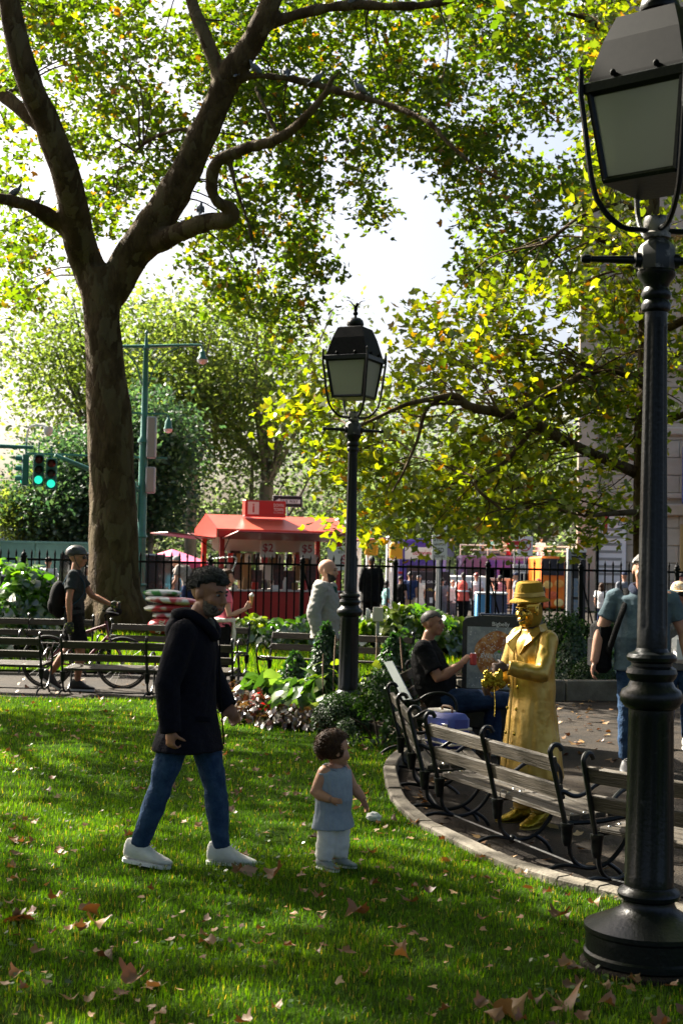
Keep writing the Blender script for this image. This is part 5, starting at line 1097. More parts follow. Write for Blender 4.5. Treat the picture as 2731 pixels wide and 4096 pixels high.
# ---- bald man in the grey hooded jacket
bz_ = gz(0,17.55); bm = W(1300,2400,17.55)
hm = Person('bald bearded man in light grey hooded jacket beside the lamp post', (bm.x,17.55,bz_), R(-14), 1.82, dict(hf=(.93,-.1,0), shL=(0,.20,1.405), shR=(0,-.21,1.405), elR=(-.06,-.31,1.12), wrR=(.02,-.33,.85), elL=(.02,.3,1.12), hd=(.03,0,1.62)), sk_light, .011, bulk=1.2, headk=1.1)
m_hood = cloth('grey_marl', (.27,.26,.24), (.30,.29,.27), ns=20, bump=.1); hm.top(m_hood, 'hooded_jacket', .03, .13, .012, 1.95, wr=.012, belly=.03)
mb = MB(); c = hm.P['nk']; mb.tube(cr([tuple(c+V(q_)) for q_ in ((.11,.03,-.12),(.07,.08,-.02),(-.03,.11,.02),(-.10,0,.02),(-.03,-.11,.02),(.07,-.08,-.02),(.11,-.03,-.12))],4), .034, 10); mb.ell(c+V((-.10,0,-.05)),(.06,.12,.08),12,8); grow(mb,'hood',m_hood,hm.T,.012,2,.005)
MB().box((.11*hm.k,0,1.36*hm.k),(.06,.09,.16),None,.02).build('green_shirt', cloth('green_shirt',(.01,.06,.04)), hm.T)
hm.pants(cloth('pale_denim',(.10,.19,.24)), length=1.95); hm.shoes(m_shoeb, m_soleb); hm.beard(m_hairblk, 1.04); hm.hair('bald', m_hairblk) if False else None

# ---- cyclist pushing a bicycle
cy = W(300,2400,19.15); cz_ = gz(0,19.15)
cyc = Person('cyclist in black helmet and dark tee pushing a bicycle', (cy.x,19.15,cz_), R(2), 1.92,
  dict(elR=(-.03,-.27,1.12), wrR=(-.01,-.28,.86), elL=(.18,.22,1.16), wrL=(.42,.12,1.06), knR=(.10,-.09,.50), anR=(.07,-.09,.10), knL=(-.08,.09,.50), anL=(-.30,.09,.18), ftL=(1,0,-.6), hf=(1,-.12,-.03), h_cR=.5, h_cL=.9, h_dL=(1,0,-.1)), sk_tan, .011)
cyc.top(cloth('charcoal_tee',(.022,.026,.028)), 'tee_shirt', .018, .13, .01, .6, wr=.008); cyc.pants(m_blackc, 'shorts', .016, .92, wide=.02); cyc.shoes(m_shoeb, m_solew, 1.1)
k = cyc.hk; hl = MB()
hl.ell(V((-.02,0,.05))*k,(.135*k,.105*k,.105*k),22,16,cyc.HM,lambda d: (1+.04*math.sin(d.y*16)) if d.z > -.15+.12*d.x else .78); h_ = hl.build('helmet', mat('helmet_black',(.012,.012,.013),.3,col2=(.05,.05,.05),ns=9), cyc.T)
MB().tube([cyc.HM@(V(q_)*k) for q_ in ((-.03,-.085,.03),(.0,-.085,-.05),(.035,-.05,-.118),(.035,.05,-.118),(.0,.085,-.05))],.006,5).build('helmet_strap', m_black, h_)
MB().box((.088*k,0,.004*k),(.03,.14,.036),cyc.HM,.01).build('sunglasses', m_black, cyc.T)
m_glv = mat('glove',(.012,.013,.012),.7,col2=(.30,.42,.02),ns=30,lo=.58,hi=.62)
for q_ in 'LR':
    mb = MB(); hand(mb, cyc.P['wr'+q_], cyc.P.get('h_d'+q_) or (cyc.P['wr'+q_]-cyc.P['el'+q_]), 1 if q_=='L' else -1, cyc.P['h_c'+q_], cyc.k*1.18); grow(mb,'glove',m_glv,cyc.T,.009,1,0)
bp2 = thing('backpack','black backpack on the cyclist','backpack',(cy.x-.22,19.15,cz_+1.22)); MB().ell((0,0,0),(.12,.15,.25),16,12).build('body', m_blackc, bp2); MB().ell((-.08,0,-.08),(.06,.11,.12),12,10).build('pocket', m_blackc, bp2)
m_strap = cloth('blue_strap',(.02,.05,.08))
MB().tube(cr([tuple(V(q_)*cyc.k) for q_ in ((-.13,-.10,1.30),(-.03,-.11,1.47),(.10,-.10,1.36),(.13,-.12,1.2),(.0,-.17,1.05),(-.12,-.1,1.02))],5),.014,6,flat=.5).build('bag_strap', m_strap, cyc.T)

# ---- woman in pink with an ice cream
pw = W(898,2400,19.2); pz2 = gz(0,19.2)
pk = Person('woman in pink top with sweater round her waist holding ice cream', (pw.x,19.2,pz2), R(8), 1.67, dict(elR=(.06,-.24,1.10), wrR=(.29,-.20,1.20), h_dR=(.5,0,.85), h_cR=.7), sk_light, .0105, bulk=.95)
pk.top(cloth('pink_knit',(.58,.13,.20)), 'top', .014, .06, .006, .45, wr=.006); pk.pants(m_blackc, length=1.9); pk.shoes(m_shoeb, m_soleb); pk.long_hair(m_hairbrn, .26)
mb = MB(); p0_ = pk.P['pel']+V((0,0,.08)); mb.tube([p0_+V((math.cos(a)*.135,math.sin(a)*.18,0)) for a in [2*PI*i/16 for i in range(16)]],.032,8,closed=True); mb.tube([p0_+V((.12,-.08,-.02)),p0_+V((.13,-.10,-.2)),p0_+V((.10,-.09,-.42))],[.045,.07,.06],8,flat=.5); mb.tube([p0_+V((.12,-.02,-.02)),p0_+V((.14,-.01,-.2)),p0_+V((.12,0,-.36))],[.04,.06,.05],8,flat=.5); grow(mb,'sweater',cloth('cream_knit',(.58,.55,.48)),pk.T,.014,2,.006)
ic = thing('ice_cream','ice cream cone held up by the woman in pink','ice cream',Matrix.Translation((pw.x,19.2,pz2))@Matrix.Rotation(R(8),4,'Z')@(pk.P['wrR']+V((.075,.0,.10))))
MB().lathe([(.006,-.06),(.03,.06),(.031,.065)],12).build('cone', mat('wafer',(.50,.26,.08),.7), ic); MB().ell((0,0,.08),(.034,.034,.03),10,8).tube([(0,0,.09),(.005,0,.125)],[.024,.004],8).build('scoop', m_cream, ic)

# ---- man in a black suit beyond the fence, and the people on the street
def walker(px, top_py, d, rz, label, topm, pantm, hairstyle='short', hairm=None, skin=None, h=None, capm=None, pose=None, vox=.025, sleeve=.6, hem=.12, flare=.01, bulk=1.0, long=False, vest=None, g='people on the street beyond the fence', short=False):
    g_ = gz(0,d); top_ = W(px,top_py,d); h = h or max(1.2, top_.z-g_-.01)
    ps = dict(knL=(.06,.09,.5), anL=(.12,.09,.085), knR=(.0,-.09,.5), anR=(-.14,-.09,.1)); ps.update(pose or {})
    w_ = Person(label, (top_.x,d,g_), rz, h, ps, skin or sk_light, vox, g, bulk=bulk, hands=False, face=False)
    w_.top(topm, 'top', .02, hem, flare, sleeve, wr=.01, vox=vox); w_.pants(pantm, length=.9 if short else 1.95, vox=vox, inf=.016); w_.shoes(m_shoeb, m_soleb)
    if long: w_.long_hair(hairm or m_hairblk)
    elif capm: w_.cap(capm); 
    elif hairstyle != 'bald': w_.hair(hairstyle, hairm or m_hairblk)
    if vest:
        mb = MB(); mb.loft(w_.torso(.032,.12,.0)); grow(mb,'vest',vest,w_.T,.02,2,.004)
        MB().tube([w_.P['chest']+V((math.cos(a)*.155,math.sin(a)*.2,-.12)) for a in [2*PI*i/20 for i in range(20)]],.022,6,closed=True,flat=1.2).build('stripe', m_white, w_.T)
    return w_
c_ = lambda n, *a: cloth(n, *a)
m_kh = c_('khaki',(.42,.32,.20)); m_wht = c_('white',(.62,.62,.62)); m_gry = c_('street_grey',(.14,.15,.17)); m_nvy = c_('street_navy',(.02,.035,.09)); m_tl = c_('teal',(.22,.42,.40)); m_pnk = c_('vest_pink',(.75,.13,.10)); m_dress = c_('white_dress',(.60,.57,.50)); m_hairred = mat('hair_red',(.20,.03,.02),.5); m_strp = c_('striped_tan',(.30,.24,.20),(.45,.40,.36)); m_olv = c_('olive',(.09,.085,.05)); m_capn = c_('cap_navy',(.02,.025,.05)); m_capg = c_('cap_grey',(.2,.2,.21)); m_redh = c_('red_hoodie',(.45,.02,.03)); m_blue = c_('light_blue',(.15,.45,.60))
walker(1487,2222,31.9,R(95),'man in a long black suit just behind the railing', m_blackc, m_blackc, 'crop', m_hairblk, sk_tan, sleeve=1.9, hem=.30, flare=.03, bulk=1.25)
walker(1545,2322,42,R(20),'woman in pale teal shirt behind the white post', m_tl, m_wht, long=True, sleeve=1.2)
walker(1601,2338,43,R(60),'dark haired boy in black behind the flowering bushes', m_blackc, m_blackc, h=1.5)
walker(1640,2287,44,R(80),'man in navy tee shirt and khaki trousers on the street', m_nvy, m_kh, bulk=1.12)
walker(1676,2299,45,R(100),'woman in a floral white dress and grey hat', m_dress, m_dress, capm=m_capg, hem=.5, flare=.1)
walker(1768,2311,44,R(85),'man in plain grey tee shirt by the stop sign', m_gry, m_gry, bulk=1.05)
walker(1809,2318,44.6,R(-40),'bald man in white shirt and cardigan on the street', m_wht, m_gry, 'bald', sleeve=1.8)
walker(1853,2288,43.6,R(70),'worker in coral safety vest in front of the blue bin', m_wht, m_blackc, 'crop', m_hairblk, sk_dark, vest=m_pnk, bulk=1.1)
walker(1905,2291,44.2,R(75),'red haired person in white tee with black backpack', m_wht, m_gry, 'short', m_hairred)
walker(2000,2299,46,R(120),'worker in pink vest beside the purple bus', m_blackc, m_blackc, 'crop', m_hairblk, sk_dark, vest=c_('vest_rose',(.72,.25,.27)))
walker(2066,2289,45,R(170),'man in a navy cap passing the orange bus', m_gry, m_nvy, capm=m_capn)
walker(2152,2314,44,R(-90),'person in red cap and olive shirt facing the park', m_olv, m_blackc, capm=c_('cap_red',(.30,.05,.05)))
walker(2405,2330,41,R(60),'woman with long dark hair by the totem', m_wht, m_nvy, long=True, hairm=m_hairbrn)
walker(2497,2286,40,R(100),'man in navy and white cap left of the tree', m_gry, m_nvy, capm=m_capn)
walker(2722,2290,42,R(90),'person in red and blue shirt at the picture edge', c_('red_blue',(.40,.04,.08),(.05,.1,.5)), m_nvy)
walker(705,2270,35,R(-10),'white haired man in dark jacket by the parked van', m_gry, m_blackc, 'short', m_hairgry)
walker(758,2262,34.4,R(150),'stooping man in striped tan shirt with grey cap', m_strp, m_nvy, capm=m_capg, pose=dict(chest=(.10,0,1.24), nk=(.24,0,1.36), hd=(.36,0,1.46), shL=(.18,.17,1.33), shR=(.18,-.17,1.33), elL=(.2,.22,1.05), elR=(.2,-.22,1.05), wrL=(.35,.2,.9), wrR=(.35,-.2,.9)), h=1.9)
walker(725,2275,36.4,R(90),'person in light blue shirt behind the man in navy', m_blue, m_gry, sleeve=1.5)
walker(1228,2330,39,R(180),'vendor in red hooded top behind the kiosk', m_redh, m_blackc, sleeve=1.8, h=1.65)
walker(195,2228,33,R(90),'person in pale clothes behind the hydrangea', m_wht, m_kh)
walker(352,2262,33.5,R(-90),'person in grey beside the big trunk beyond the fence', m_gry, m_gry, long=True)
# ================================================================ bicycle
m_rub = mat('tyre_rubber',(.012,.012,.012),.75); m_maroon = mat('maroon_frame',(.10,.008,.015),.3,col2=(.13,.012,.02),ns=5,coat=.3)
f_, r_c = W(491,2690,19.6), W(187,2690,19.6); bzg = gz(0,19.6)
bk = thing('bicycle','dark maroon bicycle pushed along the path behind the bench','bicycle',((f_.x+r_c.x)/2,19.6,bzg),R(-3))
wb_ = (f_.x-r_c.x); xf, xr, rw = wb_/2, -wb_/2, .345
for x in (xf,xr):
    wl = MB().tube([(x+math.cos(a)*rw,0,rw+math.sin(a)*rw) for a in [2*PI*i/40 for i in range(40)]],.019,8,closed=True).build('tyre', m_rub, bk)
    MB().tube([(x+math.cos(a)*(rw-.03),0,rw+math.sin(a)*(rw-.03)) for a in [2*PI*i/40 for i in range(40)]],.010,6,closed=True).build('rim', m_ironm, wl)
    sp = MB()
    for i in range(20):
        a = 2*PI*i/20; sp.tube([(x+math.cos(a+.25)*.025,.02*(-1)**i,rw+math.sin(a+.25)*.025),(x+math.cos(a)*(rw-.03),0,rw+math.sin(a)*(rw-.03))],.0014,4)
    o = sp.build('spokes', m_bolt, wl); o['kind'] = 'stuff'
    MB().tube([(x,-.05,rw),(x,.05,rw)],.02,8).build('hub', m_bolt, wl)
bbk = V((-.07,0,.29)); st_ = V((-.19,0,.78)); hdt = V((xf-.24,0,.92)); hdb = V((xf-.20,0,.72)); ax = V((xr,0,rw))
fr = MB(); 
for a, b, r in ((bbk,st_,.018),(bbk,hdb,.022),(st_+V((.02,0,-.08)),hdt+V((.0,0,-.06)),.019),(hdt,hdb,.021)): fr.tube([a,b],r,8)
for s in (-.045,.045): fr.tube([bbk+V((0,s*.5,0)),ax+V((0,s,0))],.011,6); fr.tube([st_+V((.02,s*.4,-.08)),ax+V((0,s,0))],.010,6)
fr.build('frame', m_maroon, bk)
for s in (-.05,.05): MB().tube(cr([tuple(hdb+V((0,0,-.01))),tuple(hdb+V((.01,s,-.05))),(xf-.05,s,.5),(xf,s,rw)],4),.013,6).build('fork_blade', m_maroon, bk)
MB().tube([st_,st_+V((-.03,0,.13))],.013,6).build('seat_post', m_ironm, bk); MB().ell(st_+V((-.03,0,.15)),(.13,.065,.03),12,8).build('saddle', m_black, bk)
hb_ = MB().tube([hdt,hdt+V((-.02,0,.08)),hdt+V((.06,0,.13))],.014,6).build('stem', m_ironm, bk)
hh_ = hdt+V((.06,0,.13)); MB().tube(cr([tuple(hh_+V((-.04,-.30,.02))),tuple(hh_+V((0,-.12,0))),tuple(hh_),tuple(hh_+V((0,.12,0))),tuple(hh_+V((-.04,.30,.02)))],4),.012,6).build('handlebar', m_ironm, bk)
MB().ell(hh_+V((.05,0,.0)),(.11,.09,.07),12,8).build('handlebar_bag', m_blackc, bk); MB().tube([hh_+V((-.02,-.24,.01)),hh_+V((.1,-.27,.0)),hh_+V((.17,-.27,-.02))],.008,5).build('brake_lever', m_bolt, bk)
MB().tube([bbk+V((math.cos(a)*.09,-.05,math.sin(a)*.09)) for a in [2*PI*i/20 for i in range(20)]],.006,5,closed=True).build('chainring', m_bolt, bk); MB().tube([bbk+V((0,-.06,0)),bbk+V((.12,-.07,-.12))],.01,6).box(bbk+V((.12,-.1,-.12)),(.09,.06,.02)).build('crank', m_ironm, bk)
# ================================================================ suitcase, panel, sacks
m_scb = mat('suitcase_blue',(.03,.05,.30),.4,col2=(.04,.07,.36),ns=6); 
sp_ = G(1775,3000,.27); sc = thing('suitcase','blue suitcase with cream bands standing on the curved bench','suitcase',(sp_.x+.02,sp_.y,.285),R(-62))
sc.scale = (.86,.86,.86); MB().box((0,0,.17),(.50,.24,.34),None,.05).build('shell', m_scb, sc)
for z in (.06,.20): MB().box((0,0,z),(.508,.248,.028),None,.01).build('cream_band', m_cream, sc)
MB().box((-.1,0,.345),(.28,.15,.02),None,.006).build('cream_top', m_cream, sc); MB().tube(cr([(-.09,0,.34),(-.07,0,.39),(.07,0,.39),(.09,0,.34)],4),.012,6).build('handle', mat('leather',(.16,.07,.02),.5), sc)
MB().box((.16,-.126,.2),(.09,.01,.10),None,.003).build('clasp', m_bolt, sc)
pb_ = G(1905,2990,-.08); sb = thing('snack_bag','dark snack bag with orange badge on the ground by the seated man','bag',(1.12,12.6,-.07)); MB().box((0,0,.2),(.2,.12,.4),None,.05).build('body', m_black, sb); MB().ell((0,-.06,.26),(.075,.008,.05),16,8).build('badge', mat('badge_orange',(.7,.25,.04),.5), sb); text('ONLY', .03, face_m((0,-.071,.27)), m_white, sb, bold=.01)
a_, b_ = W(1535,2648,13.0), W(1612,2800,12.7); d_ = b_-a_; gpn = thing('clear_panel','pale clear plastic sheet leaning on the bench back','panel',b_)
yv = V((.07,-.10,.02)); pn = MB(); pn.add([tuple(a_-b_),tuple(V((0,0,0))),tuple(yv),tuple(a_-b_+yv)],[[0,1,2,3]]); o = pn.build('sheet', mat('clear_sheet',(.55,.62,.62),.15,trans=.6), gpn, smooth=False); o.modifiers.new('s','SOLIDIFY').thickness = .01
def sack(px, py, d, wd, ht, label, c1, c2, tilt=0, dy=.35, ns=3):
    p = W(px,py,d); T = thing('sack', label, 'sack', p, rnd.uniform(-.15,.15), 'stacked garden sacks by the plane trunk')
    se = lambda d_: 1/max(.05,(abs(d_.x)**3+abs(d_.y)**3+abs(d_.z)**2.2)**(1/2.6))
    mb = MB().ell((0,0,0),(wd/2,dy,ht/2),22,14,Matrix.Rotation(R(tilt),4,'Y'),lambda q: se(q)*(1+.05*noise.noise(V((q.x*4,q.y*4,q.z*3+px)))))
    mb.build('bag', mat('sack_'+str(px)+str(py),c1,.35,col2=c2,ns=ns,lo=.47,hi=.53,nd=1,bump=.5,bs=12), T); return T
SW, SR, SG = (.62,.60,.55), (.42,.03,.04), (.06,.25,.05)
sack(650,2372,27.2,.72,.14,'green and white garden sack on top of the stack',SG,SW); sack(690,2402,27,1.0,.15,'red and white garden sack second from the top',SW,SR,3); sack(672,2432,27,.90,.15,'white garden sack with red edge in the middle of the stack',SW,SR,-2,ns=2); sack(700,2462,27,.85,.16,'white folded garden sack low in the stack',SW,SR)
sk = sack(650,2505,26.7,.55,.30,'red soil sack leaning at the foot of the stack',SR,(.36,.025,.035)); text('SOIL', .10, face_m((-.02,-.365,.02),roll=R(70)), m_white, sk, bold=.01)
mb_ = thing('utility_box','cream utility box on a post among the bushes','box',W(1510,2500,24)); MB().box((0,0,.18),(.17,.12,.24),None,.01).build('box', m_cream, mb_); MB().lathe([(.06,-.05),(.1,0),(.1,.03)],16,(0,0,0),Matrix.Translation((-.17,0,.18))@Matrix.Rotation(R(-90),4,'Y')).build('dish', m_sign, mb_); MB().tube([(0,0,-.45),(0,0,.08)],.03,8).build('post', m_galv, mb_)
# ================================================================ vehicles and street backdrop
m_pur = mat('bus_purple',(.055,.03,.30),.3,col2=(.07,.035,.34),ns=1.5,coat=.3); m_purd = mat('bus_plum',(.10,.05,.16),.35,col2=(.16,.08,.20),ns=.8); m_gls = mat('dark_glass',(.03,.035,.045),.08); m_orange = mat('bus_orange',(.85,.22,.01),.4,col2=(.75,.13,.01),ns=2); m_gtx = mat('gold_letters',(.75,.55,.12),.5); m_tail = mat('tail_red',(.5,.01,.02),.3)
def wheel(T, x, y, r=.48, w=.28, ax='Y'):
    M_ = Matrix.Translation((x,y,r))@Matrix.Rotation(PI/2,4,'X'); o = MB().lathe([(r*.6,-w/2),(r,-w/2+.03),(r,w/2-.03),(r*.6,w/2)],20,(0,0,0),M_).build('wheel', m_rub, T); MB().lathe([(.02,-w/2-.01),(r*.58,-w/2+.005),(r*.58,w/2-.005),(.02,w/2+.01)],16,(0,0,0),M_).build('rim', m_galv, o)
ba = W(1716,2300,72); TZ = W(1716,2152,72).z+.25
bA = thing('tour_bus','deep purple tour bus seen from behind','bus',(ba.x+.2,72+5,-.29),R(90-7))
MB().box((0,0,TZ/2+.2),(10,2.45,TZ-.4),None,.12).build('body', m_pur, bA)
x = -5.01; MB().box((x,0,TZ-.75),(.04,1.7,.62),None,.02).build('rear_panel', m_wp, bA); text('topview', .30, face_m((x-.03,-.1,TZ-.75),(-1,0,0)), m_tail, bA, bold=.01)
for y, z in ((-.95,TZ-.3),(.95,TZ-.3),(-1.05,1.6),(1.05,1.6)): MB().box((x,y,z),(.04,.22,.12),None,.01).build('tail_light', m_tail, bA)
MB().box((x,0,1.55),(.03,1.5,.9),None,.02).build('grille', m_gls, bA); MB().box((x,0,.9),(.03,2.0,.3),None,.02).build('bumper', m_black, bA)
for xx in (-3.2,2.6):
    for y in (-1.1,1.1): wheel(bA,xx,y)
for i in range(5): MB().box((-3.6+i*1.75,-1.235,TZ-1.2),(1.5,.03,.7),None,.02).build('window', m_gls, bA)
b0, b1 = W(1838,2300,68), W(2690,2300,69); zr = W(1900,2222,68).z+.29
bB = thing('tour_bus','open top purple tour bus standing side on with passengers','bus',((b0.x+b1.x)/2,69.2,-.29),0); LB = b1.x-b0.x
MB().box((0,0,zr/2+.2),(LB,2.4,zr-.4),None,.1).build('body', m_purd, bB)
MB().box((-LB*.28,-1.215,zr-.85),(LB*.18,.02,1.3),None,.01).build('purple_panel', m_pur, bB); MB().box((LB*.02,-1.213,zr-.55),(LB*.36,.02,.9),None,.01).build('dark_panel', mat('panel_dark',(.05,.04,.08),.4), bB)
text('SHINING, SINGING', .42, face_m((LB*.06,-1.235,zr-.55)), m_gtx, bB, bold=.02)
for i in range(6): MB().box((-LB/2+1+i*1.55,-1.21,1.55),(1.35,.03,.75),None,.02).build('window', m_gls, bB)
for z in (zr+.28,zr+.5): MB().tube([(-LB/2,-1.15,z),(LB/2,-1.15,z)],.035,6).build('rail', m_sign, bB)
for i in range(9): MB().tube([(-LB/2+i*LB/8,-1.15,zr),(-LB/2+i*LB/8,-1.15,zr+.5)],.03,6).build('rail_post', m_sign, bB)
for xx in (-LB*.3,LB*.3): wheel(bB,xx,-1.1)
SIT = dict(pel=(0,0,.3), chest=(0,0,.62), nk=(0,0,.81), hd=(.02,0,.97), shL=(0,.175,.755), shR=(0,-.175,.755), elL=(.02,.23,.48), elR=(.02,-.23,.48), wrL=(.2,.2,.4), wrR=(.2,-.2,.4), hipL=(0,.09,.28), hipR=(0,-.09,.28), knL=(.4,.1,.3), knR=(.4,-.1,.3), anL=(.4,.1,-.1), anR=(.4,-.1,-.1))
for i, (px, cm, hm_, lb) in enumerate(((1925,m_gry,m_hairbrn,'passenger in grey on the open top deck'),(1962,m_tl,m_hairblk,'passenger in teal on the open top deck'),(2008,m_kh,m_hairgry,'passenger in khaki leaning on the deck rail'),(2030,m_redh,m_hairred,'passenger in red on the open top deck'),(2160,m_wht,m_hairblk,'passenger in white near the rear of the deck'))):
    q = W(px,2230,68.6); w_ = Person(lb,(q.x,68.6,zr-.42),R(20*i),1.75,SIT,sk_light,.03,'passengers on the tour bus',hands=False,face=False); w_.top(cm,vox=.03); w_.pants(m_gry,vox=.03); w_.hair('short',hm_)
ob = W(2228,2300,60); oz = W(2228,2226,60).z+.29; bO = thing('advert_bus','bus back covered by an orange food advert','bus',(ob.x+.1,60+4,-.29),R(90-4))
MB().box((0,0,oz/2+.15),(8,1.05*2*.5+.1,oz-.3),None,.08).build('body', m_orange, bO); x = -4.01; MB().box((x,0,oz-.45),(.03,.9,.7),None,.02).build('window', m_gls, bO)
for i,(y,z,c) in enumerate(((-.25,1.35,(.65,.30,.06)),(.22,1.30,(.75,.45,.12)),(.0,.85,(.55,.10,.03)),(-.25,.55,(.80,.55,.2)),(.25,.5,(.5,.12,.05)))): MB().ell((x,y,z),(.02,.2,.17),16,10).build('food_print', mat('food_%d'%i,c,.5,col2=tuple(min(1,a*1.6) for a in c),ns=9), bO)
wheel(bO,-2.5,.5); wheel(bO,-2.5,-.5); wheel(bO,2.5,.5); wheel(bO,2.5,-.5)
def car(px, d, label, mt, L=4.3, rz=0, h=1.6, roof=None, name='parked_car'):
    p = W(px,2300,d); g = -.29 if d > 46 else gz(0,d); T = thing(name, label, 'van' if 'van' in name else 'car', (p.x,d,g), rz); pr = [(-L/2,.35),(L/2,.35),(L/2,.75),(L/2-.2,.9),(L*.27,.98),(L*.12,h),(-L*.42,h+.02),(-L/2,1.0)]
    if 'van' in name: pr = [(-L/2,.35),(L/2,.35),(L/2,.85),(L/2-.3,1.05),(L*.30,1.15),(L*.16,h),(-L/2+.08,h+.02),(-L/2,.6)]
    MB().prism(pr,1.75,Matrix(((1,0,0,0),(0,0,-1,.875),(0,1,0,0),(0,0,0,1)))).build('body', mt, T, smooth=False)
    z0 = 1.02 if 'van' not in name else 1.18
    for a, b in ((-.40,-.18),(-.16,.06),(.08,.20)): MB().prism([(a*L,z0),(b*L,z0),((b-.05 if b>.1 else b)*L,h-.1),(a*L+.03,h-.1)],.012,Matrix(((1,0,0,0),(0,0,-1,-.872),(0,1,0,0),(0,0,0,1)))).build('window', m_gls, T, smooth=False)
    for s in (-1,1): wheel(T,L*.32,s*.8,.34,.2); wheel(T,-L*.32,s*.8,.34,.2)
    if roof: MB().box((-L*.15,0,h+.03),(L*.5,1.6,.05),None,.02).build('roof_panel', roof, T)
    MB().box((L/2,-.6,.72),(.05,.3,.14),None,.02).build('headlight', m_sign, T); MB().box((L/2,.6,.72),(.05,.3,.14),None,.02).build('headlight', m_sign, T)
    return T
car(590,41,'black van with chrome trim parked beyond the railing',mat('van_black',(.02,.022,.03),.12,coat=.8),5.0,R(8),1.95,mat('van_roof',(.35,.40,.50),.2),'parked_van')
car(1770,60,'white roofed car in front of the purple bus',m_sign,4.4,R(170),1.55,m_sign); car(1985,64,'silver car beside the tour bus',mat('car_silver',(.45,.46,.48),.25,.4),4.4,R(5),1.5)
car(160,47,'white car half hidden behind the hydrangea',m_sign,4.4,0,1.5)
ab = W(1715,2360,52); T = thing('advert_board','dark theatre advert board behind the pedestrians','advert board',(ab.x,52,-.29)); pl = MB().box((0,0,1.05),(1.45,.2,1.5),None,.03).build('panel', mat('theatre_black',(.018,.012,.022),.4), T)
text('OF BROADWAY', .11, face_m((.05,-.105,1.42)), m_sign, pl, bold=.01); text('The Musical', .11, face_m((.05,-.105,1.14)), m_gtx, pl, bold=.01); MB().box((.1,-.105,.75),(.16,.01,.2)).build('code_card', m_sign, pl); MB().box((-.3,0,.15),(.1,.15,.3)).build('foot', m_black, T); MB().box((.3,0,.15),(.1,.15,.3)).build('foot', m_black, T)
m_bblue = mat('bin_blue',(.10,.35,.65),.4)
for i,(px,w_,mt,lb) in enumerate(((1930,.42,m_bblue,'blue recycling bin with white lid beside the pedestrians'),(1992,.46,mat('bin_slate',(.05,.06,.12),.4),'dark recycling bin with white lid next to the blue one'))):
    p = W(px,2400,41); T = thing('recycling_bin',lb,'bin',(p.x,41,gz(0,41))); MB().box((0,0,.52),(w_,.5,1.04),None,.03).build('body', mt, T); MB().box((0,0,1.07),(w_+.03,.53,.06),None,.02).build('lid', m_sign, T); MB().box((0,-.255,.4),(w_*.7,.01,.25)).build('label_panel', m_sign, T)
tp_ = W(2310,2300,38.5); tz = W(2310,2195,38.5).z-gz(0,38.5); tt = thing('wayfinding_totem','tall black wayfinding totem with white cap beside the railing','totem',(tp_.x,38.5,gz(0,38.5)),R(6))
MB().box((0,0,tz/2-.05),(.40,.14,tz-.1),None,.01).build('black_face', m_black, tt); MB().box((0,0,tz-.05),(.42,.16,.10),None,.01).build('white_cap', m_sign, tt); MB().box((-.26,0,tz/2),(.11,.15,tz),None,.008).build('steel_edge', m_galv, tt)
text('Bowling Green', .055, face_m((-.02,-.073,tz-.18)), m_sign, tt); text('Financial District', .045, face_m((-.02,-.073,tz-.27)), m_sign, tt); MB().box((-.06,-.073,tz-1.05),(.24,.006,.50)).build('map_panel', mat('map_print',(.10,.20,.32),.4,col2=(.3,.3,.28),ns=9), tt); MB().box((-.06,-.073,tz-1.6),(.24,.006,.45)).build('map_panel', MATS['map_print'], tt)
# pink umbrella
up_ = W(690,2222,43); ug = -.27; um = thing('market_umbrella','pink street umbrella beyond the railing','umbrella',(up_.x,43,ug)); zt_ = W(690,2196,43).z-ug
MB().tube([(0,0,0),(0,0,zt_)],.03,8).build('pole', m_galv, um); c8 = MB(); 
for i in range(8):
    a0, a1 = 2*PI*i/8, 2*PI*(i+1)/8; am = (a0+a1)/2; e0, e1 = (math.cos(a0)*1.25,math.sin(a0)*1.25,zt_-.42), (math.cos(a1)*1.25,math.sin(a1)*1.25,zt_-.42); c8.add([(0,0,zt_),e0,e1,(e0[0],e0[1],e0[2]-.14),(e1[0],e1[1],e1[2]-.14)],[[0,1,2],[1,3,4,2]])
o = c8.build('canopy', mat('umbrella_pink',(.65,.10,.22),.7), um, smooth=False); o.modifiers.new('s','SOLIDIFY').thickness = .01
for i in range(8): a = 2*PI*i/8; MB().tube([(0,0,zt_-.02),(math.cos(a)*1.22,math.sin(a)*1.22,zt_-.44)],.012,5).build('rib', m_galv, um)
# green hoarding on the left
m_hoard = mat('hoarding_green',(.035,.10,.09),.6,col2=(.05,.13,.11),ns=2); w0, w1 = W(-420,2200,50), W(565,2200,50); hz = W(200,2172,50).z+.29
ho = thing('hoarding','dark green site hoarding along the far pavement','hoarding',((w0.x+w1.x)/2,50,-.29)); n_ = 7; wl = (w1.x-w0.x)/n_
for i in range(n_): MB().box((-(w1.x-w0.x)/2+wl*(i+.5),0,hz/2),(wl-.02,.06,hz),None,.01).build('panel', m_hoard, ho)
MB().box((0,-.04,hz+.02),(w1.x-w0.x,.16,.08),None,.01).build('cap_rail', m_hoard, ho)
lb_ = W(20,2150,95); T = thing('low_building','low pale building at the far left end of the street','building',(lb_.x-5,95,-.29)); hb2 = W(20,2102,95).z+.29
MB().box((0,0,hb2/2),(12,8,hb2),None,.05).build('wall', mat('pale_wall',(.45,.47,.50),.8), T); MB().box((0,-.1,hb2+.1),(12.4,8.4,.2),None,.02).build('roof', m_galv, T)
for i in range(5): MB().box((-4.5+i*2.2,-4.01,hb2*.55),(1.2,.06,1.2),None,.02).build('window', m_gls, T)
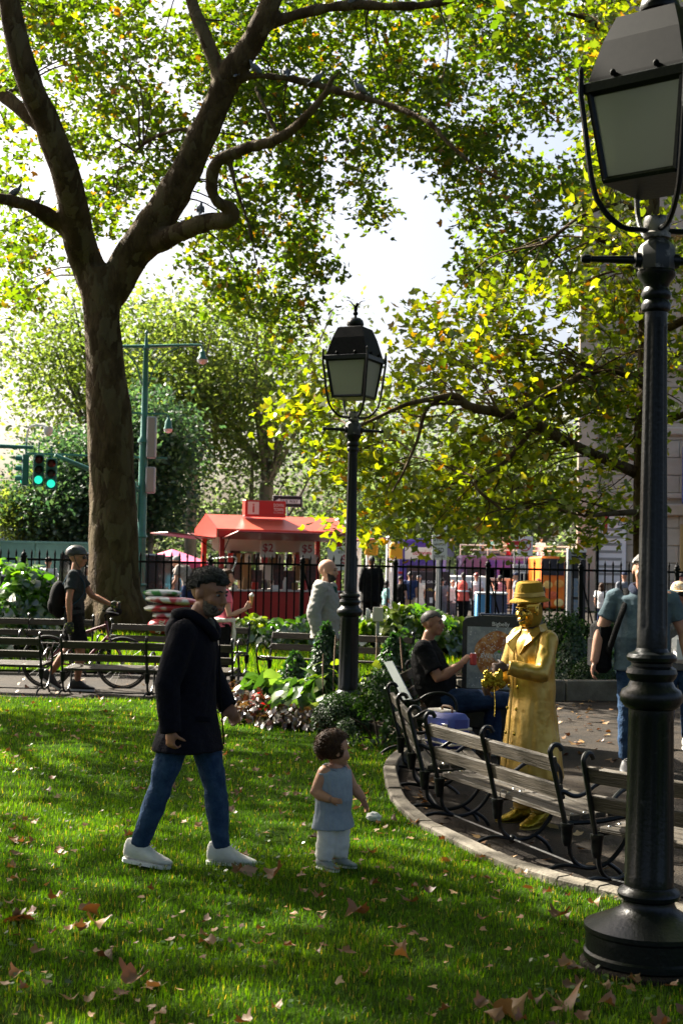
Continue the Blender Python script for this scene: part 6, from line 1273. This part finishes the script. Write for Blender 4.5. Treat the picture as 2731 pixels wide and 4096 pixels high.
# limestone building on the right
m_lime = mat('limestone',(.44,.37,.275),.85,col2=(.52,.445,.34),ns=1.6,nd=8,bump=.15); BY = 62; e0 = W(2335,1900,BY); e1 = W(2325,600,BY)
bl = thing('stone_building','tall pale limestone building behind the right hand tree','building',(e0.x,BY,-.29),R(-11)); Wd = 16
MB().box((Wd/2+.3,6,17),(Wd,12,34),None,.05).build('wall', m_lime, bl)
blk = [MB().box((0,0,0),(w_,.12,.74),None,.025).mesh('stone_block') for w_ in (1.48,.73)]
for r in range(22):
    for c in range(5):
        half = r%2; x = .3+.75+c*1.5-(.75 if half else 0)
        if half and c == 0: link('stone_block', blk[1], m_lime, bl, (.3+.375-.0,-.0,.4+r*.76)); continue
        link('stone_block', blk[0], m_lime, bl, (x,0,.4+r*.76))
for z, d_, h_ in ((4.6,.5,.5),(5.2,.3,.25),(8.0,.35,.35),(10.9,.55,.5),(11.5,.3,.3),(16.8,.7,.7)): MB().box((Wd/2+.15,-.1,z),(Wd+.4,d_,h_),None,.05).build('cornice', m_lime, bl)
for x in (.15,): MB().box((x,-.12,14),(.9,.5,28),None,.06).build('pilaster', m_lime, bl)
MB().box((2.2,-.14,9.5),(1.6,.1,1.9),None,.03).build('relief_panel', m_lime, bl)
m_brass = mat('brass_frame',(.42,.28,.10),.45,.3)
for x, z, h_ in ((4.95,2.2,3.6),(4.95,13.6,3.0)):
    w_ = MB().box((x,-.10,z),(1.7,.2,h_),None,.03).build('window', m_brass, bl); MB().box((x,-.215,z),(1.2,.03,h_-.5)).build('pane', m_gls, w_)
MB().box((4.9,-.9,6.1),(1.5,1.4,2.5),None,.05).build('awning', mat('awning_blue',(.02,.05,.25),.6), bl)
sgb = MB().box((1.15,-.16,2.9),(1.35,.1,3.0),None,.02).build('notice_board', m_sign, bl)
for i in range(8): MB().box((1.15,-.215,1.8+i*.32),(1.0,.01,.12)).build('notice_line', m_galv, sgb)
rf_ = W(2420,2085,61); fg = thing('red_banner','small red banner hung on the limestone building','banner',rf_); MB().box((0,0,0),(.18,.02,.55),None,.004).build('cloth', m_rr, fg); MB().tube([(-.15,.02,.3),(.15,.02,.3)],.015,6).build('rod', m_galv, fg)
sp0 = W(2385,2300,44); T = thing('street_pole','slim dark street pole in front of the limestone building','pole',(sp0.x,44,-.28)); MB().tube([(0,0,0),(0,0,W(2385,2150,44).z+.28)],.06,8).build('shaft', m_ironm, T); MB().lathe([(.14,0),(.14,.3),(.07,.4)],12).build('base', m_ironm, T)

# ================================================================ plants
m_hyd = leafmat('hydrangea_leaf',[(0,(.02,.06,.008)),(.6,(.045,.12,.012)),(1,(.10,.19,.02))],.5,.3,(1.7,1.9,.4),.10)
m_hosta = leafmat('hosta_leaf',[(0,(.02,.05,.012)),(.5,(.05,.11,.02)),(.75,(.12,.19,.05)),(1,(.24,.29,.11))],.4,.35,(1.6,1.7,.5),.05)
m_heu = leafmat('heuchera_leaf',[(0,(.025,.010,.008)),(.5,(.05,.024,.014)),(.8,(.06,.06,.025)),(1,(.13,.09,.045))],.35,.32,(1.6,1.0,.5),.07)
m_box = leafmat('boxwood_leaf',[(0,(.010,.028,.008)),(.7,(.025,.06,.014)),(1,(.05,.09,.022))],.3,.4,(1.5,1.7,.5),.025)
m_thuja = leafmat('thuja_leaf',[(0,(.010,.035,.008)),(.7,(.02,.065,.012)),(1,(.05,.11,.02))],.35,.5,(1.5,1.7,.5),.05)
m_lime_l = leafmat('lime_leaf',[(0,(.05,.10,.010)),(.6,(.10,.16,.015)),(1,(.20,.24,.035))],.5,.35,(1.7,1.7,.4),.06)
m_redl = leafmat('red_leaf',[(0,(.25,.01,.01)),(.6,(.45,.02,.015)),(1,(.6,.06,.03))],.4,.4,(1.3,.8,.8),.08)
m_stem = mat('stem_green',(.05,.07,.02),.7); m_stemb = mat('stem_brown',(.06,.04,.025),.8)
OV = ovate(n=3); OVN = ovate(.24,3,.2,.5); HO = ovate(.40,4,.22,.6); SM = ([(0,0,0),(.3,.45,.08),(0,1,0),(-.3,.45,.08)],[(0,1,2),(0,2,3)])
def plant(name, label, base, n, rad, hgt, size, mt, tv, stems=8, shape='dome', cat='plant', group=None, bias=.7, zc=0, stemm=None, rough=0):
    T = thing(name, label, cat, base, rnd.random()*6, group); P = []; N = []
    while len(P) < n:
        a = rnd.random()*2*PI; 
        if shape == 'dome': r = rad*math.sqrt(rnd.random()); z = hgt*math.sqrt(max(0,1-(r/rad)**2))*(bias+(1-bias)*rnd.random()); nr = (math.cos(a)*r/rad, math.sin(a)*r/rad, .7)
        elif shape == 'cone': t = rnd.random()**.8; r = rad*(1-t)**.7*(.7+.3*rnd.random()); z = hgt*t; nr = (math.cos(a),math.sin(a),.5)
        else: r = rad*rnd.random()**.5; z = hgt*rnd.random(); nr = (math.cos(a)*.5,math.sin(a)*.5,.8)
        if rough and noise.noise(V((math.cos(a)*r*rough,math.sin(a)*r*rough,z*rough+base[0]))) < -.12: continue
        P.append((math.cos(a)*r,math.sin(a)*r,zc+z)); N.append(nr)
    P = np.array(P); N = np.array(N); z = N+rng.normal(size=N.shape)*.45; z /= np.linalg.norm(z,axis=1)[:,None]
    y = np.column_stack([N[:,0],N[:,1],-.15+.0*N[:,0]])+rng.normal(size=N.shape)*.35; y -= (y*z).sum(1)[:,None]*z; y /= np.linalg.norm(y,axis=1)[:,None]; x = np.cross(y,z)
    o = link('foliage', leafcloud('foliage', P, size*(.65+.7*rng.random(n)), tv[0], tv[1], mats=np.stack([x,y,z],2)), mt, T); o['kind'] = 'stuff'
    sm_ = MB()
    for i in range(stems): q = P[rnd.randrange(n)]; sm_.tube(cr([(q[0]*.15,q[1]*.15,-.05),(q[0]*.5,q[1]*.5,q[2]*.6),tuple(q)],3),[.012*hgt+.003]*4+[.009*hgt+.002]*2+[.004],5)
    o = sm_.build('stems', stemm or m_stem, T); o['kind'] = 'stuff'
    return T
def at(px, py, d): 
    p = W(px,py,d); return p
p = W(70,2480,24.2); plant('hydrangea','large leafy green hydrangea beside the left picture edge',(p.x-.15,24.2,gz(0,24.2)),2300,1.15,1.62,.20,m_hyd,OV,20,'dome','shrub',None,.35,0,None,1.2)
p = W(215,2480,25.2); plant('hydrangea','smaller hydrangea shoot reaching towards the cyclist',(p.x-.25,25.2,gz(0,25)),420,.6,1.15,.17,m_hyd,OV,10,'dome','shrub',None,.4)
gB = 'bushes along the iron railing'
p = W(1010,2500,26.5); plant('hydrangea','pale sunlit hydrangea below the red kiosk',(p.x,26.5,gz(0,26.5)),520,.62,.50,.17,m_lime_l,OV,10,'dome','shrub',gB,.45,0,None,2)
p = W(1150,2500,26.3); plant('hydrangea','darker hydrangea between the kiosk and the bald man',(p.x,26.3,gz(0,26.3)),560,.75,.46,.17,m_hyd,OV,10,'dome','shrub',gB,.45,0,None,2)
p = W(1255,2500,26.6); plant('begonia','red flowering plant left of the bald man',(p.x,26.6,gz(0,26.6)),380,.5,.55,.13,m_hyd,OV,6,'dome','plant',gB,.5); plant('begonia_blossom','red blossoms beside the bald man',(p.x,26.4,gz(0,26.6)),60,.5,.58,.05,m_redl,SM,3,'dome','flowers',None,.6)
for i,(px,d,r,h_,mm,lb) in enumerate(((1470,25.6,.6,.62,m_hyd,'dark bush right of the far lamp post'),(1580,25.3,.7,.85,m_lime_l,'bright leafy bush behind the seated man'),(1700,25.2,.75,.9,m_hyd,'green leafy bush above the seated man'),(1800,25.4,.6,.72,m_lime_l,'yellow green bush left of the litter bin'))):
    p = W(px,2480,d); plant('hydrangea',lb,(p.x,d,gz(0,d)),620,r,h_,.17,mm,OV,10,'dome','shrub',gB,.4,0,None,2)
p = W(2320,2480,22); plant('yew','dark spreading yew behind the litter bin',(p.x,22,.12),3600,.75,1.02,.07,m_box,SM,14,'dome','shrub',None,.35,0,m_stemb,3)
p = W(2600,2480,23); plant('yew','dark yew hedge behind the tall man',(p.x,23,.12),3600,1.0,1.0,.08,m_box,SM,14,'dome','shrub',None,.35,0,m_stemb,3)
p = W(2390,2600,20.9); plant('ivy_plant','glossy leafed plant behind the tall man\'s arm',(p.x,20.9,.12),900,.55,.55,.09,m_hyd,OVN,8,'dome','plant',None,.4)
p = W(2290,2700,20.3); plant('thuja','small upright thuja right of the litter bin',(p.x,20.3,.12),2600,.32,.85,.06,m_thuja,SM,6,'cone','shrub',None,.5,0,m_stemb)
p = W(2370,2740,19.9); plant('boxwood','round boxwood beside the low wall',(p.x,19.9,.12),2800,.34,.42,.035,m_box,SM,6,'dome','shrub',None,.6,0,m_stemb)
p = W(2230,2480,24); plant('yew','yew tops showing behind the performer',(p.x,24,.15),1800,.6,.95,.07,m_box,SM,6,'dome','shrub',None,.35,0,m_stemb,3)
# the near bed
gBed = 'plants in the bed behind the child'; zb_ = .045
def bedp(px, py, d): p = W(px,py,d); return (p.x,d,zb_)
for i,(px,d,n,r,h_,s,mm,lb,nm,tv) in enumerate((
 (1150,16.6,90,.36,.38,.25,m_hosta,'cream edged hosta left of the far lamp post','hosta',HO),(1255,16.3,95,.38,.36,.25,m_hosta,'cream edged hosta at the foot of the far lamp post','hosta',HO),(1060,17.0,80,.32,.38,.23,m_hosta,'hosta half hidden by the walking man','hosta',HO),(1180,15.7,80,.32,.28,.22,m_hosta,'low hosta in the middle of the bed','hosta',HO),
 (960,16.6,240,.34,.24,.085,m_heu,'reddish heuchera close behind the walking man','heuchera',OV),(1060,15.9,260,.36,.24,.085,m_heu,'reddish heuchera in front of the hostas','heuchera',OV),(1160,15.2,240,.34,.20,.08,m_heu,'brown heuchera near the edging board','heuchera',OV),(940,17.4,220,.34,.26,.085,m_heu,'heuchera at the left end of the bed','heuchera',OV),(1250,15.1,200,.26,.18,.08,m_heu,'small brown heuchera left of the round boxwood','heuchera',OV),(1000,15.6,190,.28,.18,.08,m_heu,'low heuchera spilling to the lawn edge','heuchera',OV),
 (1330,15.8,34,.20,.62,.13,m_lime_l,'lime leafed coleus left of the far lamp','coleus',OV),(1480,15.9,46,.30,.60,.13,m_lime_l,'lime leafed coleus right of the far lamp','coleus',OV))):
    plant(nm,lb,bedp(px,2700,d),n,r,h_,s,mm,tv,8,'dome' if nm!='coleus' else 'box','plant',gBed,.35)
plant('begonia_blossom','scarlet leaf cluster among the heucheras',bedp(1035,2800,15.5),34,.09,.30,.07,m_redl,SM,4,'box','flowers',None,.5)
b_ = G(1358,2925,.045); plant('boxwood','clipped round boxwood in front of the far lamp post',(b_.x,b_.y+.28,.03),5200,.30,.40,.026,m_box,SM,8,'dome','shrub',None,.72,0,m_stemb)
plant('thuja','dark thuja against the far lamp post',bedp(1300,2700,16.4),4200,.30,1.02,.055,m_thuja,SM,6,'cone','shrub',None,.5,0,m_stemb)
plant('thuja','low thuja left of the bald man',bedp(1180,2700,17.3),2600,.34,.62,.055,m_thuja,SM,6,'cone','shrub',None,.5,0,m_stemb)
plant('yew','dark shrub behind the curved bench end',(.42,13.9,.03),3600,.42,.72,.045,m_box,SM,10,'dome','shrub',None,.4,0,m_stemb,3)
plant('thuja','feathery thuja behind the seated man\'s back',(.62,15.9,.03),3600,.40,.95,.055,m_thuja,SM,8,'cone','shrub',None,.4,0,m_stemb)
plant('thuja','thuja between the far bench and the seated man',(.95,17.2,.03),2600,.36,.75,.055,m_thuja,SM,8,'cone','shrub',None,.4,0,m_stemb)
fs_ = thing('flower_stalks','dry upright flower stalks around the far lamp post','plant',bedp(1470,2750,15.4))
for i in range(11):
    x, y = rnd.uniform(-.5,.35), rnd.uniform(-.2,.9); h_ = rnd.uniform(.55,.95); s_ = MB().tube(cr([(x,y,0),(x+rnd.uniform(-.03,.03),y,h_*.5),(x+rnd.uniform(-.06,.06),y,h_)],3),[.005,.0045,.004,.004,.009,.011,.006],5).build('stalk', mat('dry_stalk',(.16,.10,.06),.8), fs_)

# ================================================================ fallen leaves
m_fall = leafmat('fallen_leaf',[(0,(.085,.040,.014)),(.3,(.17,.085,.028)),(.6,(.25,.14,.048)),(.8,(.13,.045,.018)),(1,(.32,.20,.075))],.22,.5,(1.3,.9,.5),.05,'object')
def curled(seed):
    r = random.Random(seed); pol = [(a, q*r.uniform(.78,1.12)) for a, q in ((-90,.25),(-62,.50),(-38,.72),(-18,.66),(-5,.66),(8,.80),(18,.92),(33,.78),(48,.70),(68,.86),(90,1.02),(112,.86),(132,.70),(147,.78),(162,.92),(175,.80),(185,.66),(198,.66),(218,.72),(242,.50))]
    mb = MB(); k1, k2, ph = r.uniform(.2,1.7), r.uniform(-.6,1.0), r.uniform(0,6)
    def z(x, y): return k1*x*x*1.6+k2*y*y*1.2+.05*math.sin(7*x+ph)+.05*math.cos(6*y+ph)
    c = (0,-.02,z(0,0)); inner = [(.5*q*math.cos(R(a))*.55, .5*q*math.sin(R(a))*.55) for a, q in pol]; outer = [(.5*q*math.cos(R(a)), .5*q*math.sin(R(a))) for a, q in pol]
    mb.v = [c]+[(x,y,z(x,y)) for x, y in inner]+[(x,y,z(x,y)) for x, y in outer]; n = len(pol)
    for i in range(n): j = (i+1)%n; mb.f += [[0,1+i,1+j],[1+i,1+n+i,1+n+j],[1+i,1+n+j,1+j]]
    mb.tube([(0,-.1,z(0,-.1)+.005),(.02,-.32,z(0,-.2)),(.05,-.5,z(0,-.2)+.05)],.011,4)
    return mb.mesh('fallen_leaf')
FL = [curled(i) for i in range(7)]
spots = []
tries = 0
while len(spots) < 285 and tries < 20000:
    tries += 1; y = 4.6+13*rnd.random()**1.25; x = (rnd.random()-.5)*.52*y
    if abs(x) > .25*y+.1: continue
    if not inside(LAWN, np.array([[x,y]]))[0]: continue
    if noise.noise(V((x*.8,y*.8,3))) < rnd.uniform(-.5,.25): continue
    if (x-NL.x)**2+(y-NL.y)**2 < .32**2: continue
    spots.append((x,y,rnd.uniform(.045,.095)*(1.15 if y<7 else 1)))
for px, py, s_ in ((1100,3505,.17),(2250,3995,.20),(540,3905,.17),(2020,4040,.18),(75,3665,.18),(385,3690,.15),(350,3640,.16),(985,3480,.17),(1430,3640,.16),(2230,3670,.14),(1640,3600,.12)):
    q = G(px,py,.03); spots.append((q.x,q.y,s_))
for x, y, s_ in spots:
    o = bpy.data.objects.new('fallen_leaf', rnd.choice(FL)); C.objects.link(o)
    if not o.data.materials: o.data.materials.append(m_fall)
    o.location = (x,y,.022+rnd.random()*.02); o.scale = (s_,s_,s_*rnd.uniform(.7,1.2)); o.rotation_euler = (rnd.gauss(0,.22),rnd.gauss(0,.22),rnd.random()*6.3)
    tag(o,'dry brown plane leaf fallen on the lawn grass','leaf','fallen leaves scattered over the lawn')
n = 900; y = 6.5+14*rng.random(n); x = np.where(rng.random(n)<.6, .4+rng.random(n)*3.2, -4.5+rng.random(n)*6); P = np.stack([x,y],1)
ok = ~inside(LAWN,P) & ~inside(BEDP,P) & (np.hypot(P[:,0]-NL.x,P[:,1]-NL.y)>.4); P = P[ok]; P3 = np.column_stack([P,[gz(a,b)+.012 for a,b in P]])
m_litter = leafmat('leaf_litter',[(0,(.09,.036,.014)),(.4,(.18,.09,.032)),(.75,(.27,.16,.06)),(1,(.36,.25,.12))],.15,.5,(1.2,.9,.6),.06)
tag(link('leaf_litter', leafcloud('leaf_litter',P3,.05+.07*rng.random(len(P3)),LV,LF,.35), m_litter),'small dry leaves littering the path and plaza','leaf litter',kind='stuff')
n = 420; P = np.stack([-1.7+2.6*rng.random(n),14.3+3.6*rng.random(n)],1); P = P[inside(BEDP,P)]; P3 = np.column_stack([P,.06+.03*rng.random(len(P))]); tag(link('leaf_litter', leafcloud('leaf_litter',P3,.06+.06*rng.random(len(P3)),LV,LF,.4), m_litter),'dry leaves lying between the bed plants','leaf litter',kind='stuff')
n = 4200; y = 4.5+13.5*rng.random(n); x = (rng.random(n)-.5)*(.58*y+1.5); P = np.stack([x,y],1); P = P[inside(LAWN,P)]; P = P[fbm(P,.8,2.)+rng.random(len(P))*.8-.4 > -.1][:900]; P3 = np.column_stack([P,.02+.025*rng.random(len(P))])
tag(link('leaf_litter', leafcloud('leaf_litter',P3,.025+.04*rng.random(len(P3)),LV,LF,.3), m_litter),'small torn brown leaves settled in the lawn grass','leaf litter',kind='stuff')
n = 9000; y = 4.3+9*rng.random(n); x = (rng.random(n)-.5)*(.58*y+1.5); P = np.stack([x,y],1); P = P[inside(LAWN,P)]; P = P[fbm(P,.9,7.)+.5*fbm(P,3.,4.) > .28]; P3 = np.column_stack([P,.02+.02*rng.random(len(P))])
tag(link('clover', leafcloud('clover',P3,.018+.014*rng.random(len(P3)),[(0,-.5,0),(.45,-.1,.1),(.3,.45,.05),(-.3,.45,.05),(-.45,-.1,.1)],[(0,1,2),(0,2,3),(0,3,4)],.4), m_ivy),'patches of small round clover leaves in the lawn','clover',kind='stuff')
tpz = G(1493,3278,.03); tis = MB().ell((0,0,.02),(.05,.04,.03),14,10,None,lambda d: 1+.5*noise.noise(V((d.x*5,d.y*5,d.z*5)))); tag(tis.build('paper_scrap', m_white, None, loc=tpz),'crumpled white paper scrap on the grass by the kerb','paper')
# ================================================================ pigeons on the branches
m_pig = mat('pigeon_grey',(.05,.055,.065),.6,col2=(.14,.15,.17),ns=18); pg = 'pigeons perched in the big plane tree'
for i,(x,y,d,rz,lb) in enumerate(((34,441,D-1.2,0,'leftmost pigeon on the low left branch'),(80,468,D-.9,0,'pigeon next to the trunk on the low left branch'),(545,166,D-1.45,80,'pigeon where the thin branch leaves the limb'),(588,158,D-1.55,200,'pigeon second along the thin branch'),(657,165,D-1.65,100,'pigeon third along the thin branch'),(727,180,D-1.8,20,'pigeon fourth along the thin branch'),(828,203,D-2.1,180,'pigeon farthest out on the thin branch'),(461,480,D-1.4,90,'pigeon on the crooked lower limb'),(812,-1,D-1.85,0,'pigeon on the top branch cut by the frame'),(1437,838,E-.5,0,'pigeon in the right hand tree'))):
    p = WD(x,y,d); T = thing('pigeon',lb,'pigeon',(p.x,p.y,p.z),R(rz),pg); mb = MB(); M_ = Matrix.Rotation(R(-38),4,'Y')
    mb.ell((0,0,0),(.12,.065,.07),14,10,M_); mb.tube([(.07,0,.05),(.10,0,.11)],[.042,.03],10); mb.ell((.108,0,.135),(.03,.026,.027),10,8); mb.tube([(-.08,0,-.06),(-.20,0,-.15)],[.04,.035],8,flat=.35)
    grow(mb,'body',m_pig,T,.011,2); MB().tube([(.13,0,.132),(.155,0,.125)],[.007,.001],6).build('beak', m_black, T)
    for s in (-1,1): MB().tube([(.01,s*.025,-.06),(.02,s*.028,-.11)],.006,5).build('leg', mat('pigeon_leg',(.3,.06,.05),.6), T); MB().ell((-.02,s*.058,0),(.11,.018,.05),12,8,M_).build('wing', m_pig, T)
finish()
